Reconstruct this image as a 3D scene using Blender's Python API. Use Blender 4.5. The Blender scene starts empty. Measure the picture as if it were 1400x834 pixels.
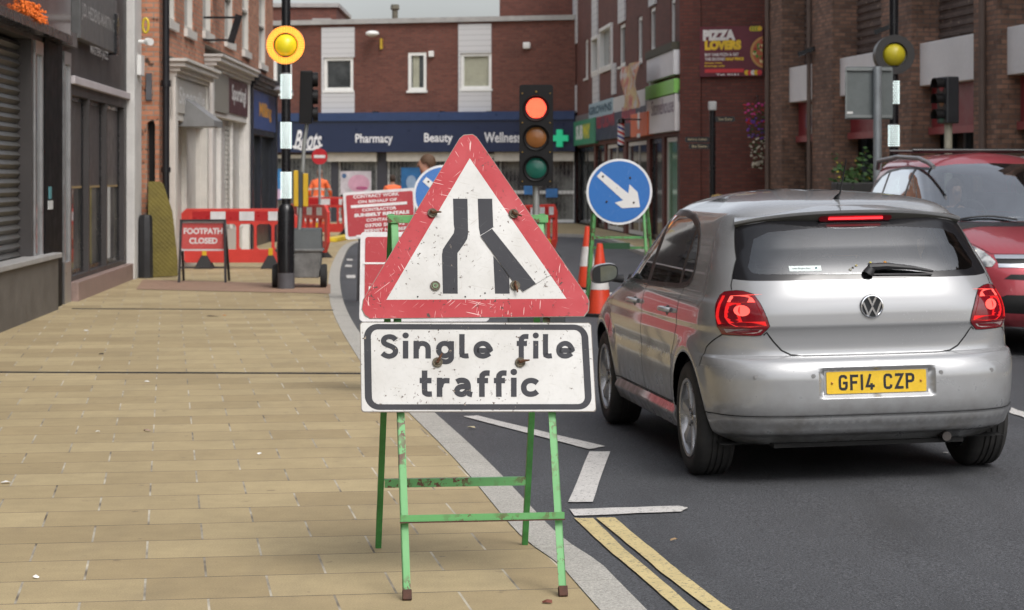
import bpy, bmesh, math, random
import numpy as np
from mathutils import Vector, Matrix
from mathutils.geometry import tessellate_polygon, delaunay_2d_cdt
R = math.radians
random.seed(7)
SC = bpy.context.scene
COL = SC.collection
FPX, CH, HY, CXP = 3075.0, 1.55, 240.0, 700.0      # focal length in pixels of the photo, eye height, horizon row
ROADZ = -0.03
# ---------------------------------------------------------------- camera, light, exposure
cam = bpy.data.cameras.new('camera'); camo = bpy.data.objects.new('camera', cam); COL.objects.link(camo)
camo.location = (0, 0, CH); camo.rotation_euler = (R(90), 0, 0)
cam.sensor_width = 36; cam.lens = 36 * FPX / 1400; cam.shift_y = -(417 - HY) / 1400
cam.clip_start = .1; cam.clip_end = 5000
cam.dof.use_dof = True; cam.dof.focus_distance = 9.2; cam.dof.aperture_fstop = 7.5
SC.camera = camo
SUN_EL, SUN_ROT = 50, 150
w = bpy.data.worlds.new('World'); SC.world = w; w.use_nodes = True
nt = w.node_tree; nt.nodes.clear()
sky = nt.nodes.new('ShaderNodeTexSky'); sky.sky_type = 'NISHITA'; sky.sun_disc = False
sky.sun_elevation = R(SUN_EL); sky.sun_rotation = R(SUN_ROT); sky.air_density = 1.0; sky.dust_density = 4.0; sky.ozone_density = 1.0
hs = nt.nodes.new('ShaderNodeHueSaturation'); hs.inputs['Saturation'].default_value = .30
bg = nt.nodes.new('ShaderNodeBackground'); bg.inputs[1].default_value = .15
wo = nt.nodes.new('ShaderNodeOutputWorld')
# overcast: soft bands of cloud over the whole sky
tc = nt.nodes.new('ShaderNodeTexCoord'); mp = nt.nodes.new('ShaderNodeMapping'); mp.inputs['Scale'].default_value = (1, 1, 3)
nz = nt.nodes.new('ShaderNodeTexNoise'); nz.inputs['Scale'].default_value = 2.2; nz.inputs['Detail'].default_value = 5
rg = nt.nodes.new('ShaderNodeMapRange'); rg.inputs[1].default_value = .3; rg.inputs[2].default_value = .7; rg.inputs[3].default_value = .8; rg.inputs[4].default_value = 1.2
mx = nt.nodes.new('ShaderNodeMix'); mx.data_type = 'RGBA'; mx.blend_type = 'MULTIPLY'; mx.inputs[0].default_value = 1
L = nt.links.new
L(tc.outputs['Generated'], mp.inputs[0]); L(mp.outputs[0], nz.inputs[0]); L(nz.outputs[0], rg.inputs[0])
L(sky.outputs[0], hs.inputs['Color']); L(hs.outputs[0], mx.inputs[6]); L(rg.outputs[0], mx.inputs[7])
L(mx.outputs[2], bg.inputs[0]); L(bg.outputs[0], wo.inputs[0])
sl = bpy.data.lights.new('sun', 'SUN'); sl.energy = 0.5; sl.angle = R(20); sl.color = (1, .97, .93)
so = bpy.data.objects.new('sun', sl); COL.objects.link(so)
az = R(SUN_ROT)   # sky: sun_rotation turns clockwise from +Y
sd = Vector((math.sin(az) * math.cos(R(SUN_EL)), math.cos(az) * math.cos(R(SUN_EL)), math.sin(R(SUN_EL))))
so.rotation_euler = (-sd).to_track_quat('-Z', 'Y').to_euler()
SC.view_settings.view_transform = 'Standard'; SC.view_settings.look = 'None'; SC.view_settings.exposure = 0.62
SC.view_settings.gamma = 1; SC.view_settings.use_curve_mapping = False
SC.render.engine = 'CYCLES'
SC.cycles.max_bounces = 7; SC.cycles.transparent_max_bounces = 12; SC.cycles.use_denoising = True; SC.cycles.denoiser = 'OPENIMAGEDENOISE'; SC.cycles.denoising_input_passes = 'RGB_ALBEDO_NORMAL'; SC.cycles.denoising_prefilter = 'ACCURATE'
SC.cycles.sample_clamp_indirect = 6

# ---------------------------------------------------------------- helpers
def PX(x, y, d): return Vector(((x - CXP) * d / FPX, d, CH - (y - HY) * d / FPX))
def G(x, y, z=0.0):
    d = (CH - z) * FPX / (y - HY); return Vector(((x - CXP) * d / FPX, d, z))
def road_z(x, y):
    t = x - (1.38 - .1333 * y); u = (min(max(t, 0), 6.2) - 3.1) / 3.1; return -.075 + .07 * (1 - u * u)
def GR(x, y, lift=0.0):
    z = ROADZ
    for _ in range(8): p = G(x, y, z); z = road_z(p.x, p.y) + lift
    return Vector((p.x, p.y, z))
def s2l(r, g, b):
    f = lambda c: (c / 255 / 12.92) if c / 255 <= .04045 else ((c / 255 + .055) / 1.055) ** 2.4
    return (f(r), f(g), f(b))
_mats = {}
class NT:
    def __init__(s, name):
        s.m = bpy.data.materials.new(name); s.m.use_nodes = True; s.t = s.m.node_tree; s.t.nodes.clear()
        s.out = s.n('ShaderNodeOutputMaterial')
    def n(s, ty, **kw):
        o = s.t.nodes.new(ty)
        for k, v in kw.items():
            if k.startswith('i'):
                key = k[1:]; key = int(key) if key.isdigit() else key.replace('_', ' ')
                o.inputs[key].default_value = v
            else: setattr(o, k, v)
        return o
    def l(s, a, b): s.t.links.new(a, b)
    def coord(s, kind='Object', scale=None):
        c = s.n('ShaderNodeTexCoord').outputs[kind]
        if scale is not None:
            m = s.n('ShaderNodeMapping'); m.inputs['Scale'].default_value = scale; s.l(c, m.inputs[0]); c = m.outputs[0]
        return c
    def noise(s, vec, scale, detail=4, rough=.6):
        n = s.n('ShaderNodeTexNoise'); n.inputs['Scale'].default_value = scale; n.inputs['Detail'].default_value = detail; n.inputs['Roughness'].default_value = rough
        s.l(vec, n.inputs['Vector']); return n.outputs['Fac']
    def rng(s, v, a, b, c=0.0, d=1.0):
        n = s.n('ShaderNodeMapRange'); n.inputs[1].default_value = a; n.inputs[2].default_value = b; n.inputs[3].default_value = c; n.inputs[4].default_value = d
        s.l(v, n.inputs[0]); return n.outputs[0]
    def math(s, op, a, b=0.0):
        n = s.n('ShaderNodeMath', operation=op)
        for i, v in enumerate((a, b)):
            if hasattr(v, 'links'): s.l(v, n.inputs[i])
            else: n.inputs[i].default_value = v
        return n.outputs[0]
    def mix(s, fac, a, b, blend='MIX'):
        n = s.n('ShaderNodeMix', data_type='RGBA', blend_type=blend)
        for i, v in ((0, fac), (6, a), (7, b)):
            if hasattr(v, 'links'): s.l(v, n.inputs[i])
            elif i == 0: n.inputs[0].default_value = v
            else: n.inputs[i].default_value = (*v, 1) if len(v) == 3 else v
        return n.outputs[2]
    def bsdf(s, col, rough=.6, metal=0, bump=None, bstr=.2, bdist=.005, coat=0, em=None, ems=0, spec=.5, coatr=.05):
        b = s.n('ShaderNodeBsdfPrincipled')
        for k, v in (('Base Color', col), ('Roughness', rough), ('Metallic', metal), ('Coat Weight', coat), ('Specular IOR Level', spec), ('Coat Roughness', coatr)):
            if hasattr(v, 'links'): s.l(v, b.inputs[k])
            else: b.inputs[k].default_value = (*v, 1) if k == 'Base Color' else v
        if em is not None:
            b.inputs['Emission Color'].default_value = (*em, 1); b.inputs['Emission Strength'].default_value = ems
        if bump is not None:
            bn = s.n('ShaderNodeBump'); bn.inputs['Strength'].default_value = bstr; bn.inputs['Distance'].default_value = bdist
            s.l(bump, bn.inputs['Height']); s.l(bn.outputs[0], b.inputs['Normal'])
        s.l(b.outputs[0], s.out.inputs[0]); s.b = b
        return s.m
def mat(name, col, rough=.6, metal=0, var=.12, vs=5, bs=0, bump=0, coat=0, em=None, ems=0, spec=.5):
    """plain paint, plastic, stone ... with broad uneven tone and fine grain"""
    if name in _mats: return _mats[name]
    t = NT(name); c = t.coord()
    n1 = t.noise(c, vs, 5); n2 = t.noise(c, vs * 11, 3)
    f = t.math('ADD', t.rng(n1, .3, .7, -var, var), t.rng(n2, .3, .7, -var * .4, var * .4))
    f = t.math('ADD', f, 1.0)
    cl = t.mix(1.0, col, t.n('ShaderNodeCombineColor').outputs[0], 'MULTIPLY')
    cc = t.t.nodes[-2] if False else [x for x in t.t.nodes if x.bl_idname == 'ShaderNodeCombineColor'][0]
    for i in range(3): t.l(f, cc.inputs[i])
    rr = t.rng(n1, .3, .7, max(rough - .08, .02), min(rough + .08, 1))
    m = t.bsdf(cl, rr, metal, n2 if bump else None, bump, .004, coat, em, ems, spec)
    _mats[name] = m; return m
def brick(name, c1, c2, mortar, w=.225, h=.075, mo=.010, var=.25, dark=(.02, .015, .012), dk=.12):
    if name in _mats: return _mats[name]
    t = NT(name); c = t.coord()
    sp = t.n('ShaderNodeSeparateXYZ'); t.l(c, sp.inputs[0]); cb = t.n('ShaderNodeCombineXYZ')
    t.l(t.math('ADD', sp.outputs[0], sp.outputs[1]), cb.inputs[0]); t.l(sp.outputs[2], cb.inputs[1])
    b = t.n('ShaderNodeTexBrick'); t.l(cb.outputs[0], b.inputs['Vector'])
    b.inputs['Scale'].default_value = 1; b.inputs['Brick Width'].default_value = w; b.inputs['Row Height'].default_value = h
    b.inputs['Mortar Size'].default_value = mo; b.inputs['Mortar Smooth'].default_value = .2
    b.inputs['Color1'].default_value = (*c1, 1); b.inputs['Color2'].default_value = (*c2, 1); b.inputs['Mortar'].default_value = (*mortar, 1)
    n1 = t.noise(c, .8, 6); n2 = t.noise(c, 9, 4)
    v = t.math('ADD', t.rng(n1, .3, .7, 1 - var, 1 + var), t.rng(n2, .3, .7, -var * .6, var * .6))
    cc = t.n('ShaderNodeCombineColor')
    for i in range(3): t.l(v, cc.inputs[i])
    col = t.mix(1.0, b.outputs['Color'], cc.outputs[0], 'MULTIPLY')
    dkf = t.rng(t.noise(c, 6.5, 2), .60, .66, 0, dk * 3)
    col = t.mix(dkf, col, dark)
    m = t.bsdf(col, .85, 0, t.math('SUBTRACT', 1.0, b.outputs['Fac']), .5, .006)
    _mats[name] = m; return m
def worn(name, col, chip=(.10, .07, .05), amt=.5, scr=.5, rough=.45, dirt=.15, scale=1.0, chip2=None, spec=.5):
    """old sign paint: chips, thin scratches in several directions, faint dirt"""
    if name in _mats: return _mats[name]
    t = NT(name); c = t.coord()
    n0 = t.noise(c, 3.5 * scale, 6); base = t.mix(t.rng(n0, .35, .75, 0, dirt), col, (col[0] * .55, col[1] * .5, col[2] * .42))
    fine = t.noise(c, 60 * scale, 3); base = t.mix(t.rng(fine, .5, .8, 0, dirt * .7), base, (col[0] * .6, col[1] * .6, col[2] * .6))
    tot = None
    lite = chip2 or (min(1, col[0] * .4 + .55), min(1, col[1] * .4 + .5), min(1, col[2] * .4 + .48))
    for k, (rx, seed) in enumerate(((.5, 0), (-.9, 3), (1.35, 7), (-.15, 11))):
        mp = t.n('ShaderNodeMapping'); mp.inputs['Rotation'].default_value = (0, rx, 0); mp.inputs['Location'].default_value = (seed, seed, seed)
        mp2 = t.n('ShaderNodeMapping'); mp2.inputs['Scale'].default_value = (190 * scale, 40, 7 * scale)
        t.l(c, mp.inputs[0]); t.l(mp.outputs[0], mp2.inputs[0])
        n = t.rng(t.noise(mp2.outputs[0], 1, 1), .715 - .02 * scr, .74 - .02 * scr)
        msk = t.rng(t.noise(mp.outputs[0], 5 * scale, 2), .49, .60)
        n = t.math('MULTIPLY', n, msk)
        tot = n if tot is None else t.math('MAXIMUM', tot, n)
    base = t.mix(t.math('MULTIPLY', tot, scr), base, lite)
    ch = t.noise(c, 55 * scale, 4, .65); cm = t.noise(c, 6 * scale, 3)
    chips = t.math('MULTIPLY', t.rng(ch, .69 - .05 * amt, .70 - .05 * amt), t.rng(cm, .47, .55))
    base = t.mix(chips, base, chip)
    rr = t.rng(n0, .3, .7, rough - .08, rough + .12)
    hgt = t.math('SUBTRACT', 1.0, t.math('MAXIMUM', chips, t.math('MULTIPLY', tot, .3)))
    m = t.bsdf(base, rr, 0, hgt, .35, .0015, spec=spec); _mats[name] = m; return m
def glassmat(name, tint=(.6, .68, .66), rough=.03, dens=.0, fac=1.0):
    """thin sheet of tinted glass: see-through with a Fresnel reflection"""
    if name in _mats: return _mats[name]
    t = NT(name); tr = t.n('ShaderNodeBsdfTransparent'); tr.inputs[0].default_value = (*tint, 1)
    gl = t.n('ShaderNodeBsdfGlossy'); gl.inputs['Roughness'].default_value = rough; gl.inputs[0].default_value = (.95, .97, 1, 1)
    fr = t.n('ShaderNodeFresnel'); fr.inputs[0].default_value = 1.52
    mx = t.n('ShaderNodeMixShader'); t.l(t.math('ADD', t.math('MULTIPLY', fr.outputs[0], 1.6 * fac), dens), mx.inputs[0]); t.l(tr.outputs[0], mx.inputs[1]); t.l(gl.outputs[0], mx.inputs[2])
    t.l(mx.outputs[0], t.out.inputs[0]); _mats[name] = t.m; return t.m
def emis(name, col, strength, base=None, rough=.3):
    if name in _mats: return _mats[name]
    t = NT(name); m = t.bsdf(base or col, rough, em=col, ems=strength); _mats[name] = m; return m

class MB:
    def __init__(s): s.v = []; s.f = []; s.m = []
    def add(s, vs, fs, m=0):
        o = len(s.v); s.v += [tuple(v) for v in vs]; s.f += [tuple(i + o for i in f) for f in fs]; s.m += [m] * len(fs); return s
    def box(s, x0, x1, y0, y1, z0, z1, m=0):
        return s.add([(x0, y0, z0), (x1, y0, z0), (x1, y1, z0), (x0, y1, z0), (x0, y0, z1), (x1, y0, z1), (x1, y1, z1), (x0, y1, z1)],
                     [(0, 3, 2, 1), (4, 5, 6, 7), (0, 1, 5, 4), (1, 2, 6, 5), (2, 3, 7, 6), (3, 0, 4, 7)], m)
    def bar(s, p0, p1, w, h=None, up=(0, 0, 1), m=0):
        h = h or w; p0 = Vector(p0); p1 = Vector(p1); d = (p1 - p0).normalized(); u = Vector(up)
        if abs(d.dot(u)) > .99: u = Vector((0, 1, 0))
        a = d.cross(u).normalized(); b = a.cross(d).normalized(); vs = []
        for p in (p0, p1):
            for i, j in ((-1, -1), (1, -1), (1, 1), (-1, 1)): vs.append(p + a * (i * w / 2) + b * (j * h / 2))
        return s.add(vs, [(0, 1, 2, 3), (7, 6, 5, 4), (0, 4, 5, 1), (1, 5, 6, 2), (2, 6, 7, 3), (3, 7, 4, 0)], m)
    def tube(s, pts, r, n=12, m=0, cap=True):
        pts = [Vector(p) for p in pts]; rs = r if isinstance(r, (list, tuple)) else [r] * len(pts)
        o = len(s.v); prev = None; rings = []
        for i, p in enumerate(pts):
            d = ((pts[min(i + 1, len(pts) - 1)] - pts[max(i - 1, 0)])).normalized()
            if prev is None:
                u = Vector((0, 0, 1)) if abs(d.z) < .9 else Vector((1, 0, 0)); a = d.cross(u).normalized()
            else: a = (prev - d * prev.dot(d)).normalized()
            prev = a; b = d.cross(a)
            rings.append([p + (a * math.cos(2 * math.pi * k / n) + b * math.sin(2 * math.pi * k / n)) * rs[i] for k in range(n)])
        vs = [v for rr in rings for v in rr]; fs = []
        for i in range(len(pts) - 1):
            for k in range(n): fs.append((i * n + k, i * n + (k + 1) % n, (i + 1) * n + (k + 1) % n, (i + 1) * n + k))
        if cap: fs.append(tuple(range(n - 1, -1, -1))); fs.append(tuple((len(pts) - 1) * n + k for k in range(n)))
        return s.add(vs, fs, m)
    def lathe(s, prof, c=(0, 0, 0), axis='z', n=24, m=0, closed=False, cap=True):
        c = Vector(c); vs = []; fs = []
        for r, h in prof:
            for k in range(n):
                a = 2 * math.pi * k / n; x, y = r * math.cos(a), r * math.sin(a)
                vs.append(c + (Vector((x, y, h)) if axis == 'z' else Vector((h, x, y)) if axis == 'x' else Vector((x, h, y))))
        q = len(prof); rng_ = q if closed else q - 1
        for i in range(rng_):
            j = (i + 1) % q
            for k in range(n): fs.append((i * n + k, i * n + (k + 1) % n, j * n + (k + 1) % n, j * n + k))
        if not closed and cap:
            if prof[0][0] > 1e-5: fs.append(tuple(range(n - 1, -1, -1)))
            if prof[-1][0] > 1e-5: fs.append(tuple((q - 1) * n + k for k in range(n)))
        return s.add(vs, fs, m)
    def sphere(s, c, r, m=0, n=16, sc=(1, 1, 1)):
        c = Vector(c); vs = [c + Vector((0, 0, r * sc[2]))]; fs = []; k2 = n // 2
        for i in range(1, k2):
            t = math.pi * i / k2
            for k in range(n):
                a = 2 * math.pi * k / n; vs.append(c + Vector((r * sc[0] * math.sin(t) * math.cos(a), r * sc[1] * math.sin(t) * math.sin(a), r * sc[2] * math.cos(t))))
        vs.append(c - Vector((0, 0, r * sc[2])))
        for k in range(n): fs.append((0, 1 + k, 1 + (k + 1) % n)); fs.append((len(vs) - 1, 1 + (k2 - 2) * n + (k + 1) % n, 1 + (k2 - 2) * n + k))
        for i in range(k2 - 2):
            for k in range(n): fs.append((1 + i * n + k, 1 + (i + 1) * n + k, 1 + (i + 1) * n + (k + 1) % n, 1 + i * n + (k + 1) % n))
        return s.add(vs, fs, m)
    def prism(s, poly, f, t0, t1, m=0, holes=()):
        """poly in 2d, f(u,v,t)->3d; extruded from t0 (front) to t1"""
        loops = [poly] + list(holes); tris = tessellate_polygon([[Vector((a, b, 0)) for a, b in lp] for lp in loops])
        flat = [p for lp in loops for p in lp]; n = len(flat)
        vs = [f(a, b, t0) for a, b in flat] + [f(a, b, t1) for a, b in flat]; fs = []
        for t in tris: fs.append(tuple(t)); fs.append(tuple(i + n for i in reversed(t)))
        o = 0
        for lp in loops:
            k = len(lp)
            for i in range(k): fs.append((o + i, o + (i + 1) % k, n + o + (i + 1) % k, n + o + i))
            o += k
        return s.add(vs, fs, m)
    def build(s, name, mats, parent=None, loc=None, rot=None, smooth=None, bevel=0, bseg=2, fix=True, **tags):
        me = bpy.data.meshes.new(name); me.from_pydata([tuple(v) for v in s.v], [], s.f)
        if not isinstance(mats, (list, tuple)): mats = [mats]
        for m in mats: me.materials.append(m)
        me.polygons.foreach_set('material_index', s.m)
        if fix:
            bm = bmesh.new(); bm.from_mesh(me); bmesh.ops.recalc_face_normals(bm, faces=bm.faces); bm.to_mesh(me); bm.free()
        o = bpy.data.objects.new(name, me); COL.objects.link(o)
        if parent: o.parent = parent
        if loc is not None: o.location = loc
        if rot is not None: o.rotation_euler = rot
        if smooth is not None:
            me.shade_smooth()
            if smooth < 180: me.set_sharp_from_angle(angle=R(smooth))
        if bevel:
            b = o.modifiers.new('bevel', 'BEVEL'); b.width = bevel; b.segments = bseg; b.limit_method = 'ANGLE'; b.angle_limit = R(35)
        for k, v in tags.items(): o[k] = v
        return o
def thing(name, label, cat, loc=(0, 0, 0), rz=0, group=None):
    o = bpy.data.objects.new(name, None); COL.objects.link(o); o.location = loc; o.rotation_euler = (0, 0, rz)
    o['label'] = label; o['category'] = cat; o.empty_display_size = .1
    if group: o['group'] = group
    return o
def copy_tree(o, parent=None):
    c = o.copy(); COL.objects.link(c)
    if parent: c.parent = parent; c.matrix_parent_inverse = o.matrix_parent_inverse.copy()
    for ch in [x for x in bpy.data.objects if x.parent == o]: copy_tree(ch, c)
    return c
def spline(pts, n=8, closed=False):
    P = [Vector(p) for p in pts]; out = []; m = len(P)
    for i in range(m if closed else m - 1):
        g = lambda k: P[k % m] if closed else P[max(0, min(m - 1, k))]
        p0, p1, p2, p3 = g(i - 1), g(i), g(i + 1), g(i + 2)
        for k in range(n):
            t = k / n; out.append(.5 * ((2 * p1) + (p2 - p0) * t + (2 * p0 - 5 * p1 + 4 * p2 - p3) * t * t + (3 * p1 - p0 - 3 * p2 + p3) * t ** 3))
    if not closed: out.append(P[-1])
    return out
def rrect(x0, y0, x1, y1, r, n=5):
    out = []
    for cx, cy, a0 in ((x1 - r, y1 - r, 0), (x0 + r, y1 - r, 90), (x0 + r, y0 + r, 180), (x1 - r, y0 + r, 270)):
        for k in range(n + 1): a = R(a0 + 90 * k / n); out.append((cx + r * math.cos(a), cy + r * math.sin(a)))
    return out
def circ(cx, cy, r, n=40): return [(cx + r * math.cos(2 * math.pi * k / n), cy + r * math.sin(2 * math.pi * k / n)) for k in range(n)]
# ---- lettering with the built-in font, fitted to a rectangle on a plane facing -Y
def text(s, x0, z0, x1, z1, y, material, parent, bold=.012, depth=.004, name='lettering', f=None, shear=0, keep=True):
    cu = bpy.data.curves.new(name, 'FONT'); cu.body = s; cu.offset = bold; cu.extrude = 0; cu.resolution_u = 3; cu.shear = shear; cu.fill_mode = 'FRONT'
    tmp = bpy.data.objects.new('tmp', cu); COL.objects.link(tmp)
    me = bpy.data.meshes.new_from_object(tmp.evaluated_get(bpy.context.evaluated_depsgraph_get())); bpy.data.objects.remove(tmp); bpy.data.curves.remove(cu)
    n = len(me.vertices); co = np.empty(n * 3); me.vertices.foreach_get('co', co); co = co.reshape(-1, 3)
    mn, mx_ = co.min(0), co.max(0); sx = (x1 - x0) / (mx_[0] - mn[0]); sz = (z1 - z0) / (mx_[1] - mn[1])
    pts = [(x0 + (c[0] - mn[0]) * sx, z0 + (c[1] - mn[1]) * sz) for c in co]
    mb = MB(); faces = [tuple(p.vertices) for p in me.polygons]; bpy.data.meshes.remove(me)
    F = f or (lambda a, b, t: (a, t, b))
    mb.add([F(a, b, y) for a, b in pts], faces)
    o = mb.build(name, material, parent, fix=False)
    # make all letters face the viewer
    for p in o.data.polygons:
        pass
    return o
# ---- stroke lettering in the manner of the British road-sign alphabet (x-height 1)
GL = {
 'S': (.92, [[(.80, 1.05), (.66, 1.19), (.46, 1.23), (.26, 1.17), (.17, 1.02), (.22, .86), (.40, .76), (.62, .66), (.77, .52), (.78, .34), (.66, .19), (.46, .13), (.26, .18), (.10, .30)]]),
 'i': (.31, [[(.155, 0), (.155, 1)], 'dot']),
 'n': (.93, [[(.155, 0), (.155, 1)], [(.19, .55), (.24, .74), (.38, .84), (.56, .84), (.71, .74), (.775, .55), (.775, 0)]]),
 'g': (.97, [[(.155, .50), (.19, .68), (.32, .82), (.50, .855), (.68, .78), (.79, .6), (.80, .45), (.70, .25), (.5, .155), (.32, .2), (.19, .34), (.155, .50)], [(.81, .98), (.81, .2), (.79, -.02), (.66, -.15), (.46, -.18), (.24, -.10)]]),
 'l': (.50, [[(.155, 1.38), (.155, .34), (.20, .19), (.33, .145), (.50, .16)]]),
 'e': (.98, [[(.19, .47), (.84, .47), (.80, .66), (.68, .80), (.50, .855), (.32, .80), (.19, .66), (.155, .47), (.21, .28), (.34, .17), (.52, .14), (.68, .18), (.86, .29)]]),
 'f': (.66, [[(.25, 0), (.25, .98), (.30, 1.16), (.42, 1.24), (.64, 1.24)], [(0, .85), (.56, .85)]]),
 't': (.66, [[(.25, 1.38), (.25, .36), (.30, .20), (.42, .145), (.62, .15)], [(0, .85), (.60, .85)]]),
 'r': (.68, [[(.155, 0), (.155, 1)], [(.19, .52), (.26, .74), (.40, .84), (.66, .84)]]),
 'a': (.98, [[(.14, .78), (.30, .855), (.50, .855), (.66, .76), (.72, .58), (.72, .28), (.78, .16), (.93, .12)], [(.72, .50), (.50, .54), (.28, .50), (.16, .36), (.18, .22), (.34, .135), (.52, .17), (.72, .34)]]),
 'c': (.86, [[(.84, .72), (.70, .82), (.50, .855), (.30, .79), (.18, .64), (.155, .47), (.20, .29), (.34, .17), (.52, .14), (.70, .18), (.84, .28)]]),
 ' ': (.6, []),
}
PLG = {  # number-plate characters, cap height 1
 'G': (.64, [[(.53, .74), (.50, .86), (.40, .91), (.22, .91), (.12, .84), (.09, .72), (.09, .28), (.12, .16), (.22, .09), (.42, .09), (.52, .16), (.55, .28), (.55, .48), (.30, .48)]]),
 'F': (.58, [[(.09, 0), (.09, .91), (.58, .91)], [(.09, .50), (.50, .50)]]),
 '1': (.18, [[(.09, 0), (.09, 1)]]),
 '4': (.64, [[(.42, 0), (.42, .42)], [(.36, 1), (.10, .24), (.64, .24)]]),
 'C': (.64, [[(.55, .70), (.52, .84), (.42, .91), (.22, .91), (.12, .84), (.09, .72), (.09, .28), (.12, .16), (.22, .09), (.42, .09), (.52, .16), (.55, .30)]]),
 'Z': (.60, [[(.02, .91), (.52, .91), (.09, .09), (.60, .09)]]),
 'P': (.62, [[(.09, 0), (.09, .91), (.40, .91), (.51, .84), (.54, .70), (.51, .55), (.40, .48), (.09, .48)]]),
 ' ': (.30, []),
}
def stroke(path, t):
    P = [Vector(p) for p in path]; n = len(P); Lf = []; Rt = []
    for i in range(n):
        a = (P[i] - P[i - 1]).normalized() if i else None; b = (P[i + 1] - P[i]).normalized() if i < n - 1 else None
        if a is None: nn = Vector((-b.y, b.x)); k = 1
        elif b is None: nn = Vector((-a.y, a.x)); k = 1
        else:
            na, nb = Vector((-a.y, a.x)), Vector((-b.y, b.x)); nn = (na + nb)
            nn = nn.normalized() if nn.length > 1e-6 else na; k = 1 / max(nn.dot(na), .5)
        Lf.append(P[i] + nn * t / 2 * k); Rt.append(P[i] - nn * t / 2 * k)
    return Lf, Rt
def word(mb, s, glyphs, t, gap, F, y0, m=0, smooth=True, dy=-.0002):
    """F(u,v,h)->3d with u in 0..1 over the word's width, v in glyph heights"""
    x = 0; items = []
    for ch in s:
        wd, ps = glyphs[ch]
        for p in ps:
            if p == 'dot': items.append([(Vector(q) + Vector((x, 0))) for q in circ(.155, 1.30, .17, 12)])
            else:
                q = [Vector(a) for a in p]
                if smooth and len(q) > 3: q = [Vector(v[:2]) for v in spline([(a.x, a.y, 0) for a in q], 4)]
                items.append(([a + Vector((x, 0)) for a in q],))
        x += wd + gap
    x -= gap
    k = 0
    for it in items:
        k += 1; h = y0 + dy * (k % 4)
        if isinstance(it, tuple):
            Lf, Rt = stroke(it[0], t); n = len(Lf)
            vs = [F(p.x / x, p.y, h) for p in Lf] + [F(p.x / x, p.y, h) for p in Rt]
            mb.add(vs, [(i, i + 1, n + i + 1, n + i) for i in range(n - 1)], m)
        else: mb.add([F(p.x / x, p.y, h) for p in it], [tuple(range(len(it)))], m)
# ---------------------------------------------------------------- ground
def m_paving():
    t = NT('yellow_paving'); c = t.coord(); mp = t.n('ShaderNodeMapping'); mp.inputs['Rotation'].default_value = (0, 0, R(-8.7))
    t.l(c, mp.inputs[0]); c2 = mp.outputs[0]
    wv = t.n('ShaderNodeTexNoise'); 
    b = t.n('ShaderNodeTexBrick'); mp2 = t.n('ShaderNodeMapping'); t.l(c2, mp2.inputs[0])
    W_, H_ = .462, .451
    mp2.inputs['Location'].default_value = PAVOFF
    t.l(mp2.outputs[0], b.inputs['Vector'])
    b.inputs['Scale'].default_value = 1; b.inputs['Brick Width'].default_value = W_; b.inputs['Row Height'].default_value = H_
    b.inputs['Mortar Size'].default_value = .0048; b.inputs['Mortar Smooth'].default_value = .1; b.inputs['Bias'].default_value = 0
    b.inputs['Color1'].default_value = (.335, .258, .140, 1); b.inputs['Color2'].default_value = (.43, .342, .192, 1); b.inputs['Mortar'].default_value = (.13, .105, .08, 1)
    mo = t.noise(c2, 3.0, 2)
    spm = t.n('ShaderNodeSeparateXYZ'); t.l(mp2.outputs[0], spm.inputs[0]); fr_ = t.math('FRACT', t.math('DIVIDE', spm.outputs[1], H_)); dist = t.math('MINIMUM', fr_, t.math('SUBTRACT', 1.0, fr_))
    vert = t.mix(t.rng(mo, .32, .62), (.11, .085, .06), (.55, .50, .40)); row = t.mix(t.rng(mo, .4, .6), (.06, .047, .035), (.13, .10, .072))
    mortarcol = t.mix(t.rng(dist, .012, .016), row, vert); t.l(mortarcol, b.inputs['Mortar'])
    n1 = t.noise(c, 1.1, 6, .6); n2 = t.noise(c, 130, 3, .8); n3 = t.noise(c, 7, 5)
    v = t.math('ADD', t.rng(n1, .3, .7, .90, 1.08), t.rng(n2, .3, .7, -.20, .20)); v = t.math('ADD', v, t.rng(n3, .35, .7, -.06, .06))
    cc = t.n('ShaderNodeCombineColor')
    for i in range(3): t.l(v, cc.inputs[i])
    col = t.mix(1.0, b.outputs['Color'], cc.outputs[0], 'MULTIPLY')
    st = t.math('MULTIPLY', t.rng(t.noise(c, 9, 3), .68, .74), .55); col = t.mix(st, col, (.12, .09, .06))
    st2 = t.math('MULTIPLY', t.rng(t.noise(t.coord('Object', (3.0, .35, 1)), 2.2, 5), .52, .72), .12); col = t.mix(st2, col, (.15, .13, .10))
    gum = t.n('ShaderNodeTexVoronoi'); gum.inputs['Scale'].default_value = 3.1; t.l(c, gum.inputs['Vector'])
    col = t.mix(t.rng(gum.outputs['Distance'], .035, .05, .5, 0), col, (.13, .11, .09))
    hh = t.math('ADD', t.math('MULTIPLY', b.outputs['Fac'], -1.0), t.math('MULTIPLY', n2, .25))
    return t.bsdf(col, .82, 0, hh, .5, .003)
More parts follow.
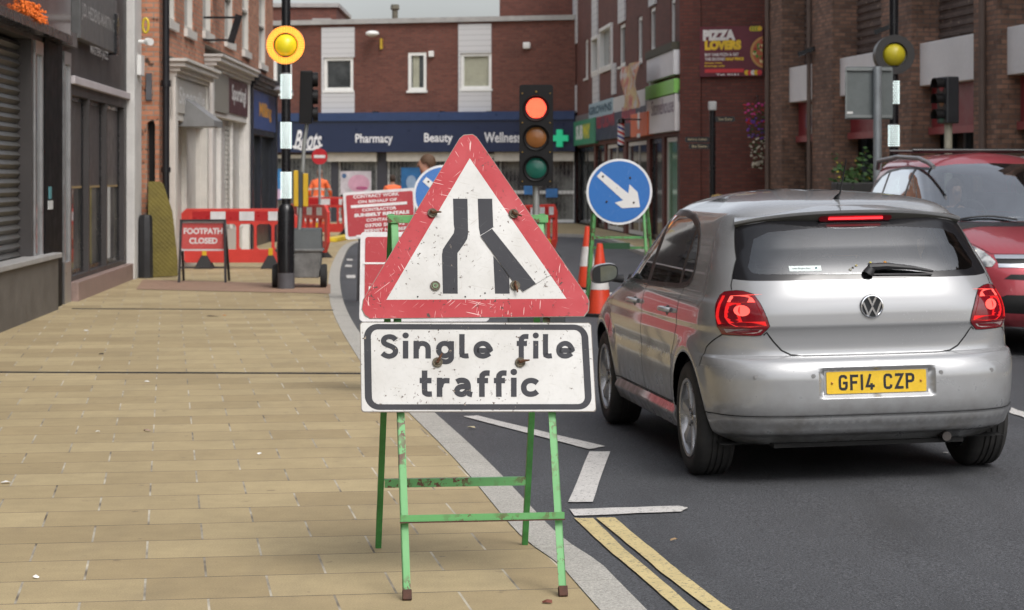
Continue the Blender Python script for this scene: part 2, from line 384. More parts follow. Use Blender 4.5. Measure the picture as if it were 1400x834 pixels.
# phase of the joints: one row joint passes d=8.653 and one upright joint passes (-1.41, 8.43)
_c, _s = math.cos(R(-8.7)), math.sin(R(-8.7))
_pt = (-1.41 * _c - 8.653 * _s, -1.41 * _s + 8.653 * _c)
PAVOFF = (-(_pt[0]) % .462, -(_pt[1]) % .451, 0)
def m_asphalt():
    t = NT('asphalt'); c = t.coord(); n1 = t.noise(c, 105, 3, .85); n2 = t.noise(c, .7, 5); n3 = t.noise(c, 70, 2)
    v = t.n('ShaderNodeTexVoronoi'); v.inputs['Scale'].default_value = 150; t.l(c, v.inputs['Vector'])
    base = t.mix(t.rng(n1, .38, .64), (.012, .013, .015), (.135, .139, .150))
    base = t.mix(t.rng(n2, .35, .7, 0, .45), base, (.034, .035, .038))
    base = t.mix(t.math('MULTIPLY', t.rng(n3, .68, .73), .6), base, (.26, .26, .26))
    base = t.mix(t.math('MULTIPLY', t.rng(t.noise(t.coord('Object', (1.6, .25, 1)), 1.3, 5), .50, .68), .35), base, (.020, .020, .021))
    h = t.math('ADD', n1, t.math('MULTIPLY', v.outputs['Distance'], .6))
    return t.bsdf(base, .72, 0, h, .6, .004)
def m_kerb():
    t = NT('granite_kerb'); c = t.coord(); n1 = t.noise(c, 110, 3, .85); n2 = t.noise(c, 2, 5)
    base = t.mix(t.rng(n1, .38, .66), (.26, .25, .225), (.60, .575, .52)); base = t.mix(t.rng(n2, .4, .7, 0, .25), base, (.22, .205, .18))
    return t.bsdf(base, .85, 0, n1, .4, .003)
def m_marking(name, c1):
    t = NT(name); c = t.coord(); n1 = t.noise(c, 45, 5, .7); n2 = t.noise(c, 5, 4); n3 = t.noise(c, 240, 2)
    base = t.mix(t.rng(n2, .35, .7, 0, .4), c1, tuple(x * .62 for x in c1))
    base = t.mix(t.rng(n1, .56, .64, 0, .85), base, (.09, .09, .09)); base = t.mix(t.rng(n3, .55, .7, 0, .35), base, (.12, .12, .11))
    return t.bsdf(base, .7, 0, n3, .4, .002)
M_PAV, M_ASP, M_KERB = m_paving(), m_asphalt(), m_kerb()
M_WM, M_YM = m_marking('white_road_paint', (.62, .60, .57)), m_marking('yellow_road_paint', (.62, .50, .24))
# kerb line: paving edge and road edge measured on the ground
kin = [(3.3, -15), (1.38, 0), (.313, 8.02), (.192, 8.93), (.028, 9.73), (-.21, 11.54), (-.425, 13.06), (-.87, 16.0), (-1.306, 19.1), (-2.08, 26.0), (-2.77, 34.0), (-3.30, 41.8), (-3.74, 50.2), (-3.6, 54), (-2.7, 57.6), (-.8, 59.8), (1.3, 59.9), (2.3, 57.4), (2.62, 52), (2.85, 45), (3.5, 40), (4.3, 34), (6.2, 20), (7.9, 8), (11, -15)]
kin_s = [Vector((p[0], p[1])) for p in spline([(a, b, 0) for a, b in kin], 5)]
def offs(poly, d):
    out = []
    for i, p in enumerate(poly):
        t = (poly[min(i + 1, len(poly) - 1)] - poly[max(i - 1, 0)]).normalized(); out.append(p + Vector((t.y, -t.x)) * d)
    return out
def sheet(name, poly, z, m, **kw):
    mb = MB(); tr = tessellate_polygon([[Vector((a, b, 0)) for a, b in poly]]); mb.add([(a, b, z) for a, b in poly], [tuple(t) for t in tr])
    o = mb.build(name, m, fix=False, **kw)
    bm = bmesh.new(); bm.from_mesh(o.data)
    for f in bm.faces:
        if f.normal.z < 0: f.normal_flip()
    bm.to_mesh(o.data); bm.free(); return o
sheet('ground', [(-1500, -1500), (1500, -1500), (1500, 1500), (-1500, 1500)], -.16, mat('distant_ground', (.12, .11, .10), .9), kind='structure')
mb = MB(); NX, NY = 60, 50
for j in range(NY + 1):
    for i in range(NX + 1):
        y = -15.5 + 77.5 * j / NY; x = -5.5 + 18.5 * i / NX; mb.v.append((x, y, road_z(x, y)))
mb.f = [(j * (NX + 1) + i, j * (NX + 1) + i + 1, (j + 1) * (NX + 1) + i + 1, (j + 1) * (NX + 1) + i) for j in range(NY) for i in range(NX)]; mb.m = [0] * len(mb.f)
mb.build('road', M_ASP, fix=False, smooth=180, kind='structure')
sheet('pavement', [(p.x, p.y) for p in kin_s] + [(60, -15), (60, 130), (-60, 130), (-60, -15)], 0, M_PAV, kind='structure')
ko = offs(kin_s, .165)
mb = MB(); acc = 0
def kpt(line, s):
    a = 0
    for i in range(len(kin_s) - 1):
        l = (kin_s[i + 1] - kin_s[i]).length
        if a + l >= s: return line[i].lerp(line[i + 1], (s - a) / l)
        a += l
    return line[-1]
tot = sum((kin_s[i + 1] - kin_s[i]).length for i in range(len(kin_s) - 1)); s = 0
while s < tot - .1:
    e = min(s + .915, tot); n = 3
    for k in range(n):
        a, b = s + (e - .008 - s) * k / n, s + (e - .008 - s) * (k + 1) / n
        q = [kpt(kin_s, a), kpt(ko, a), kpt(ko, b), kpt(kin_s, b)]
        zt = .004; vs = [(p.x, p.y, zt) for p in q] + [(p.x, p.y, -.15) for p in q]
        fs = [(0, 1, 2, 3), (1, 5, 6, 2)]
        if k == 0: fs.append((0, 4, 5, 1))
        if k == n - 1: fs.append((2, 6, 7, 3))
        mb.add(vs, fs)
    s = e
mb.build('kerb', M_KERB, kind='structure')
def marking(name, pxs, m):
    P = [GR(x, y, .007) for x, y in pxs]; mb = MB(); mb.add(P, [tuple(t) for t in tessellate_polygon([P])]); o = mb.build(name, m, fix=False, kind='structure')
    bm = bmesh.new(); bm.from_mesh(o.data)
    for f in bm.faces:
        if f.normal.z < 0: f.normal_flip()
    bm.to_mesh(o.data); bm.free(); return o
def rough_edge(pxs, n=5, amp=.6):
    out = []
    for i in range(len(pxs)):
        a, b = pxs[i], pxs[(i + 1) % len(pxs)]
        for k in range(n):
            t = k / n; out.append((a[0] + (b[0] - a[0]) * t + random.uniform(-amp, amp), a[1] + (b[1] - a[1]) * t + random.uniform(-amp, amp) * .5))
    return out
for pxs in ([(633, 569), (653, 568), (827, 610), (805, 614)], [(806, 617), (834, 617), (810, 686), (777, 686)],
            [(779, 696), (928, 691), (941, 694), (931, 699), (786, 705)], [(1383, 557), (1408, 566), (1408, 573), (1380, 564)],
            [(700, 427), (742, 427), (742, 431), (700, 431)], [(770, 394), (838, 400), (836, 407), (768, 401)],
            [(474, 354), (482, 354), (482, 356), (474, 356)], [(472, 362), (481, 362), (481, 365), (472, 365)], [(474, 376), (486, 376), (486, 380), (474, 380)], [(1290, 618), (1296, 618), (1296, 619), (1290, 619)]):
    marking('road_marking', rough_edge(pxs), M_WM)
marking('double_yellow_line', rough_edge([(785, 708), (811, 708), (855, 751), (893, 783), (952, 834), (1090, 960), (1040, 960), (928, 834), (870, 783), (831, 751)]), M_YM)
marking('double_yellow_line', rough_edge([(815, 708), (840, 707), (893, 751), (932, 783), (1000, 834), (1150, 960), (1110, 960), (972, 834), (905, 783), (868, 751)]), M_YM)
M_TACT = brick('red_tactile_paving', (.36, .20, .15), (.42, .24, .18), (.30, .19, .13), .2, .2, .02, .1)
sheet('tactile_paving', [tuple(G(x, y)[:2]) for x, y in ((186, 396), (452, 402), (452, 389), (195, 383))], .006, M_TACT, kind='structure')
M_DRAIN = mat('cast_drain', (.035, .034, .036), .6, .3)
for yy, xa, xb, lab in ((510.5, -60, 493, 'nearer'), (423.5, 98, 455, 'farther')):
    p0, p1 = G(xa, yy - 1), G(xb, yy + 1); d = (p1 - p0); ln = d.length; a = math.atan2(d.y, d.x); mb = MB(); k = 0
    while k * .03 < ln: mb.box(k * .03, k * .03 + .019, 0, .05, 0, .006, 0); k += 1
    mb.box(0, ln, -.006, 0, 0, .007); mb.box(0, ln, .05, .056, 0, .007); mb.box(0, ln, 0, .05, .0005, .0015, 1)
    o = mb.build('drain_grate', [M_DRAIN, mat('drain_slot', (.006, .006, .006), .9)], loc=p0, rot=(0, 0, a))
    o['label'] = f'dark slotted drain strip across the pavement, the {lab} of the two'; o['category'] = 'drain'; o['group'] = 'slot drains across the pavement'
# litter and leaves
def scrap(name, px, py, col, size, lab, cat, z=.0):
    p = GR(px, py, .004) if z < 0 else G(px, py); mb = MB(); pts = []
    for k in range(7): a = 2 * math.pi * k / 7; rr = size * random.uniform(.5, 1); pts.append((rr * math.cos(a), rr * .7 * math.sin(a), random.uniform(.003, .014)))
    mb.add([(0, 0, .016)] + pts, [(0, k + 1, (k + 1) % 7 + 1) for k in range(7)])
    o = mb.build(name, mat(name + '_%d' % px, col, .7), loc=p); o['label'] = lab; o['category'] = cat
W8 = (.75, .74, .72)
scrap('paper_scrap', 202, 404 + 119, W8, .03, 'white paper scrap lying just below the nearer drain strip', 'litter'); scrap('paper_scrap', 8, 661, W8, .035, 'white paper scrap at the left edge of the pavement', 'litter')
scrap('paper_scrap', 201, 590, (.30, .20, .16), .03, 'brownish pink scrap in the middle of the pavement', 'litter'); scrap('paper_scrap', 134, 592, W8, .02, 'small white scrap left of the brownish scrap', 'litter')
scrap('paper_scrap', 49, 791, W8, .018, 'tiny white scrap on the nearest slabs at lower left', 'litter'); scrap('paper_scrap', 355, 622, W8, .018, 'small white scrap left of the warning sign legs', 'litter')
scrap('fallen_leaf', 138, 485, (.03, .02, .015), .035, 'dark leaf between the two drain strips', 'leaf'); scrap('fallen_leaf', 290, 433, (.10, .07, .04), .09, 'brown leaves on the pavement beyond the farther drain', 'leaf')
scrap('fallen_leaf', 645, 586, (.55, .48, .30), .04, 'pale yellow leaf on the road beside the kerb', 'leaf', ROADZ); scrap('fallen_leaf', 748, 825, (.16, .05, .03), .03, 'curled red-brown leaf between sign foot and kerb', 'leaf')
scrap('fallen_leaf', 306, 432, (.45, .20, .04), .03, 'orange leaf beside the brown leaves', 'leaf'); scrap('paper_scrap', 118, 453, W8, .03, 'white scrap near the shop wall beyond the nearer drain', 'litter')
scrap('fallen_leaf', 922, 740, (.35, .24, .13), .02, 'tan leaf on the road beyond the yellow lines', 'leaf', ROADZ)

# ---------------------------------------------------------------- buildings
class Wall:
    """local frame: x along the front from p0 to p1, y into the building, z up"""
    def __init__(s, p0, p1):
        s.p0 = Vector(p0); s.p1 = Vector(p1); d = s.p1 - s.p0; s.L = d.length; s.ex = d / s.L; s.ey = Vector((-s.ex.y, s.ex.x)); s.rz = math.atan2(d.y, d.x)
    def hit(s, px, py, off=0):
        """pixel -> (along, height) on the plane lying off metres in front of the wall"""
        r = Vector(((px - CXP) / FPX, 1.0)); o = s.p0 - s.ey * off
        # o + a*ex = t*r
        det = s.ex.x * (-r.y) - s.ex.y * (-r.x); a = ((-o.x) * (-r.y) - (-o.y) * (-r.x)) / det
        t = (o + s.ex * a).y; return a, CH - (py - HY) * t / FPX
    def rect(s, x0, x1, yt, yb, off=0):
        """pixel columns x0,x1; top and bottom rows read at x0"""
        a0, zt = s.hit(x0, yt, off); _, zb = s.hit(x0, yb, off); a1, _ = s.hit(x1, 0, off); return min(a0, a1), max(a0, a1), zb, zt
def front(mb, L0, L1, z0, z1, holes, depth=.14, m=0, mr=0):
    xs = sorted({L0, L1, *[h[0] for h in holes], *[h[1] for h in holes]}); zs = sorted({z0, z1, *[h[2] for h in holes], *[h[3] for h in holes]})
    xs = [x for x in xs if L0 <= x <= L1]; zs = [z for z in zs if z0 <= z <= z1]
    for i in range(len(xs) - 1):
        for j in range(len(zs) - 1):
            cx, cz = (xs[i] + xs[i + 1]) / 2, (zs[j] + zs[j + 1]) / 2
            if any(h[0] < cx < h[1] and h[2] < cz < h[3] for h in holes): continue
            mb.add([(xs[i], 0, zs[j]), (xs[i + 1], 0, zs[j]), (xs[i + 1], 0, zs[j + 1]), (xs[i], 0, zs[j + 1])], [(0, 1, 2, 3)], m)
    for a, b, c, d in holes:
        mb.add([(a, 0, c), (b, 0, c), (b, 0, d), (a, 0, d), (a, depth, c), (b, depth, c), (b, depth, d), (a, depth, d)], [(0, 1, 5, 4), (1, 2, 6, 5), (2, 3, 7, 6), (3, 0, 4, 7)], mr)
def m_pane(name, c, c2=None, rough=.08):
    if name in _mats: return _mats[name]
    t = NT(name); co = t.coord(); n = t.noise(co, 1.6, 4); col = t.mix(t.rng(n, .4, .62), c, c2 or tuple(x * 2 for x in c)); m = t.bsdf(col, rough, spec=.8); _mats[name] = m; return m
M_PANE = m_pane('dark_window_glass', (.015, .018, .02), (.05, .055, .058))
M_UPVC = mat('white_window_plastic', (.72, .72, .70), .4, var=.05)
M_DARKIN = mat('dark_interior', (.012, .012, .013), .6)
def window(parent, r, depth=.10, fw=.07, frame=None, pane=None, bars=0, sill=.06, curtain=None, proud=0, hbar=None):
    a, b, c, d = r; frame = frame or M_UPVC; pane = pane or M_PANE; mb = MB(); y0, y1 = depth - .05 - proud, depth
    mb.box(a, a + fw, y0, y1, c, d); mb.box(b - fw, b, y0, y1, c, d); mb.box(a + fw, b - fw, y0, y1, d - fw, d); mb.box(a + fw, b - fw, y0, y1, c, c + fw)
    for k in range(bars): x = a + (b - a) * (k + 1) / (bars + 1); mb.box(x - fw * .35, x + fw * .35, y0 + .01, y1, c + fw, d - fw)
    if hbar: z = c + (d - c) * hbar; mb.box(a + fw, b - fw, y0 + .012, y1, z - fw * .35, z + fw * .35)
    if sill: mb.box(a - .04, b + .04, -.06, y1, c - sill, c)
    o = mb.build('window', frame, parent)
    p = MB(); p.box(a + fw * .9, b - fw * .9, depth - .02, depth - .01, c + fw * .9, d - fw * .9).build('pane', pane, o)
    if curtain:
        q = MB(); x0, x1 = a + fw + (b - a - 2 * fw) * curtain[0], a + fw + (b - a - 2 * fw) * curtain[1]; n = max(4, int((x1 - x0) / .05))
        for k in range(n): xx = x0 + (x1 - x0) * k / n; q.box(xx, xx + (x1 - x0) / n * .8, depth - .035, depth - .022, c + fw, d - fw)
        q.build('curtain', mat('cream_blind', (.40, .40, .31), .8), o)
    return o
def body(parent, L, depth, z1, m, y0=.3, x0=0, roofm=None):
    mb = MB(); mb.box(x0, L, y0, y0 + depth, -.08, z1 - .02); return mb.build('building_block', m, parent)
def band(parent, name, r, y0, y1, m, bevel=0):
    return MB().box(r[0], r[1], y0, y1, r[2], r[3]).build(name, m, parent, bevel=bevel)
def fasciaboard(parent, name, r, m, y0=-.08, y1=-.002, bevel=.008): return band(parent, name, r, y0, y1, m, bevel)

B_ORANGE = brick('weathered_red_brick', (.36, .135, .07), (.48, .21, .12), (.24, .20, .16), var=.22, dk=.28)
B_RED = brick('plum_red_brick', (.110, .036, .026), (.160, .054, .038), (.105, .062, .050), var=.12, dk=.05)
B_RED2 = brick('dull_red_brick', (.105, .032, .025), (.150, .046, .034), (.075, .042, .035), var=.14, dk=.05)
B_BROWN = brick('dark_brown_brick', (.14, .080, .057), (.29, .16, .108), (.12, .094, .08), var=.25, dk=.12)
def ribbed():
    t = NT('ribbed_dark_brick'); c = t.coord(); sp = t.n('ShaderNodeSeparateXYZ'); t.l(c, sp.inputs[0])
    cb = t.n('ShaderNodeCombineXYZ'); t.l(t.math('ADD', sp.outputs[0], sp.outputs[1]), cb.inputs[0]); t.l(sp.outputs[2], cb.inputs[1])
    b = t.n('ShaderNodeTexBrick'); t.l(cb.outputs[0], b.inputs['Vector']); b.inputs['Scale'].default_value = 1; b.inputs['Brick Width'].default_value = .225; b.inputs['Row Height'].default_value = .075; b.inputs['Mortar Size'].default_value = .008
    b.inputs['Color1'].default_value = (.085, .058, .050, 1); b.inputs['Color2'].default_value = (.13, .092, .078, 1); b.inputs['Mortar'].default_value = (.05, .04, .036, 1)
    n = t.noise(c, 1.2, 5); col = t.mix(t.rng(n, .4, .75, 0, .6), b.outputs['Color'], (.17, .13, .11))
    col = t.mix(t.rng(t.noise(c, 8, 2), .68, .70), col, (.30, .22, .17))
    return t.bsdf(col, .85, 0, t.math('SUBTRACT', 1.0, b.outputs['Fac']), .5, .006)
M_RIB = ribbed()
M_WHITEP = mat('off_white_render', (.58, .57, .55), .7, var=.10, vs=2, bump=.15)
M_CREAM = mat('cream_joinery', (.60, .575, .53), .55, var=.08, vs=3)
M_BLACKP = mat('black_gloss_paint', (.012, .012, .014), .25, var=.1)
M_GREYP = mat('charcoal_panel', (.050, .045, .045), .5, var=.08, vs=1.5)
M_STONE = mat('grey_stone_riser', (.12, .108, .095), .7, var=.2, vs=3, bump=.2)
M_LEAD = mat('weathered_capping', (.33, .32, .31), .7, var=.15)
M_STEEL = mat('brushed_aluminium', (.45, .45, .46), .35, .8, var=.1)
W6 = (.60, .60, .60)
# --- left row, dark shops
wl = Wall((-3.40 - .0534 * .0 + .0 - .0, -10.0), (-3.40, -9)) if False else None
def LX(d): return -3.958 - .0534 * d
WL1 = Wall((LX(-12), -12), (LX(27.7), 27.7)); WL2 = Wall((LX(27.7), 27.7), (LX(34.5), 34.5))
t = thing('shuttered_shop', 'dark shuttered shop with glossy maroon fascia at the left edge of the street', 'shop', (WL1.p0.x, WL1.p0.y, 0), WL1.rz)
Lw = WL1.L; sh = WL1.rect(-320, 42, 0, 365); holeS = (WL1.hit(-60, 0)[0], WL1.hit(43, 0)[0], .62, 3.05); door = (WL1.hit(46, 0)[0], WL1.hit(95, 0)[0], 0.02, 3.05)
mb = MB(); holes = [holeS, door]
q = 4.0
while q < holeS[0] - 5: holes.append((q, q + 3.6, .62, 3.05)); q += 4.6
front(mb, 0, Lw, -.05, 9.5, holes, .35); mb.build('wall', [M_GREYP], t)
body(t, Lw, 7, 9.5, M_GREYP, .36)
for h in holes[:1] + holes[2:]:
    mb = MB(); n = int((h[3] - h[2]) / .1)
    for k in range(n):
        z = h[2] + k * .1; mb.add([(h[0], .16, z), (h[1], .16, z), (h[1], .115, z + .05), (h[0], .115, z + .05), (h[0], .15, z + .094), (h[1], .15, z + .094), (h[0], .16, z + .1), (h[1], .16, z + .1)], [(0, 1, 2, 3), (3, 2, 5, 4), (4, 5, 7, 6)])
    mb.build('roller_shutter', mat('grey_shutter_slats', (.085, .082, .076), .5, .2, var=.12, vs=2), t)
r = WL1.hit(68, 0)[0]
MB().box(0, r, -.10, -.002, -.02, .60).build('stall_riser', M_STONE, t, bevel=.01); MB().box(0, r + .03, -.14, .1, .602, .66).build('sill', M_LEAD, t, bevel=.008)
# doorway: glazed side screens, black pillar
for xa, xb, nm in ((46, 57, 'glazed_screen'), (86, 95, 'glazed_screen')):
    a, b = WL1.hit(xa, 0)[0], WL1.hit(xb, 0)[0]; mb = MB(); mb.box(a, a + .07, -.02, .06, .0, 3.0); mb.box(b - .07, b, -.02, .06, 0, 3.0); mb.box(a, b, -.021, .06, 2.9, 3.05); mb.box(a, b, -.021, .06, 0, .5)
    o = mb.build(nm, M_STEEL, t); MB().box(a + .06, b - .06, .01, .02, .5, 2.9).build('pane', M_PANE, o)
a, b = WL1.hit(58, 0)[0], WL1.hit(82, 0)[0]; MB().box(a, b, -.03, .04, 0, 3.1).build('pillar', mat('matt_black_pillar', (.006, .006, .007), .6, spec=.15), t, bevel=.01)
z = WL1.rect(60, 72, 268, 287, .03); MB().box(a + .2, a + .55, -.038, -.031, z[2], z[2] + .1).build('notice', mat('white_notice', (.6, .62, .62), .5), t); MB().box(a + .25, a + .45, -.038, -.031, z[2] + .12, z[2] + .26).build('notice', mat('teal_notice', (.10, .30, .33), .5), t)
MB().box(WL1.hit(84, 0)[0] - .1, Lw + .02, -.08, .3, 3.12, 3.3).build('door_hood', mat('grey_hood', (.12, .11, .11), .4), t)
fb = MB(); FE = WL1.hit(97, 0, .16)[0]; fb.box(0, FE, -.16, -.002, 3.2, 4.75)
fb.build('fascia', mat('glossy_maroon_fascia', (.040, .016, .017), .12, coat=.6, var=.25, vs=.8), t, bevel=.01)
MB().box(0, FE, -.18, .0, 3.10, 3.196).build('soffit', M_BLACKP, t)
r = WL1.rect(57, 84, 14, 30, .16); text('OPTICIANS', r[0], 3.62, r[1], 3.82, -.163, mat('pale_sign_letters', (.62, .58, .60), .5), t)
for k, (xx, zz, rr) in enumerate(((20, 3.24, .05), (33, 3.30, .10), (36, 3.28, .08), (47, 3.29, .11), (52, 3.27, .11), (58, 3.24, .06))):
    a = WL1.hit(xx, 0, .17)[0]; mb = MB()
    for q in range(46): mb.sphere((a + random.uniform(-rr, rr) * 3, -.17 - random.uniform(0, .04), zz + random.uniform(-rr, rr) * .7), rr * random.uniform(.10, .2), n=6, sc=(1, 1, random.uniform(.5, 1)))
    mb.build('flower_trim', mat('orange_petals', (.85, .18, .02), .6), t)
# --- grey shop
t = thing('grey_shop', 'charcoal fronted shop with tall dark windows beside the white corner pier', 'shop', (WL2.p0.x, WL2.p0.y, 0), WL2.rz)
L2 = WL2.L; zs = .30; wins = []
ms = [97, 122, 146, 170]; am = [WL2.hit(x, 0)[0] for x in ms]
for i in range(3): wins.append((max(am[i], .05) + .05, am[i + 1] - .05, zs, 2.55))
mb = MB(); front(mb, 0, L2, -.05, 9, wins, .2); mb.build('wall', M_GREYP, t); body(t, L2, 7, 9, M_WHITEP, .25)
for i, h in enumerate(wins):
    o = window(t, h, .12, .06, M_BLACKP, m_pane('shop_glass', (.03, .03, .03), (.16, .15, .13), .05), sill=0)
    zc = WL2.hit(130, 254)[1]; MB().box(h[0] + .055, h[1] - .055, .09, .098, zc, h[3] - .05).build('window_film', mat('grey_brown_film', (.085, .075, .075), .4, var=.05), o)
    MB().box(h[0] + .055, h[1] - .055, .085, .099, zc - .025, zc).build('film_edge', mat('ochre_edge', (.35, .25, .12), .6), o)
MB().box(0, L2 - .5, -.10, .1, -.03, .24).build('step', mat('pink_granite_step', (.27, .19, .165), .6, var=.2, vs=6), t, bevel=.012)
MB().box(-.02, L2 - .55, -.06, -.002, 2.68, 2.78).build('trim', mat('pale_trim', (.50, .46, .47), .5), t, bevel=.01)
r = WL2.rect(110, 160, -30, 52, .12); MB().box(r[0], r[1], -.12, -.002, r[2], r[3]).build('shop_sign', mat('dark_grey_signboard', (.10, .10, .10), .4), t, bevel=.01)
lm = mat('silver_letters', (.50, .50, .50), .35, .3); zz = WL2.hit(115, 15, .13)[1]
text('J.D. HEDENS-MARTIN CH', r[0] + .12, zz - .12, r[1] - .08, zz + .10, -.123, lm, t); text('MASTERS JAZZ', r[0] + .9, zz - .52, r[1] - 1.0, zz - .38, -.123, lm, t)
r = WL2.rect(160, 167, 18, 75, .16); MB().box(r[0], r[0] + .25, -.16, -.002, r[2], r[3]).build('projecting_sign', M_BLACKP, t, bevel=.01)
MB().box(L2 - .95, L2 - .02, -.12, .4, -.05, 9.02).build('pier', M_WHITEP, t, bevel=.01)
MB().tube([(L2 + .03, -.05, 0), (L2 + .03, -.05, 7)], .045).build('downpipe', mat('grey_pipe', (.25, .27, .29), .5), t)
MB().box(L2 + .06, L2 + .09, -.2, -.1, 2.7, 3.2).build('alarm_box', M_UPVC, t) if False else None
# --- brick terrace
def BX(d): return -4.9875 - .0125 * d
WB = Wall((BX(34.52), 34.52), (BX(53.2), 53.2))
t = thing('brick_terrace', 'weathered orange brick terrace with white and navy shopfronts on the left', 'building', (WB.p0.x, WB.p0.y, 0), WB.rz)
LB = WB.L; holes = []; up = []
for xa, xb, ysill in ((228, 237, 62), (252, 262, 72), (277, 287, 42), (307, 317, 54), (331, 339, 68), (354, 362, 86)):
    a, b, c, d = WB.rect(xa, xb, -90, ysill); c = max(c, 4.0); up.append((a, b + .25, c, c + 1.75)); holes.append((a, b + .25, c, c + 1.75)); holes.append((a, b + .25, c + 3.1, c + 4.6))
sA = WB.rect(228, 275, 0, 0)[:2]; sB = WB.rect(280, 333, 0, 0)[:2]; sC = WB.rect(336, 371.5, 0, 0)[:2]
holes += [(sA[0], sA[1], 0, 3.45), (sB[0], sB[1], 0, 3.9), (sC[0], sC[1], 0, 3.8)]
mb = MB(); front(mb, 0, LB, -.05, 10, holes, .35); mb.build('wall', B_ORANGE, t); body(t, LB, 8, 10, B_ORANGE, .36, x0=.3)
for h in up: window(t, h, .12, .07, M_CREAM, M_PANE, hbar=.5, sill=.13, proud=.05)
for h in holes[:12]:
    if h not in up: window(t, h, .12, .07, M_CREAM, M_PANE, hbar=.5, sill=.13)
    MB().box(h[0] - .12, h[1] + .12, -.04, -.002, h[3] + .0, h[3] + .22).build('lintel', mat('soot_stone', (.22, .19, .16), .8, var=.2), t)
rw = Wall((-5.95, 34.51), (BX(34.5), 34.51)); q_ = Matrix.Rotation(-WB.rz, 4, 'Z') @ Vector((rw.p0.x - WB.p0.x, rw.p0.y - WB.p0.y, 0))
ar = rw.rect(201, 212, 165, 390); mb = MB(); am_ = (ar[0] + ar[1]) / 2; hw_ = (ar[1] - ar[0]) / 2
out_ = [(0, -.05), (rw.L, -.05), (rw.L, 10), (0, 10)]; hol = [(am_ - hw_, 0), (am_ + hw_, 0), (am_ + hw_, ar[3] - hw_)] + [(am_ + hw_ * math.cos(k), ar[3] - hw_ + hw_ * math.sin(k)) for k in (.5, 1.0, 1.57, 2.1, 2.6)] + [(am_ - hw_, ar[3] - hw_)]
mb.prism(out_, lambda a, b, q: (a, q, b), 0, .2, holes=[list(reversed(hol))]); o = mb.build('return_wall', B_ORANGE, t, loc=q_, rot=(0, 0, -WB.rz)); MB().box(0, rw.L - .02, .21, .24, 0, 5).build('alley_door', M_DARKIN, o)
MB().box(*rw.rect(200, 208, 100, 137)[:2], -.04, -.002, *rw.rect(200, 208, 100, 137)[2:]).build('wall_plaque', mat('grey_plaque', (.09, .09, .10), .5), o)
# white shopfront A
def shopfront(parent, a, b, ztop, mj, fz, fm, bays, pm, corn=True, riser=.5, blind=None):
    mb = MB(); pw = .28
    mb.box(a, a + pw, -.14, .02, 0, fz[1]); mb.box(b - pw, b, -.14, .02, 0, fz[1]); mb.box(a, b, -.10, .05, fz[0] - .12, fz[1])
    if corn:
        for k, (h, o) in enumerate(((.07, .16), (.07, .22), (.08, .30), (.05, .34))): mb.box(a - .05 * k, b + .05 * k, -o, .05, fz[1] + sum((.07, .07, .08, .05)[:k]) + .001 * k, fz[1] + sum((.07, .07, .08, .05)[:k + 1]))
    mb.box(a + pw, b - pw, .0, .08, 0, riser)
    n = bays; ww = (b - a - 2 * pw) / n
    for k in range(n + 1): x = a + pw + ww * k; mb.box(x - .05, x + .05, -.03, .08, riser, fz[0] - .12)
    o = mb.build('shopfront', mj, parent, bevel=.006)
    MB().box(a + pw + .05, b - pw - .05, -.125, -.102, fz[0], fz[1] - .03).build('signboard', fm, parent, bevel=.004)
    for k in range(n): x = a + pw + ww * k; MB().box(x + .05, x + ww - .05, .05, .06, riser, fz[0] - .12).build('pane', pm, o)
    return o
a, b = sA; shopfront(t, a, b, 3.4, M_CREAM, (2.55, 3.12), mat('pale_signboard', (.50, .48, .44), .5), 2, mat('cream_boarding', (.52, .50, .47), .6))
o = text('Shoesville', a + .5, 2.70, b - .5, 2.98, -.128, mat('white_sign_letters', (.75, .75, .74), .5), t)
r = WB.rect(259, 274, 128, 152, .2); mb = MB(); mb.add([(r[0], 0, 2.9), (r[0], -.6, 2.45), (r[0], -.6, 2.35), (r[0], 0, 2.35), (r[0] + 1.2, 0, 2.9), (r[0] + 1.2, -.6, 2.45), (r[0] + 1.2, -.6, 2.35), (r[0] + 1.2, 0, 2.35)], [(0, 1, 2, 3), (7, 6, 5, 4), (0, 4, 5, 1), (1, 5, 6, 2), (2, 6, 7, 3)])
mb.build('door_canopy', mat('lead_canopy', (.20, .20, .20), .6), t)
a, b = sB; shopfront(t, a, b, 3.9, mat('white_joinery', (.66, .64, .61), .5, var=.07), (2.75, 3.45), mat('maroon_signboard', (.085, .030, .036), .4), 3, mat('white_shutter', (.55, .54, .52), .5))
text('Sportingl', a + 3.2, 2.92, b - .75, 3.32, -.128, mat('white_sign_letters', (.75, .75, .74), .5), t, bold=.03)
MB().box(a + .35, a + 2.6, -.135, -.126, 2.72, 3.5).build('sign_panel', mat('grey_green_panel', (.27, .26, .23), .5), t)
mb = MB()
for k in range(26): mb.box(a + 3.6, a + 5.2, .02, .045, .06 + k * .095, .06 + k * .095 + .075)
mb.build('roller_shutter', mat('pale_shutter_slats', (.50, .49, .46), .5), t)
a, b = sC; shopfront(t, a, b, 3.8, mat('navy_black_joinery', (.018, .022, .032), .35), (2.55, 3.4), mat('blue_signboard', (.045, .085, .25), .45), 2, M_PANE, riser=.6)
text('Milling', a + 1.6, 2.75, b - 1.4, 3.15, -.128, mat('orange_sign_letters', (.72, .35, .06), .5), t, bold=.04)
MB().box(b - 2.2, b, -.5, -.14, 3.48, 3.56).build('awning_bar', mat('grey_awning', (.30, .30, .34), .5), t)
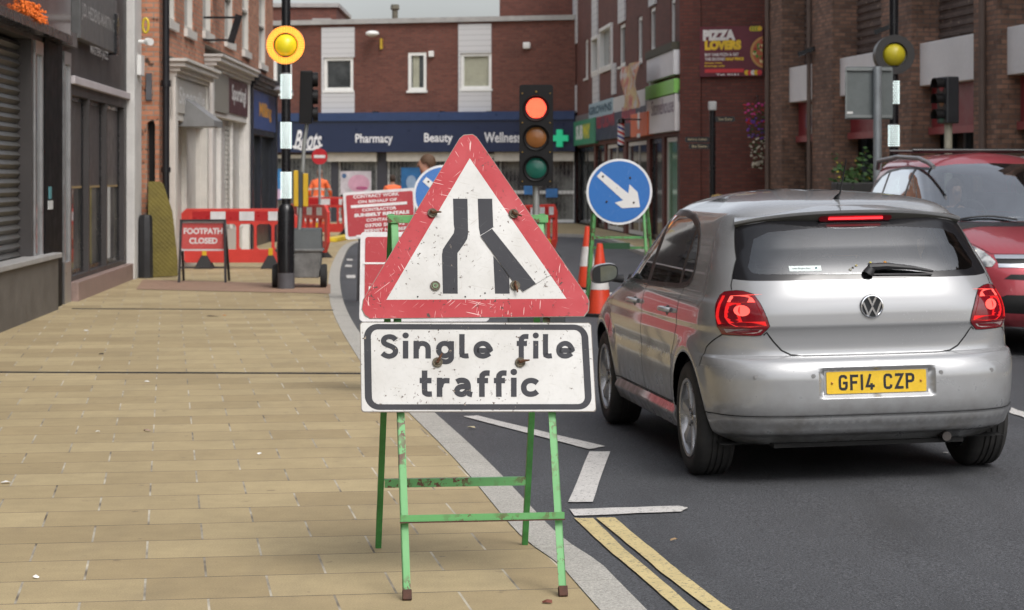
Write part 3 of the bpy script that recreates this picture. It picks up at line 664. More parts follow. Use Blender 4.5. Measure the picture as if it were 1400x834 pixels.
r = WB.rect(300, 310, 35, 52, .3); mb = MB(); mb.bar((r[0], -.02, 4.35), (r[0], -.65, 4.35), .04); mb.bar((r[0], -.02, 3.95), (r[0], -.5, 3.95), .04); mb.bar((r[0], -.65, 4.4), (r[0], -.5, 3.9), .05, .12); mb.build('sign_bracket', M_BLACKP, t)
MB().box(WB.hit(290, 0)[0], WB.hit(290, 0)[0] + .06, -.75, -.1, 4.9, 5.8).build('hanging_sign', mat('red_hanging_sign', (.28, .03, .03), .5), t)
px = .12
mb = MB(); mb.tube([(px, -.09, 0), (px, -.09, 4.9)], .055, 12); mb.tube([(px, -.09, 2.92), (px, -.09, 3.02)], .075, 12); mb.tube([(px, -.09, 1.6), (px, -.09, 1.68)], .075, 12)
mb.lathe([(.06, 4.45), (.16, 4.65), (.17, 4.8)], (px, -.09, 0)); mb.tube([(px, -.3, 4.72), (px, -.09, 4.62)], .045, 10)
mb.build('downpipe', mat('black_iron', (.012, .012, .015), .35), t, smooth=40)
# CCTV camera and chain on the white pier
mb = MB(); p = PX(203, 57, 34.1); mb.tube([p + Vector((-.16, 0, 0)), p + Vector((-.02, 0, 0))], .03); mb.tube([p + Vector((-.02, -.02, .0)), p + Vector((.05, -.10, -.01))], .055, 14)
o = mb.build('security_camera', M_UPVC, smooth=40); o['label'] = 'white tubular security camera on the white pier'; o['category'] = 'camera'
mb = MB(); p = PX(193, 90, 34.2); mb.box(p.x - .05, p.x + .05, p.y - .3, p.y, p.z - .15, p.z + .15); mb.add([(p.x - .02, p.y - .31, p.z - .15), (p.x + .07, p.y - .31, p.z - .3), (p.x + .03, p.y - .2, p.z - .33)], [(0, 1, 2)])
o = mb.build('junction_box', M_UPVC); o['label'] = 'white box fixed to the pier under the security camera'; o['category'] = 'box'
mb = MB(); pts = [PX(199 + 4 * math.sin(k * .5), 35 - 10 * math.cos(k * .5), 33.0) for k in range(14)]; mb.tube(pts, .018, 8)
o = mb.build('cable_loop', mat('yellow_cable', (.65, .48, .03), .4), smooth=50); o['label'] = 'small yellow cable loop hanging above the security camera'; o['category'] = 'cable'
# --- pharmacy building closing the street
WP = Wall((PX(330, 0, 76.2).x, 76.2), (PX(787, 0, 73.0).x, 73.0))
t = thing('pharmacy_building', 'two-storey plum brick pharmacy with navy fascia closing the end of the street', 'building', (WP.p0.x, WP.p0.y, 0), WP.rz)
LP = WP.L
def pr(x0, x1, yt, yb, off=0): return WP.rect(x0, x1, yt, yb, off)
M_CLAD = NT('white_cladding'); c = M_CLAD.coord(); wv = M_CLAD.n('ShaderNodeSeparateXYZ'); M_CLAD.l(c, wv.inputs[0])
fr = M_CLAD.math('FRACT', M_CLAD.math('MULTIPLY', wv.outputs[2], 5.5)); M_CLAD = M_CLAD.bsdf(M_CLAD.mix(M_CLAD.rng(fr, .90, .94), (.52, .52, .53), (.30, .30, .31)), .5)
ztop = pr(486, 500, 33, 60)[3]; zf = pr(486, 500, 165, 208, .3)
wins = [pr(374, 399, 80, 128), pr(443, 483, 79, 124), pr(558, 583, 72, 124), pr(630, 672, 73, 122)]
clads = [pr(440, 485, 38, 163), pr(627, 672, 33, 162)]
holes = list(wins); doors = [pr(x0, x1, 222, 304) for x0, x1 in ((372, 390), (392, 452), (462, 515), (529, 622), (628, 676), (682, 800 - 15))]
gh = [(a, b, 0.02, 2.42) for a, b, c_, d_ in doors]
gh = [g for g in gh if g[1] < LP]
mb = MB(); front(mb, 0, LP, 2.3, ztop, holes, .2); mb.build('wall', B_RED, t)
mb = MB(); front(mb, 0, LP, -.05, 2.3, [(a, b, c_, min(d_, 2.25)) for a, b, c_, d_ in gh], .3)
mb.build('shop_wall', mat('dark_pilaster', (.035, .035, .045), .6), t)
body(t, LP, 9, ztop, B_RED, .34)
MB().box(-.1, LP, -.12, .4, ztop, ztop + .16).build('coping', M_LEAD, t)
for r in clads: 
    for w_ in wins[1::2]:
        if r[0] < w_[0] + .3 < r[1]: 
            mb = MB(); mb.box(r[0], r[1], -.04, -.002, w_[3], r[3]); mb.box(r[0], r[1], -.04, -.002, r[2], w_[2] - .08)
            if w_[0] > r[0] + .02: mb.box(r[0], w_[0], -.04, -.002, w_[2] - .08, w_[3])
            mb.build('cladding', M_CLAD, t)
for i, h in enumerate(wins): window(t, h, .12, .10, M_UPVC, M_PANE, sill=.07, curtain=[None, None, (.1, .6), (0, .97)][i], proud=.06)
r = pr(330, 787, 165, 208, .3); MB().box(-.05, LP + .05, -.3, -.002, zf[2], zf[3]).build('fascia', mat('navy_fascia', (.012, .022, .062), .35, var=.06), t)
MB().box(-.05, LP + .05, -.36, -.001, zf[3] - .01, zf[3] + .0 + (pr(486, 500, 165, 176, .3)[3] - pr(486, 500, 165, 176, .3)[2])).build('fascia_capping', mat('blue_capping', (.022, .045, .12), .35), t)
wt = mat('white_raised_letters', (.70, .70, .72), .4)
for s_, x0, x1, yt, yb in (('Pharmacy', 486, 537, 183, 199), ('Beauty', 580, 619, 182, 198), ('Wellness', 662, 712, 181, 195)):
    r = pr(x0, x1, yt, yb, .3); text(s_, r[0], r[2], r[1], r[3], -.305, wt, t, bold=.02)
r = pr(402, 440, 178, 204, .3); text('Boots', r[0], r[2], r[1], r[3], -.305, wt, t, bold=.02, shear=.5)
mb = MB(); cxs = [(r[0] + (r[1] - r[0]) * u, r[2] + (r[3] - r[2]) * v) for u, v in ((-.05, .15), (.3, -.02), (.7, .0), (1.02, .22))]
Lf, Rt = stroke([p for p in cxs], .07); mb.add([(p.x, -.306, p.y) for p in Lf] + [(p.x, -.306, p.y) for p in Rt], [(i, i + 1, 5 + i, 4 + i) for i in range(3)]); mb.build('underline', wt, t)
mb = MB(); r = pr(753, 776, 178, 200, .45); cx, cz, hw = (r[0] + r[1]) / 2, (r[2] + r[3]) / 2, (r[1] - r[0]) / 2
for aa, bb in ((hw, hw * .34), (hw * .34, hw)): mb.box(cx - aa, cx + aa, -.45 - .001 * (aa > bb), -.32, cz - bb, cz + bb)
mb.build('pharmacy_cross', emis('green_cross', (.02, .50, .25), .25, (.03, .45, .22)), t)
cream = mat('cream_shutter_box', (.50, .47, .42), .6)
for x0, x1 in ((448, 515), (529, 628), (676, 785)):
    r = pr(x0, x1, 208, 222, .12); MB().box(r[0], r[1], -.15, -.003, 2.02, zf[2] - .01).build('shutter_box', cream, t)
lat = mat('pale_lattice', (.22, .22, .22), .5)
for k, g in enumerate(gh):
    a, b, c_, d_ = g; d_ = min(d_, 2.25)
    fr_ = MB(); fw = .09
    nb = max(1, round((b - a) / 1.05))
    for q in range(nb + 1): x = a + (b - a) * q / nb; fr_.box(max(a, x - fw / 2), min(b, x + fw / 2), .08, .16, 0, d_)
    fr_.box(a, b, .085, .155, d_ - .12, d_); fr_.box(a, b, .085, .155, .0, .12)
    if k >= 4: fr_.box(a, b, .085, .155, .95, 1.06)
    o = fr_.build('door_frame', M_UPVC, t); MB().box(a, b, .17, .18, 0, d_).build('pane', m_pane('shop_window', (.03, .034, .04), (.20, .21, .20), .1), o)
    lt = MB(); s_ = .14; x = a
    while x < b:
        for sg in (0, 1):
            z = .12; xx = x
            while z < d_ - .15:
                x2 = x + (s_ / 2 if int((z - .12) / .2) % 2 == sg else 0); x1_ = x + (s_ / 2 if int((z - .12) / .2) % 2 != sg else 0)
                lt.bar((min(x1_, b), .07, z), (min(x2, b), .07, min(z + .2, d_ - .12)), .008, .006); z += .2
        x += s_
    if k != 3: lt.build('folding_lattice', lat, t)
    else: lt.build('folding_lattice', lat, t)
def poster(xs, ys, col, nm, lab, cols=()):
    r = pr(xs[0], xs[1], ys[0], ys[1], .0); o = MB().box(r[0], r[1], .030, .045, r[2], r[3]).build('window_poster', mat(nm, col, .5, var=.25, vs=2), t)
    for (u0, u1, v0, v1, cc, n2) in cols:
        W_, H_ = r[1] - r[0], r[3] - r[2]; q = MB(); q.prism([(r[0] + W_ * (u0 + u1) / 2 + W_ * (u1 - u0) / 2 * math.cos(a_), r[2] + H_ * (v0 + v1) / 2 + H_ * (v1 - v0) / 2 * math.sin(a_)) for a_ in [k * math.pi / 12 for k in range(24)]], lambda a, b, tt: (a, tt, b), .022, .029); q.build('poster_mark', mat(n2, cc, .5), o)
poster((372, 389), (231, 273), (.03, .18, .42), 'blue_poster', '', ((.1, .9, .02, .35, (.55, .40, .55), 'pink_spot'),))
poster((465, 507), (234, 266), (.52, .48, .52), 'pink_poster', '', ((.25, .95, .1, .85, (.55, .30, .40), 'pink_patch'), (.05, .2, .7, .9, (.05, .12, .25), 'navy_spot'), (.5, .9, .2, .35, (.60, .12, .30), 'magenta_patch')))
poster((548, 576), (229, 272), (.02, .13, .33), 'deep_blue_poster', '', ((.25, .75, .3, .75, (.25, .35, .50), 'pale_blue_spot'),))
poster((746, 762), (258, 270), (.05, .20, .50), 'blue_card', ''); poster((716, 730), (252, 266), (.04, .16, .45), 'blue_card', '')
# roof level: taller blocks, vent boxes
def rf(x0, x1, yt, yb, d, dep, m, nm='roof_block'):
    p0, p1 = PX(x0, yt, d), PX(x1, yb, d); M = Matrix.Translation(-Vector((WP.p0.x, WP.p0.y, 0))); Rz = Matrix.Rotation(-WP.rz, 4, 'Z')
    q = Rz @ (M @ Vector(((p0.x + p1.x) / 2, d, 0))); o = MB().box(-(p1.x - p0.x) / 2, (p1.x - p0.x) / 2, 0, dep, ztop - .5, p0.z).build(nm, m, t, loc=(q.x, q.y, 0), rot=(0, 0, -WP.rz)); return p0, p1, q
for (x0, x1, yt, d, dep) in ((330, 460, 10, 80, 6), (683, 790, -40, 76, 7)):
    p0, p1, q = rf(x0, x1, yt, 40, d, dep, B_RED)
    MB().box(-(p1.x - p0.x) / 2 - .1, (p1.x - p0.x) / 2 + .1, -.1, dep, p0.z, p0.z + .14).build('coping', M_LEAD, t, loc=(q.x, q.y, 0), rot=(0, 0, -WP.rz))
rf(427, 452, 25, 33, 77.5, 1.5, M_LEAD, 'roof_vent')
p = PX(540, 12, 77); q = Matrix.Rotation(-WP.rz, 4, 'Z') @ (p - Vector((WP.p0.x, WP.p0.y, 0)))
MB().tube([(q.x, q.y, ztop - .3), (q.x, q.y, 7.2), (q.x, q.y, 7.25), (q.x, q.y, 7.4)], [.11, .10, .16, .14], 12).build('flue', mat('mossy_flue', (.13, .12, .09), .8), t)
r = pr(499, 518, 35, 46, .4); MB().sphere(((r[0] + r[1]) / 2, -.35, r[2]), .23, n=14, sc=(1, 1, .45)).build('floodlight', M_UPVC, t, smooth=60)
MB().box((r[0] + r[1]) / 2 + .18, (r[0] + r[1]) / 2 + .24, -.1, -.002, r[2] - .5, r[2] - .15).build('cable_box', mat('yellow_tag', (.5, .33, .03), .5), t)
r = pr(587, 594, 70, 78); MB().box(*r[:2], -.12, -.002, *r[2:]).build('vent', M_UPVC, t, bevel=.02)
r = pr(716, 726, 58, 67); MB().box(*r[:2], -.14, -.002, *r[2:]).build('vent', M_UPVC, t, bevel=.04)
for x_ in (512, 603, 667): r = pr(x_, x_ + 6, 152, 160); MB().box(r[0], r[1], -.2, -.002, r[2], r[3]).build('small_fitting', M_BLACKP, t)

# --- right row running away from us
WR = Wall((2.02, 74.0), (3.74, 50.0))
t = thing('corner_parade', 'plum brick parade of small shops on the right, signs stepping towards the pizza banner', 'building', (WR.p0.x, WR.p0.y, 0), WR.rz)
LR = WR.L
def rr_(*a): r = WR.rect(*a); return r[0], min(r[1], LR - .02), r[2], r[3]
ups = [rr_(822, 838, 40, 97), rr_(842, 846, 40, 92), rr_(872, 878, 25, 85), rr_(808, 818, 55, 105), rr_(888, 898, 10, 72), rr_(917, 923, 5, 70), rr_(846, 852, 35, 92)]
ups = []
for x0, x1, yt, yb, nm in ((783, 787, 65, 115, 0), (800, 804, 55, 108, 0), (811, 820, 52, 103, 0), (822, 838, 40, 98, 1), (847, 855, 35, 92, 0), (872, 878, 24, 86, 0), (889, 896, 12, 72, 0), (917, 923, 0, 70, 0)):
    r = rr_(x0, x1, yt, yb); ups.append(r)
gr = [rr_(x0, x1, 205, 300) for x0, x1 in ((787, 812), (814, 826), (828, 852), (856, 884), (888, 905), (908, 926))]
holes = ups + [(a, b, 0, 2.45) for a, b, _, _ in gr]
mb = MB(); front(mb, 0, LR, -.05, 10.5, holes, .2); mb.build('wall', B_RED2, t); body(t, LR - .02, 9, 10.5, B_RED2, .3)
for i, h in enumerate(ups): window(t, h, .1, .09, M_UPVC, M_PANE if i != 3 else m_pane('grey_curtained_glass', (.10, .12, .12), (.16, .18, .18)), sill=.06, proud=.12 if i in (2, 3) else .02)
for i, g in enumerate(gr):
    window(t, (g[0], g[1], .02, 2.43), .12, .10, [M_BLACKP, M_BLACKP, M_CREAM, M_CREAM, M_BLACKP, M_CREAM][i], M_PANE if i != 5 else m_pane('green_film', (.10, .30, .17), (.2, .4, .28)), sill=0, bars=1 if i in (0, 2, 3) else 0)
for x0, x1, yt, yb in ((785, 790, 0, 62), (785, 789, 118, 155), (811, 818, 0, 52), (812, 820, 105, 145), (838, 843, 88, 130), (847, 856, 0, 33), (889, 898, 0, 10), (890, 897, 74, 135)):
    r = rr_(x0, x1, yt, yb); MB().box(r[0], r[1], -.05, -.002, r[2], r[3]).build('cladding', M_CLAD, t)
def sgn(x0, x1, yt, yb, nm, col, dep=.25, em=None):
    r = rr_(x0, x1, yt, yb, dep); MB().box(r[0], r[1], -dep, -.002, r[2], r[3]).build('shop_sign', mat(nm, col, .45, var=.05), t, bevel=.01); return r
r = sgn(783, 928, 160, 172, 'weathered_fascia', (.16, .14, .14), .06)
r = sgn(781, 813, 168, 200, 'green_signboard', (.05, .24, .13), .12)
yl, wl_ = mat('yellow_letters', (.70, .62, .03), .5), mat('white_letters', (.70, .70, .68), .5)
zz = (r[3] - r[2]); text('SUB', r[0] + (r[1] - r[0]) * .22, r[2] + zz * .22, r[0] + (r[1] - r[0]) * .52, r[2] + zz * .82, -.124, wl_, t, bold=.05); text('WAY', r[0] + (r[1] - r[0]) * .52, r[2] + zz * .22, r[0] + (r[1] - r[0]) * .82, r[2] + zz * .82, -.124, yl, t, bold=.05)
r = sgn(814, 887, 160, 193, 'navy_signboard', (.018, .025, .055), .09)
text('RED CROWN', r[0] + .4, r[2] + .35, r[0] + (r[1] - r[0]) * .40, r[2] + .75, -.095, mat('red_letters', (.35, .03, .05), .5), t, bold=.04); text('BARBER', r[0] + (r[1] - r[0]) * .55, r[2] + .35, r[0] + (r[1] - r[0]) * .80, r[2] + .8, -.095, mat('red_letters', (.35, .03, .05), .5), t, bold=.04)
r = sgn(805, 837, 143, 163, 'pale_blue_lightbox', (.30, .42, .48), .10); text('GROWNS', r[0] + .1, r[2] + .1, r[1] - .1, r[3] - .1, -.104, mat('dark_teal_letters', (.04, .10, .14), .5), t, bold=.05)
r = sgn(838, 882, 134, 158, 'white_lightbox', (.55, .54, .53), .08)
r = sgn(862, 885, 157, 188, 'orange_signboard', (.70, .13, .03), .16); mb = MB(); cx, cz = (r[0] + r[1]) / 2, (r[2] + r[3]) / 2 + .1; mb.prism(circ(cx, cz, .22, 20), lambda a, b, tt: (a, tt, b), -.166, -.162); mb.box(cx - .3, cx + .3, -.166, -.162, cz - .42, cz - .32); mb.build('sign_mark', wl_, t)
r = sgn(884, 929, 138, 184, 'pale_grey_signboard', (.70, .67, .67), .12); text('Stonehouse', r[0] + .9, r[2] + .42, r[1] - .15, r[2] + .78, -.124, mat('mauve_letters', (.16, .10, .16), .5), t, bold=.01)
r = sgn(882, 929, 119, 137, 'lime_green_board', (.26, .60, .13), .14)
r = sgn(884, 929, 82, 113, 'blank_white_panel', (.72, .72, .74), .15); MB().box(r[0], r[1], -.19, -.002, r[3], r[3] + .18).build('panel_capping', mat('mossy_capping', (.08, .075, .055), .9), t)
r = rr_(852, 873, 92, 152, .6); mb = MB(); n = 10
for i in range(n + 1):
    for j in range(7): mb.v.append((r[0] + (r[1] - r[0]) * j / 6, -.62 + .06 * math.sin(j * 1.3 + i * .6), r[2] + (r[3] - r[2]) * i / n))
for i in range(n):
    for j in range(6): mb.f.append((i * 7 + j, i * 7 + j + 1, (i + 1) * 7 + j + 1, (i + 1) * 7 + j)); mb.m.append(0)
tt = NT('printed_banner'); c = tt.coord(); col = tt.mix(tt.rng(tt.noise(c, 2.2, 3), .42, .55), (.45, .14, .10), (.55, .42, .20)); col = tt.mix(tt.rng(tt.noise(c, 3.1, 2), .55, .6), col, (.50, .45, .42)); mp_ = tt.bsdf(col, .7)
mb.build('fabric_banner', mp_, t, smooth=180, fix=False)
# barber pole
p = PX(849, 180, 55.5); b = thing('barber_pole', 'red, white and blue striped barber pole hanging from the parade fascia', 'barber pole', (p.x, p.y, p.z))
tt = NT('barber_stripes'); c = tt.coord('Object', (1, 1, 1)); sp = tt.n('ShaderNodeSeparateXYZ'); tt.l(c, sp.inputs[0]); an = tt.math('MULTIPLY', tt.math('ARCTAN2', sp.outputs[1], sp.outputs[0]), 1 / (2 * math.pi))
ff = tt.math('FRACT', tt.math('ADD', tt.math('MULTIPLY', sp.outputs[2], 4.5), an)); c1 = tt.mix(tt.math('GREATER_THAN', ff, .25), (.02, .05, .30), (.75, .75, .75)); c2 = tt.mix(tt.math('GREATER_THAN', ff, .5), c1, (.55, .03, .03)); c3 = tt.mix(tt.math('GREATER_THAN', ff, .75), c2, (.75, .75, .75)); mbp = tt.bsdf(c3, .25)
MB().tube([(0, 0, -.33), (0, 0, .22)], .085, 16).build('striped_cylinder', mbp, b, smooth=40); mb = MB(); mb.lathe([(.0, .34), (.08, .32), (.11, .22), (.11, .2)]); mb.lathe([(.10, -.33), (.06, -.38), (0, -.40)]); mb.tube([(0, 0, .3), (.5, 0, .3)], .02); mb.build('cap', M_BLACKP, b, smooth=40)

# --- brick gable with the pizza banner, facing us
WZ = Wall((3.76, 49.95), (6.2, 49.2))
t = thing('brick_gable', 'tall plain dull red brick gable carrying the pizza banner', 'building', (WZ.p0.x, WZ.p0.y, 0), WZ.rz)
mb = MB(); mb.box(0, WZ.L, 0, .28, -.05, 11); mb.box(-.02, .45, -.06, -.001, -.05, 11.0); mb.build('wall', B_RED2, t)
r = WZ.rect(957, 1043, 37, 105, .08); z = thing('pizza_banner', 'maroon PIZZA LOVERS banner fixed to the brick gable', 'banner', (WZ.p0.x, WZ.p0.y, 0), WZ.rz)
W_, H_ = r[1] - r[0], r[3] - r[2]
MB().box(r[0], r[1], -.09, -.062, r[2], r[3]).build('board', mat('banner_maroon', (.13, .022, .035), .45, var=.1), z)
def bx(u0, u1, v0, v1): return r[0] + W_ * u0, r[3] - H_ * v1, r[0] + W_ * u1, r[3] - H_ * v0
def bt(s_, u0, u1, v0, v1, m_, bold=.03): q = bx(u0, u1, v0, v1); text(s_, q[0], q[1], q[2], q[3], -.094, m_, z, bold=bold)
by, bw, br = mat('banner_yellow', (.75, .50, .03), .5), mat('banner_white', (.70, .68, .66), .5), mat('banner_red', (.60, .04, .05), .5)
bt('PIZZA', .05, .57, .06, .28, bw, .08); bt('LOVERS', .08, .66, .27, .47, by, .08)
bt('BUY ONE PIZZA & GET', .08, .62, .53, .59, bw); bt('THE SECOND', .08, .40, .62, .68, bw); bt('HALF PRICE', .41, .70, .62, .68, by, .06); bt('Monday Friday', .08, .36, .71, .75, by); bt('Evenings only', .08, .40, .77, .81, by)
q = bx(.08, .70, .85, .92); MB().box(q[0], q[2], -.096, -.091, q[1], q[3]).build('red_strip', br, z); bt('Tel. 0161', .26, .62, .94, .98, bw)
q = bx(.70, 1.0, .2, .85); cx, cz = q[2] + .08, (q[1] + q[3]) / 2; rad = (q[3] - q[1]) / 2
def disc(cx_, cz_, rr2, m_, y_, n=28): 
    pts = [(min(a, r[1]), b2) for a, b2 in circ(cx_, cz_, rr2, n)]; return MB().prism(pts, lambda a, b2, t2: (a, t2, b2), y_ - .003, y_).build('pizza_picture', m_, z)
disc(cx, cz, rad, mat('crust', (.55, .30, .10), .6), -.092); disc(cx, cz, rad * .86, mat('pizza_sauce', (.50, .13, .06), .6), -.096)
for k in range(26):
    a = random.uniform(math.pi * .5, math.pi * 1.5); q_ = rad * .8 * math.sqrt(random.random()); disc(cx + q_ * math.cos(a), cz + q_ * math.sin(a), random.uniform(.025, .06), [mat('basil', (.10, .25, .04), .6), mat('cheese', (.70, .58, .30), .6), mat('pepperoni', (.40, .05, .04), .6)][k % 3], -.100 - .0003 * k, 10)
for k in range(7): q = bx(.83 + .02 * k, .84, .02 + .015 * k, .1); disc(min(q[0], r[1] - .07), q[1] + .05, .06, [by, mat('basil', (.10, .25, .04), .6)][k % 2], -.095 - .0003 * k, 8)
for k in range(5): q = bx(.75 + .05 * k, .84, .86 + .01 * k, .93); disc(min(q[0], r[1] - .07), q[1], .06, [by, br, bw][k % 3], -.095 - .0003 * k, 8)

# --- dark arcade on the right
AX = lambda d: 12.26 - .1333 * d
WA = Wall((AX(49.2), 49.2), (AX(10), 10.0))
t = thing('dark_arcade', 'long dark brown brick arcade with blank white panels and maroon fascias on the right', 'building', (WA.p0.x, WA.p0.y, 0), WA.rz)
LA = WA.L; ra = WA.rect
piers = [ra(x0, x1, 0, 10, .45)[:2] for x0, x1 in ((1046, 1069), (1110, 1138), (1205, 1246), (1331, 1364))]
st = piers[3][0] - piers[2][0]; x = piers[3][0] + st
while x < LA: piers.append((x, x + .9)); x += st
mb = MB()
for a, b in piers: mb.box(a, b, -.45, .05, -.05, 11); 
mb.build('pier', B_BROWN, t)
mb = MB(); zz = 3.05; pts = []
while zz < 11: pts += [(.05, zz), (.05, zz + .075), (.02, zz + .078), (.02, zz + .147)]; zz += .15
n = len(pts); mb.add([(0, a, b) for a, b in pts] + [(LA, a, b) for a, b in pts], [(i, n + i, n + i + 1, i + 1) for i in range(n - 1)]); mb.build('spandrel_wall', M_RIB, t, fix=False)
MB().box(0, LA, .4, 9, -.05, 10.98).build('building_block', B_BROWN, t)
mpan, mfas = mat('blank_white_panel_paint', (.74, .74, .75), .55, var=.07, vs=1.2), mat('deep_red_fascia', (.22, .026, .036), .4, var=.08)
for i in range(len(piers) - 1):
    a, b = piers[i][1] + .02, piers[i + 1][0] - .02
    if i == 0: q = ra(1067, 1110, 100, 149, .3)
    MB().box(a - (.12 if i else 0), b - .02, -.30, .04, 3.06, 3.78).build('blank_panel', mpan, t, bevel=.012)
    MB().box(a, b, -.10, .05, 2.32, 3.05).build('fascia', mfas, t); MB().box(a, b, -.16, -.101, 2.24, 2.36).build('fascia_trim', mat('rose_trim', (.30, .07, .075), .45), t)
    if i == 0:
        MB().box(a + .9, b - 1.2, -.115, -.102, 2.40, 3.0).build('lightbox', mat('cream_lightbox', (.52, .50, .48), .5), t)
        text('tone', a + 1.2, 2.52, b - 1.7, 2.88, -.118, mat('mauve_letters', (.16, .10, .16), .5), t, bold=.03)
    n = 3
    for k in range(n):
        u0, u1 = a + (b - a) * k / n, a + (b - a) * (k + 1) / n
        MB().box(u0 + .06, u1 - .06, .2, .21, .5, 2.25).build('pane', m_pane('arcade_glass', (.012, .014, .018), (.06, .065, .075), .06), t)
    mb = MB(); 
    for k in range(n + 1): u = a + (b - a) * k / n; mb.box(u - .06, u + .06, .12, .26, 0, 2.3)
    mb.box(a, b, .1, .27, 0, .5); mb.build('shopfront_frame', mat('blue_grey_joinery', (.05, .06, .075), .5), t)
for px, w_ in ((1049, .05), (1106, .045), (1343, .06)):
    a = WA.hit(px, 0, .5)[0]; MB().tube([(a, -.5, 0), (a, -.5, 10.9)], w_, 10).build('downpipe', mat('brown_pipe', (.12, .085, .07), .6), t, smooth=40)
for px, py in ((1110, 66), (1217, 35)):
    a, z_ = WA.hit(px, py, .5); mb = MB(); mb.bar((a, -.45, z_), (a - .1, -.75, z_ - .12), .10, .08); mb.bar((a, -.3, z_ + .1), (a, -.5, z_), .04); mb.build('wall_lamp', M_BLACKP, t)
# hanging basket of flowers on the gable
p = PX(1036, 180, 48.3); t = thing('flower_basket', 'trailing basket of red, purple and white flowers on the gable by the arcade corner', 'flower basket', p)
gm = mat('basket_leaves', (.03, .07, .02), .7)
mb = MB(); 
for k in range(150):
    u = random.random(); a = random.uniform(0, 6.28); rr2 = .26 * (1 - u * .65); c = Vector((rr2 * math.cos(a) * random.random() ** .4, rr2 * math.sin(a) * .8, .55 - u * 1.35)); s_ = random.uniform(.03, .06)
    n_ = Vector((random.uniform(-1, 1), random.uniform(-1, .2), random.uniform(-.5, 1))).normalized(); tv = n_.cross(Vector((.3, .2, 1))).normalized(); bv = n_.cross(tv); mb.add([c + tv * s_, c + bv * s_ * .5, c - tv * s_, c - bv * s_ * .5], [(0, 1, 2, 3)])
mb.build('foliage', gm, t)
for nm, col, z0, z1, n in (('red_petals', (.50, .02, .04), .15, .6, 40), ('pink_petals', (.60, .06, .30), .35, .62, 24), ('purple_petals', (.16, .06, .40), -.15, .3, 46), ('white_petals', (.55, .52, .42), -.8, -.1, 60)):
    mb = MB()
    for k in range(n):
        z_ = random.uniform(z0, z1); rr2 = .28 * (1 - (.55 - z_) / 1.35 * .65); a = random.uniform(0, 6.28); mb.sphere((rr2 * math.cos(a), rr2 * math.sin(a), z_), random.uniform(.02, .035), n=6, sc=(1, 1, .7))
    mb.build('blossom', mat(nm, col, .7), t)
MB().tube([(0, .7, .72), (0, 0, .78), (0, 0, .5)], .012).build('bracket', M_BLACKP, t)
# ---------------------------------------------------------------- street furniture
def beacon(px, py, d, lit, label):
    b = PX(px, py, d); X = b.x; t = thing('belisha_beacon', label, 'crossing beacon', (X, d, 0), group='belisha beacons at the crossing')
    zc = b.z
    MB().lathe([(.115, 0), (.115, 1.05), (.10, 1.12), (.07, 1.16)], n=24).build('base', M_BLACKP, t, smooth=40)
    MB().lathe([(.118, 0.0), (.118, .22)], n=24).build('base_collar', mat('worn_grey_paint', (.09, .09, .10), .6), t, smooth=40)
    z = 1.16; k = 0
    pole = MB().lathe([(.062, 1.15), (.062, zc + (2.4 if True else 0))], n=20).build('pole', M_BLACKP, t, smooth=40)
    for (z0, z1) in ((1.30, 1.72), (2.02, 2.42), (2.62, 2.98)) if False else BANDS(zc):
        bm_ = MB().lathe([(.064, z0), (.068, z0 + .005), (.068, z1 - .005), (.064, z1)], n=20).build('white_band', mat('frosted_band', (.25, .26, .26), .3), t, smooth=40)
        mb = MB(); nr = int((z1 - z0) / .026)
        for i in range(nr):
            for a in range(14):
                an = 2 * math.pi * (a + .5 * (i % 2)) / 14; c = Vector((.069 * math.cos(an), .069 * math.sin(an), z0 + .02 + i * .026)); mb.sphere(c, .0095, n=6)
        mb.build('band_light', emis('white_led', (.85, 1, .98), .8), bm_)
    # lamp head: globe inside a round housing, faces the road
    h = MB(); h.lathe([(.165, -.10), (.262, -.10), (.262, .13), (.19, .15), (.165, .15)] if not lit else [(.165, -.06), (.262, -.06), (.262, .06), (.19, .08), (.165, .08)], (0, 0, zc), 'y', 48, closed=True)
    ho = h.build('housing', mat('dark_housing', (.035, .033, .033), .4), t, smooth=40)
    MB().sphere((0, 0, zc), .157, n=32).build('globe', emis('amber_globe_lit', (1, .75, .02), .18, (.62, .52, .02), .25) if lit else emis('amber_globe', (1, .8, .02), .02, (.52, .44, .03), .3), t, smooth=180)
    if lit:
        mb = MB(); mb.lathe([(.168, -.0625), (.250, -.0625)], (0, 0, zc), 'y', 64, cap=False); mb.build('light_ring', emis('amber_ring', (1, .22, .02), .75), ho)
        mb = MB()
        for r_, n_ in ((.180, 34), (.200, 38), (.220, 42), (.240, 46), (.256, 50)):
            for k in range(n_): a = 2 * math.pi * k / n_; mb.sphere((r_ * math.cos(a), -.067, zc + r_ * math.sin(a)), .0068, n=6)
        mb.build('ring_light', emis('amber_led', (1, .40, .07), 2.2), ho)
    return t
def BANDS(zc): return [(z0, z1) for z0, z1 in ((1.28, 1.66), (1.98, 2.44), (2.58 + .14, 3.09))]
# bands measured on the left post: rows 235-272, 167-205, 100-135
BL = lambda d: [(CH - (yb - HY) * d / FPX, CH - (yt - HY) * d / FPX) for yt, yb in ((235, 272), (167, 204), (100, 136))]
_d = 30.75; BANDS = lambda zc: BL(30.75)
beacon(391, 62, _d, True, 'left crossing beacon with its amber ring lit, beside the footpath closed sign')
BR = lambda d: [(CH - (yb - HY) * d / FPX, CH - (yt - HY) * d / FPX) for yt, yb in ((230, 264), (170, 201), (111, 143))]
BANDS = lambda zc: BR(30.0)
beacon(1222, 75, 30.0, False, 'right crossing beacon with unlit amber globe in a black drum above the red car')
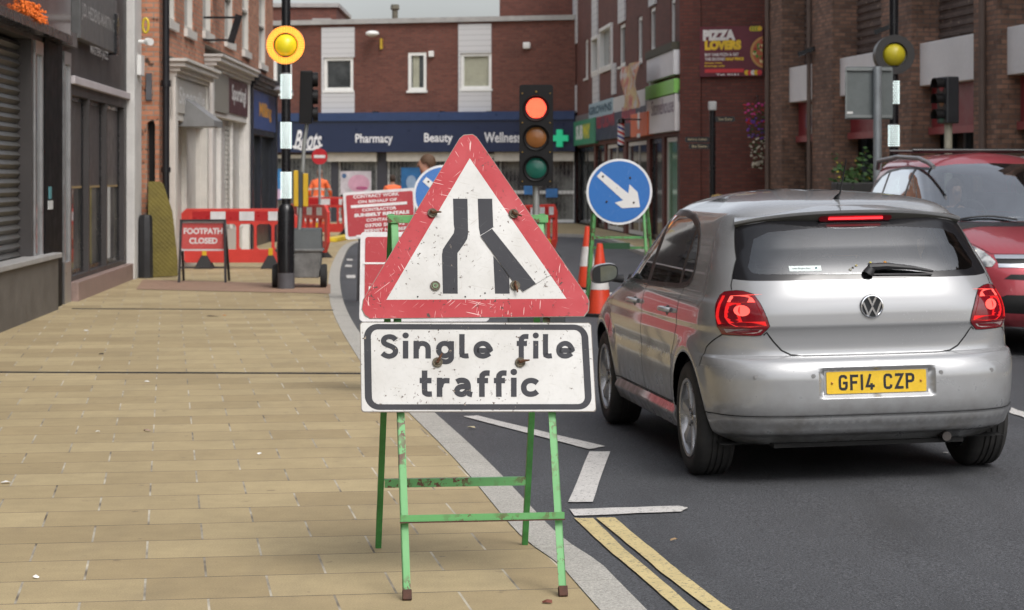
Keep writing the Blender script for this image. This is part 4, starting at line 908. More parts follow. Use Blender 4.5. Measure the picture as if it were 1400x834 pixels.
# plastic street barriers
M_BARR = mat('red_barrier_plastic', (.56, .045, .035), .38, var=.12, vs=3)
def barrier(loc, rz, label, Lb=2.0, h=1.0, feet=True):
    t = thing('street_barrier', label, 'barrier', loc, rz, 'red plastic works barriers')
    f = lambda a, b, q: (a, q, b)
    outer = [(-Lb/2, .30), (-Lb/2 + .14, .10), (Lb/2 - .14, .10), (Lb/2, .30), (Lb/2, .86), (Lb/2 - .15, 1.0), (-Lb/2 + .15, 1.0), (-Lb/2, .86)]
    holes = []; x = -Lb/2 + .13
    ws = [.26, .26, .26, .26, .26, .26]
    for k in range(6):
        x0 = -Lb/2 + .12 + k * (Lb - .24) / 6 + .025; x1 = x0 + (Lb - .24) / 6 - .05; holes.append(list(reversed([(x0, .36), (x0 + .04, .32), (x1, .32), (x1, .70), (x1 - .03, .74), (x0 + .03, .74), (x0, .70)])))
    MB().prism(outer, f, -.03, .03, holes=holes).build('panel', M_BARR, t, bevel=.008)
    MB().box(-Lb/2 + .25, Lb/2 - .25, -.036, -.031, .80, .95).build('reflective_strip', mat('dull_red_reflector', (.40, .018, .022), .3), t)
    for k in (0, 1, 2): x = -Lb/2 + .55 + k * .48; MB().box(x, x + .25, -.039, -.037, .80, .95).build('white_reflector', mat('white_reflector', (.62, .62, .64), .35), t)
    MB().box(-Lb/2 - .17, -Lb/2 - .005, -.03, .03, .56, .68).build('coupling_lug', M_BARR, t, bevel=.01)
    for sx in (-.55, .55):
        g = MB(); g.add([(sx - .16, -.22, 0), (sx + .16, -.22, 0), (sx + .16, .22, 0), (sx - .16, .22, 0), (sx - .05, -.05, .22), (sx + .05, -.05, .22), (sx + .05, .05, .22), (sx - .05, .05, .22)], [(0, 3, 2, 1), (4, 5, 6, 7), (0, 1, 5, 4), (1, 2, 6, 5), (2, 3, 7, 6), (3, 0, 4, 7)])
        g.build('foot', mat('black_rubber', (.018, .018, .018), .8), t, bevel=.01); MB().box(sx - .035, sx + .035, -.045, -.031 + .012, .12, .34).build('foot_clip', mat('yellow_clip', (.62, .38, .02), .4), t)
    return t
q = G(330, 367); barrier((PX(325, 0, 37.5).x, 37.5, 0), R(1.5), 'nearest red barrier, standing behind the footpath closed sign')
barrier((PX(421, 0, 43.0).x, 43.0, 0), R(-62), 'red barrier turned edge-on behind the wheeled weight box')
barrier((PX(425, 0, 56).x + .55, 57.6, 0), R(-3), 'red barrier far down the pavement in front of the walking workman')
barrier((PX(483, 0, 57).x, 56.0, 0), R(-75), 'red barrier end-on beside the far kerb')
barrier((PX(742, 0, 42.5).x - .1, 42.5, 0), R(68), 'red barrier half hidden behind the right side of the warning sign')
# yellow kerb ramp and cable cover
mb = MB(); p0, p1 = G(452, 331), G(478, 326); mb.bar(p0 + Vector((0, 0, .05)), p1 + Vector((0, 0, .05)), .3, .1); o = mb.build('cable_ramp', mat('yellow_ramp', (.68, .50, .03), .5), bevel=.02); o['label'] = 'yellow cable ramp on the pavement edge by the far barriers'; o['category'] = 'cable ramp'
# footpath closed sign
M_DSTEEL = mat('dark_frame_steel', (.045, .042, .045), .5, .4)
def onplane(O, ex, es, n):
    return lambda a, b, h: O + ex * a + es * b + n * h
d = 32.6; X0, X1 = PX(246, 0, d).x, PX(309, 0, d).x; w_ = X1 - X0; xc = (X0 + X1) / 2
t = thing('footpath_closed_sign', 'red FOOTPATH CLOSED sign on a low black frame in front of the barrier', 'sign', (xc, d, 0), R(2))
MB().prism(rrect(-w_ / 2, .46, w_ / 2, .885, .03), lambda a, b, q: (a, q + (b) * .05, b), -.012, 0).build('plate', mat('white_sign_face', (.66, .65, .66), .45), t)
MB().prism(rrect(-w_ / 2 + .025, .485, w_ / 2 - .025, .86, .02), lambda a, b, q: (a, q + b * .05, b), -.016, -.0125).build('red_face', worn('faded_red_face', (.56, .075, .07), amt=.3, scr=.4), t)
wsm = mat('sign_white_letters', (.72, .70, .70), .5)
text('FOOTPATH', -w_ * .42, .70, w_ * .42, .79, -.0175, wsm, t, bold=.04, f=lambda a, b, q: (a, q + b * .05, b)); text('CLOSED', -w_ * .30, .56, w_ * .31, .65, -.0175, wsm, t, bold=.04, f=lambda a, b, q: (a, q + b * .05, b))
for sx in (-1, 1):
    MB().bar((sx * (w_ / 2 - .02), 0, .9), (sx * (w_ / 2 + .0), -.10, 0), .035, m=0).build('leg', M_DSTEEL, t); MB().bar((sx * (w_ / 2 - .02), .03, .9), (sx * (w_ / 2 + .0), .5, 0), .035).build('leg', M_DSTEEL, t)
MB().bar((-w_ / 2, -.06, .22), (w_ / 2, -.06, .22), .025).build('cross_bar', M_DSTEEL, t); MB().bar((-w_ / 2, .0, .9), (w_ / 2, 0, .9), .03).build('cross_bar', M_DSTEEL, t)
# bollard and leaning mat
p = G(199, 380); mb = MB(); mb.lathe([(.115, 0), (.105, .9), (.09, .95), (0, .97)], n=8); o = mb.build('bollard', mat('black_worn_bollard', (.02, .02, .022), .45, var=.3, vs=8), loc=p, smooth=30); o['label'] = 'short black post at the foot of the white pier'; o['category'] = 'bollard'
t = thing('leaning_mat', 'olive yellow ribbed mat stood on edge against the wall behind the black post', 'mat', PX(224, 0, 34.2) * Vector((1, 1, 0)), R(8))
tt = NT('olive_ribbed_rubber'); c = tt.coord(); sp = tt.n('ShaderNodeSeparateXYZ'); tt.l(c, sp.inputs[0]); hh = tt.math('MULTIPLY', tt.math('SINE', tt.math('MULTIPLY', sp.outputs[0], 90)), tt.math('SINE', tt.math('MULTIPLY', sp.outputs[2], 90)))
n_ = tt.noise(c, 3, 4); mo = tt.bsdf(tt.mix(tt.rng(n_, .3, .7), (.12, .095, .016), (.19, .15, .024)), .7, 0, hh, .5, .006)
MB().prism([(-.24, 0), (.21, .02), (.21, .25), (.13, 1.0), (-.01, 1.42), (-.06, 1.46), (-.24, 1.46)], lambda a, b, q: (a, q + b * .10, b), 0, .05).build('mat_board', mo, t, bevel=.01)
# wheeled weight box with the signal mast
d = 31.2; t = thing('signal_trolley', 'grey wheeled weight box carrying a mast with a portable traffic signal seen from behind', 'traffic signal', (PX(410, 0, d).x, d, 0), R(3))
gbm = mat('dirty_grey_steel', (.17, .17, .165), .6, .2, var=.35, vs=5)
w_ = .31
mb = MB(); mb.add([(-.28, -.25, .14), (.28, -.25, .14), (.28, .25, .14), (-.28, .25, .14), (-w_, -.27, .52), (w_, -.27, .52), (w_, .27, .52), (-w_, .27, .52)], [(0, 3, 2, 1), (4, 5, 6, 7), (0, 1, 5, 4), (1, 2, 6, 5), (2, 3, 7, 6), (3, 0, 4, 7)]); mb.box(-.33, .33, -.29, .29, .50, .54); mb.build('weight_box', gbm, t, bevel=.015)
mb = MB(); mb.add([(-.31, -.26, .54), (.31, -.26, .54), (.31, .27, .54), (-.31, .27, .54), (-.30, -.05, .80), (.30, -.05, .80), (.30, .27, .82), (-.30, .27, .82)], [(0, 3, 2, 1), (4, 5, 6, 7), (0, 1, 5, 4), (1, 2, 6, 5), (2, 3, 7, 6), (3, 0, 4, 7)]); mb.build('lid', mat('dark_grey_lid', (.05, .055, .055), .5, var=.2), t, bevel=.01)
for sx in (-1, 1):
    for sy in (-1, 1): wv = MB(); wv.lathe([(.06, -.04), (.15, -.04), (.16, 0), (.15, .04), (.06, .04)], (sx * .33, sy * .17, .16), 'x', 20); wv.build('wheel', mat('black_rubber', (.018, .018, .018), .8), t, smooth=40)
mb = MB(); mb.tube([(-.02, 0, .6), (.06, 0, 2.0), (.10, 0, 2.28)], [.032, .028, .028], 12); mb.tube([(-.02, 0, .55), (-.015, 0, .72)], .045, 12); mb.build('mast', mat('galvanised_steel', (.33, .34, .33), .5, .5), t, smooth=40)
mb = MB(); mb.box(-.085, -.02, -.07, .05, 1.12, 1.62); mb.build('battery_tube', mat('yellow_clip', (.62, .38, .02), .4), t, bevel=.01); MB().box(.045, .115, -.07, .05, 1.12, 1.58).build('battery_tube', mat('yellow_clip', (.62, .38, .02), .4), t, bevel=.01)
MB().box(-.018, .043, -.05, .05, 1.13, 1.6).build('control_box', mat('dark_grey_lid', (.05, .055, .055), .5, var=.2), t)
M_BLKPL = mat('black_signal_plastic', (.008, .0075, .008), .5, var=.15, spec=.25)
hd = MB(); hd.prism([(-.10, 2.27), (.07, 2.27), (.09, 2.40), (.09, 3.0), (-.08, 3.0)], lambda a, b, q: (a + .09, q, b), -.13, .12); hd.build('signal_head', M_BLKPL, t, bevel=.015)
for k in range(3):
    z = 2.40 + k * .24; v = MB(); v.tube([(.18, 0, z), (.25, 0, z)], .10, 16); v.build('visor', M_BLKPL, t, smooth=40)
# facing traffic signal
d = 22.0; t = thing('red_signal', 'portable traffic signal showing red, rising behind the warning triangle', 'traffic signal', (PX(733, 0, d).x, d, ROADZ))
hw, z1, z0 = .165, CH - (116 - HY) * d / FPX - ROADZ, CH - (254 - HY) * d / FPX - ROADZ
MB().prism(rrect(-hw, z0, hw, z1, .03), lambda a, b, q: (a, q, b), -.06, .10).build('signal_head', M_BLKPL, t, bevel=.006)
M_SAMB = emis('dark_amber_lens', (.5, .2, .02), .02, (.20, .075, .02), .3); M_SGRN = emis('dark_green_lens', (.02, .3, .2), .02, (.008, .085, .06), .3)
for k, (py, m_, nm) in enumerate(((148, None, 'red'), (188, M_SAMB, 'amber'), (230, M_SGRN, 'green'))):
    z = CH - (py - HY) * d / FPX - ROADZ; mb = MB(); mb.lathe([(.112, -.064), (.125, -.075), (.128, -.068), (.128, -.06)], (0, 0, z), 'y', 36, cap=False)
    v = mb.build('lens_rim', M_BLKPL, t, smooth=40)
    vv = MB(); n = 20; pts = []
    for i in range(n + 1): a = R(-20 + 220 * i / n); pts.append((.124 * math.cos(a), z + .124 * math.sin(a)))
    for r0 in (0, .004): pass
    vs = []; 
    for x_, z_ in pts: vs += [(x_, -.06, z_), (x_, -.075 - .05 * max(0, (z_ - z) / .124), z_)]
    vv.add(vs, [(2 * i, 2 * i + 1, 2 * i + 3, 2 * i + 2) for i in range(n)]); vo = vv.build('visor', M_BLKPL, t); sm = vo.modifiers.new('thick', 'SOLIDIFY'); sm.thickness = .004
    if nm == 'red':
        MB().lathe([(0, -.066), (.100, -.064)], (0, 0, z), 'y', 36).build('lens', emis('red_lens', (1, .03, .02), .55, (.5, .02, .02)), v)
        mb = MB(); st_ = .0145; i = -7
        for i in range(-7, 8):
            for j in range(-7, 8):
                x_, z_ = i * st_ + (st_ / 2 if j % 2 else 0), j * st_ * .87
                if x_ * x_ + z_ * z_ < .100 ** 2: mb.sphere((x_, -.068, z + z_), .0052, n=6)
        mb.build('lens_light', emis('red_led', (1, .14, .06), 2.2), v)
    else: MB().lathe([(0, -.085), (.05, -.080), (.09, -.070), (.100, -.063)], (0, 0, z), 'y', 36).build('lens', m_, v, smooth=60)
mb = MB()
for sx in (-1, 1):
    for py in (128, 168, 208, 248): mb.sphere((sx * .135, -.062, CH - (py - HY) * d / FPX - ROADZ), .009, n=6)
mb.sphere((0, -.062, z1 - .07), .012, n=6); mb.build('screws', mat('brass', (.35, .22, .06), .4, .8), t)
MB().tube([(.0, .03, .2), (0, .03, z0)], .035, 12).build('mast', mat('galvanised_steel', (.33, .34, .33), .5, .5), t, smooth=40)
MB().box(-.28, .28, -.25, .3, .02, .42).build('weight_box', mat('dark_grey_lid', (.05, .055, .055), .5, var=.2), t, bevel=.02)
# signal on the right, turned sideways
d = 31.0; t = thing('side_signal', 'black traffic signal on a cream pole turned sideways above the red car', 'traffic signal', (PX(1292, 0, d).x, d, 0), R(-74))
z1, z0 = CH - (105 - HY) * d / FPX, CH - (169 - HY) * d / FPX
MB().box(-.155, .155, -.05, .14, z0, z1).build('signal_head', mat('grey_black_plastic', (.03, .032, .036), .4), t, bevel=.02)
for k, cl in enumerate((emis('red_lens_dim', (1, .05, .06), .02, (.20, .02, .03)), M_SAMB, M_SGRN)):
    z = z1 - .115 - k * .215; MB().lathe([(0, -.06), (.085, -.055)], (0, 0, z), 'y', 24).build('lens', cl, t); mb = MB(); n = 14
    vs = []
    for i in range(n + 1): a = R(-20 + 220 * i / n); vs += [(.1 * math.cos(a), -.05, z + .1 * math.sin(a)), (.1 * math.cos(a), -.17, z + .1 * math.sin(a))]
    mb.add(vs, [(2 * i, 2 * i + 1, 2 * i + 3, 2 * i + 2) for i in range(n)]); o = mb.build('visor', M_BLKPL, t); o.modifiers.new('thick', 'SOLIDIFY').thickness = .004
MB().tube([(0, .05, 0), (0, .05, z0 + .02)], .055, 14).build('pole', mat('cream_pole', (.42, .40, .32), .6), t, smooth=40)
# back of a road sign on galvanised post
d = 29.0; t = thing('sign_back', 'grey back of a square road sign on a galvanised post left of the right beacon', 'sign', (PX(1199, 0, d).x, d, 0), R(4))
zt, zb = CH - (91 - HY) * d / FPX, CH - (163 - HY) * d / FPX; xl, xr = PX(1156, 0, d).x - PX(1199, 0, d).x, PX(1217, 0, d).x - PX(1199, 0, d).x
MB().prism(rrect(xl, zb, xr + .05, zt, .03), lambda a, b, q: (a, q, b), .05, .056).build('plate', mat('grey_sign_back', (.15, .17, .17), .5, .2), t)
mb = MB(); mb.box(xl + .02, xr + .03, .02, .049, zt - .05, zt - .015); mb.box(xl + .02, xr + .03, .02, .049, zb + .02, zb + .055); mb.box(xl, xl + .02, .03, .049, zb + .01, zt - .01); mb.build('stiffener', mat('grey_rail', (.24, .26, .26), .5, .3), t)
MB().box(xl + .02, xl + .1, .042, .0485, zb + .07, zb + .10).build('maker_tab', M_UPVC, t)
MB().tube([(0, -.03, 0), (0, -.03, zt)], .055, 14).build('post', mat('galvanised_post', (.32, .35, .37), .45, .4), t, smooth=40)
# blue arrow signs
M_GRN = worn('green_frame_paint', (.125, .37, .13), chip=(.11, .050, .028), amt=3.3, scr=.0, rough=.5, dirt=.3, scale=.6)
M_BLUE = worn('blue_sign_face', (.012, .13, .42), chip=(.3, .35, .4), amt=.1, scr=.2, rough=.35, dirt=.1)
def arrow_sign(px, py, d, rpx, rz, label, front_off=.0):
    t = thing('keep_right_sign', label, 'sign', (PX(px, 0, d).x, d, road_z(PX(px, 0, d).x, d)), rz, 'blue arrow signs'); zc = CH - (py - HY) * d / FPX - ROADZ; r = rpx * d / FPX
    zt = zc + .1; fr_o = .25; fy = lambda a, b, q: (a, q - fr_o * (1 - b / zt) + .0, b); lean = fr_o / zt
    MB().prism(circ(0, zc, r, 56), fy, -.03, -.022).build('plate', mat('sign_white_rim', (.66, .66, .66), .4), t)
    MB().prism(circ(0, zc, r * .93, 56), fy, -.034, -.0305).build('blue_face', M_BLUE, t)
    A = [(-.62, .50), (-.43, .67), (.26, .02), (.30, .30), (.50, .26), (.65, -.50), (-.13, -.43), (-.02, -.28), (.16, -.27)]
    A = [(-.74, .50), (-.60, .66), (.30, -.06), (.33, .24), (.60, -.02), (.68, -.50), (.10, -.54), (-.14, -.36), (.13, -.28)]
    MB().prism([(a * r * .93, zc + b * r * .93) for a, b in A], fy, -.038, -.0345).build('arrow', worn('sign_white_face', (.68, .67, .65), amt=.3, scr=.3), t)
    mb = MB()
    for a, b in ((-.5, .46), (.33, .42), (-.38, -.30), (.44, -.33)): mb.sphere(fy(a * r, zc + b * r, -.038), .013, n=8)
    mb.build('bolt_head', mat('rust', (.05, .04, .04), .7), t)
    zt, wf = zc + .1, .27
    for sx in (-1, 1):
        MB().bar((sx * wf * 1.3, -.25, 0), (sx * wf * .93, 0, zt), .028).build('leg', M_GRN, t); MB().bar((sx * wf * 1.5, .34, 0), (sx * wf * 1.05, .02, zt), .028).build('leg', M_GRN, t)
    for z_, yy, k in ((.86, -.04, 1.05), (.14, -.22, 1.3), (.74, .10, 1.2), (.12, .3, 1.45)): MB().bar((-wf * k, yy, z_), (wf * k, yy, z_), .028).build('cross_bar', M_GRN, t)
    MB().box(-.2, .12, -.06, -.052, .73, .80).build('maker_plate', mat('dark_green_plate', (.02, .07, .03), .5), t)
    return t
arrow_sign(847, 265, 25.3, 45, R(-6), 'blue keep right arrow sign on a green frame between the cones and the silver car')
arrow_sign(606, 268, 26.5, 42, R(10), 'blue arrow sign mostly hidden behind the left side of the warning triangle')
# cones
def cone(px, pyb, pyt, d, label):
    t = thing('traffic_cone', label, 'traffic cone', (PX(px, 0, d).x, d, road_z(PX(px, 0, d).x, d)), random.uniform(0, 1), 'traffic cones'); h = (pyb - pyt) * d / FPX
    MB().prism(rrect(-.21, -.21, .21, .21, .05), lambda a, b, q: (a, b, q), 0, .035).build('base', mat('black_rubber', (.018, .018, .018), .8), t, bevel=.008)
    rad = lambda z: .145 + (.032 - .145) * (z / h)
    for nm, z0, z1, m_, o in (('cone_body', .035, h, mat('cone_orange', (.66, .06, .025), .4, var=.15), 0), ('reflective_sleeve', h * .37, h * .68, mat('cone_sleeve', (.62, .60, .58), .35), .003)):
        MB().lathe([(rad(z0) + o, z0), (rad(z1) + o, z1)] + ([(rad(z1) * .6, z1 + .005)] if not o else []), n=28).build(nm, m_, t, smooth=40)
cone(820, 432, 333, 24.9, 'nearer orange and white cone beside the mirror of the silver car'); cone(803, 396, 310, 30.8, 'farther orange and white cone behind the blue arrow sign')
# red text signs behind the main sign
M_REDF = worn('red_works_face', (.42, .035, .045), amt=.4, scr=.5)
def redsign(px0, px1, pyt, pyb, d, roll, label, name, texts, extra=None, legs=True):
    w2 = (px1 - px0) / 2 * d / FPX; xc = PX((px0 + px1) / 2, 0, d).x; zt, zb = CH - (pyt - HY) * d / FPX, CH - (pyb - HY) * d / FPX; zm, h2 = (zt + zb) / 2, (zt - zb) / 2
    t = thing(name, label, 'sign', (xc, d, 0)); cr, sr = math.cos(roll), math.sin(roll)
    zL = zt - .1; f = lambda a, b, q: (a * cr - b * sr, q - .012 - .2 * (1 - (zm + a * sr + b * cr) / zL), zm + a * sr + b * cr)
    MB().prism(rrect(-w2, -h2, w2, h2, .03), f, -.02, -.012).build('plate', mat('white_sign_face', (.66, .65, .66), .45), t)
    MB().prism(rrect(-w2 + .035, -h2 + .035, w2 - .035, h2 - .035, .02), f, -.025, -.0205).build('red_face', M_REDF, t)
    for s_, u0, u1, v0, v1, bd in texts:
        if s_ == '#': MB().prism([(w2 * u0, h2 * v0), (w2 * u1, h2 * v0), (w2 * u1, h2 * v1), (w2 * u0, h2 * v1)], f, -.028, -.0255).build('white_bar', wsm, t)
        else: text(s_, w2 * u0, h2 * v0, w2 * u1, h2 * v1, -.0265, wsm, t, bold=bd, f=f)
    for sx in (-1, 1):
        MB().bar((sx * w2 * .60, -.2, 0), (sx * w2 * .55, 0, zt - .1), .03).build('leg', M_DSTEEL, t); MB().bar((sx * w2 * .60, .4, 0), (sx * w2 * .55, .03, zt - .1), .03).build('leg', M_DSTEEL, t)
    return t
redsign(471, 570, 260, 324, 28, R(4), 'tilted red contractor notice with white writing behind the left edge of the warning sign', 'contractor_notice',
        [('CONTRACT WORK', -.72, .55, .72, .86, .03), ('ON BEHALF OF', -.60, .48, .50, .62, .03), ('#', -.80, .75, .32, .44, 0), ('CONTRACTOR', -.50, .45, .14, .27, .03), ('SUNBELT RENTALS', -.72, .80, -.08, .07, .06),
         ('CONTACT NO', -.40, .60, -.30, -.17, .03), ('03700 500 792', -.44, .66, -.54, -.39, .03), ('PERMIT NUMBER', -.46, .72, -.76, -.62, .03), ('#', -.70, .8, -.94, -.84, 0)])
redsign(493, 669, 317, 438, 16, 0, 'red notice with large white capitals standing directly behind the warning sign', 'works_notice',
        [('P', -.555, -.44, .52, .80, .05), ('#', -.955, .955, .28, .32, 0), ('W', -.64, -.42, -.06, .22, .05), ('L', -.86, -.74, -.50, -.22, .05)])
# no entry sign
d = 52; t = thing('no_entry_sign', 'small round red no entry sign on a thin pole far down the pavement', 'sign', (PX(437, 0, d).x, d, 0)); zc = CH - (214 - HY) * d / FPX
MB().prism(circ(0, zc, .185, 30), lambda a, b, q: (a, q, b), -.03, -.02).build('plate', mat('no_entry_red', (.50, .02, .03), .4), t); MB().box(-.13, .13, -.036, -.031, zc - .035, zc + .035).build('white_bar', wsm, t); MB().tube([(0, 0, 0), (0, 0, zc + .1)], .03).build('pole', mat('galvanised_post', (.32, .35, .37), .45, .4), t)
# fingerpost
d = 45; t = thing('fingerpost', 'slim black fingerpost with three pointer boards in front of the brick gable', 'signpost', (PX(974, 0, d).x, d, 0)); zt = CH - (140 - HY) * d / FPX
MB().tube([(0, 0, 0), (0, 0, zt - .12)], .06, 14).build('post', M_BLACKP, t, smooth=40); MB().box(-.08, .08, -.08, .08, zt - .16, zt + .02).build('cap', mat('pale_cap', (.45, .46, .46), .5), t, bevel=.02)
for sgn_, py, ln in ((1, 163, .40), (-1, 191, .50), (-1, 200, .42)):
    z = CH - (py - HY) * d / FPX; x0, x1 = (.05, .05 + ln) if sgn_ > 0 else (-.05 - ln, -.05); o = MB().prism(rrect(x0, z - .055, x1, z + .055, .04), lambda a, b, q: (a, q, b), -.02, .02).build('pointer', M_BLACKP, t)
    text('Town Centre' if sgn_ > 0 else 'Railway Station' if py == 191 else 'Bus Station', x0 + .06, z - .025, x1 - .06, z + .03, -.022, mat('gold_letters', (.40, .33, .20), .5), o)
# litter bin
d = 40; p = PX(982, 259, d); t = thing('litter_bin', 'black litter bin with gold dome top beside the silver car roof', 'litter bin', (p.x, p.y, 0))
MB().lathe([(.20, 0), (.24, .1), (.24, .9), (.30, .98), (.30, 1.06), (.22, 1.14)], n=28).build('bin_body', M_BLACKP, t, smooth=40); MB().lathe([(.13, 1.14), (.12, 1.20), (0, 1.22)], n=20).build('bin_cap', mat('gold_band', (.35, .24, .08), .4), t, smooth=40)
# planter
d = 33; p = PX(1182, 0, d); t = thing('street_planter', 'planter of green shrubs and yellow blooms behind the rear of the red car', 'planter', (p.x, p.y, 0))
MB().box(-.45, .6, -.3, .3, 0, 1.45).build('box', mat('dark_planter', (.03, .03, .03), .6), t, bevel=.02)
for nm, col, n, zr, sz in (('foliage', (.05, .11, .03), 420, (1.35, 1.98), .05), ('blossom', (.50, .42, .05), 36, (1.5, 1.98), .03)):
    mb = MB()
    for k in range(n):
        x_ = random.uniform(-.45, .6); zmax = zr[1] - .35 * abs(math.sin(x_ * 7)) ; c = Vector((x_, random.uniform(-.3, .3), random.uniform(zr[0], zmax))); n_ = Vector((random.uniform(-1, 1), random.uniform(-1, 1), random.uniform(-.3, 1))).normalized(); tv = n_.cross(Vector((.3, .2, 1))).normalized(); bv = n_.cross(tv); s_ = sz * random.uniform(.6, 1.2)
        mb.add([c + tv * s_, c + bv * s_ * .5, c - tv * s_, c - bv * s_ * .5], [(0, 1, 2, 3)])
    mb.build(nm, mat('planter_' + nm, col, .7, var=.3, vs=8), t)

# ---------------------------------------------------------------- main roadworks sign
PSI = R(7.6); T = thing('roadworks_sign', 'worn triangular road narrows sign with Single file traffic plate on a rusty green A-frame', 'sign', (-.097, 8.245, 0), PSI)
HT, DY, WF = 1.395, .585, .302      # hinge height, hinge set-back, half width
SLn = math.hypot(HT, DY); es = Vector((0, DY / SLn, HT / SLn)); ex = Vector((1, 0, 0)); nn = ex.cross(es)
TM = Matrix.Translation(Vector((-.097, 8.245, 0))) @ Matrix.Rotation(PSI, 4, 'Z'); TI = TM.inverted()
OFF = .030
def SP(px, py, off=OFF):
    """photo pixel -> (across, along the slope) on the tilted sign plane"""
    ro = TI @ Vector((0, 0, CH)); rd = (TI.to_3x3() @ Vector(((px - CXP) / FPX, 1, -(py - HY) / FPX))); t_ = (off - ro.dot(nn)) / rd.dot(nn); p = ro + rd * t_; return p.dot(ex), p.dot(es)
fs = lambda a, b, h: ex * a + es * b + nn * h
fsg = mat('bare_green_inner', (.03, .12, .04), .6)
# angle-iron legs
def angle(name, p0, p1, wdt, inward, par=T):
    p0, p1 = Vector(p0), Vector(p1); d_ = (p1 - p0).normalized(); a = Vector((inward, 0, 0)); b = d_.cross(a).normalized(); b = b if b.y > 0 else -b; th = .004; mb = MB()
    for u, v in (((a, wdt), (b, th)), ((a, th), (b, wdt))):
        vs = []
        for p in (p0, p1):
            for i, j in ((0, 0), (1, 0), (1, 1), (0, 1)): vs.append(p + u[0] * u[1] * i + v[0] * v[1] * j + (b * .0 if v[1] == th else Vector((0, 0, 0))))
        mb.add(vs, [(0, 1, 2, 3), (7, 6, 5, 4), (0, 4, 5, 1), (1, 5, 6, 2), (2, 6, 7, 3), (3, 7, 4, 0)])
    return mb.build(name, M_GRN, par)
M_RUST = mat('flaking_rust', (.07, .032, .022), .85, var=.4, vs=30)
for sx in (-1, 1):
    angle('leg', (sx * WF, 0, 0), (sx * WF * 1.0, DY, HT), .028, -sx)
    MB().bar((sx * (WF - .014), -.003, 0), (sx * (WF - .014), .014, .034), .033, .030).build('leg_end', M_RUST, T, bevel=.002)
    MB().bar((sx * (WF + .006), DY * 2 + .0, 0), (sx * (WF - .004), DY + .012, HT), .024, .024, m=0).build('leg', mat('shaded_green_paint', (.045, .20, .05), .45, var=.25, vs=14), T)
MB().bar((-WF, .015 + .0, .283 + .015), (WF, .015 + DY * .2 - .10, .283 + .015), .024, .018) if False else None
yb = DY * .2
mb = MB(); mb.box(-WF - .004, WF + .004, yb - .034, yb - .005, .270, .274); mb.box(-WF - .004, WF + .004, yb - .034, yb - .030, .2745, .298); mb.build('cross_bar', M_GRN, T)
MB().box(-WF - .006, WF + .006, yb - .036, yb - .0345, .2685, .2735).build('rusty_edge', M_RUST, T)
yb2 = DY * 2 - DY * .2
mb = MB(); mb.box(-WF + .01, WF - .01, yb2 - .02, yb2 - .016, .268, .302); mb.box(-WF + .01, WF - .01, yb2 - .0155, yb2 + .008, .298, .302); mb.build('cross_bar', M_GRN, T)
mb = MB(); mb.box(-WF - .015, WF + .015, DY - .022, DY + .022, HT - .004, HT); mb.box(-WF - .015, WF + .015, DY - .022, DY - .018, HT - .030, HT - .0045); mb.build('top_bar', M_GRN, T, bevel=.001)
# triangle plate: clipped-corner outline traced on the plane
tri = [SP(x, y) for x, y in [(628, 189), (634, 184), (646, 183), (652, 187), (803, 405), (806, 412), (805, 425), (799, 433), (505, 436), (498, 431), (494, 423), (496, 410)]]
M_SRED = worn('worn_red_border', (.39, .026, .036), chip=(.05, .035, .03), amt=1.5, scr=.85, rough=.5, spec=.3, dirt=.28, scale=1.1)
M_SWHT = worn('worn_white_face', (.50, .498, .485), chip=(.06, .035, .02), amt=1.2, scr=.5, rough=.42, dirt=.34, scale=1.1, chip2=(.30, .26, .21))
M_SBLK = worn('worn_black_symbol', (.046, .047, .054), chip=(.30, .25, .20), amt=.25, scr=.35, rough=.6, spec=.15, dirt=.2, scale=1.1, chip2=(.14, .14, .14))
M_SEDGE = mat('sign_edge_metal', (.17, .15, .13), .6, .3, var=.3, vs=20)
pl = MB().prism(tri, fs, OFF - .0035, OFF).build('triangle_plate', M_SEDGE, T, bevel=0)
inner = [SP(x, y) for x, y in ((642.2, 216.5), (774.5, 408.5), (528.2, 410.0))]
cxt, cyt = sum(p[0] for p in tri) / 12, sum(p[1] for p in tri) / 12
tri_in = [(cxt + (a - cxt) * .992, cyt + (b - cyt) * .992) for a, b in tri]
MB().prism(tri_in, fs, OFF + .0003, OFF + .0008, holes=[list(reversed(inner))]).build('red_border', M_SRED, pl)
MB().prism(inner, fs, OFF + .0003, OFF + .0010).build('white_face', M_SWHT, pl)
def z1c(pts): return [SP(520 + x / 4.906, 250 + y / 4.906) for x, y in pts]
def z2c(pts): return [SP(640 + x / 4.633, 260 + y / 4.633) for x, y in pts]
Ls = z1c([(487, 107), (584, 107), (589, 340), (583, 375), (566, 405), (517, 472), (519, 744), (419, 744), (413, 480), (419, 447), (437, 418), (492, 338), (497, 310), (492, 280)])
Rs = z1c([(653, 107), (750, 107), (757, 300), (748, 308), (670, 352), (660, 300)])
Rs2 = z1c([(757, 490), (865, 625), (867, 744), (769, 744)])
sy = MB(); sy.prism(Ls, fs, OFF + .0012, OFF + .0017); sy.prism(Rs, fs, OFF + .0012, OFF + .0017); sy.prism(Rs2, fs, OFF + .0012, OFF + .0017); sy.build('road_symbol', M_SBLK, pl)
flap = z2c([(76, 293), (150, 243), (243, 190), (517, 541), (420, 600), (348, 648), (290, 590), (155, 400)])
fo = MB().prism(flap, fs, OFF + .003, OFF + .005).build('hinged_flap', M_SWHT, pl)
MB().prism(z2c([(77, 293), (150, 247), (428, 595), (348, 646), (290, 590), (155, 400)]), fs, OFF + .0053, OFF + .0057).build('flap_symbol', M_SBLK, fo)
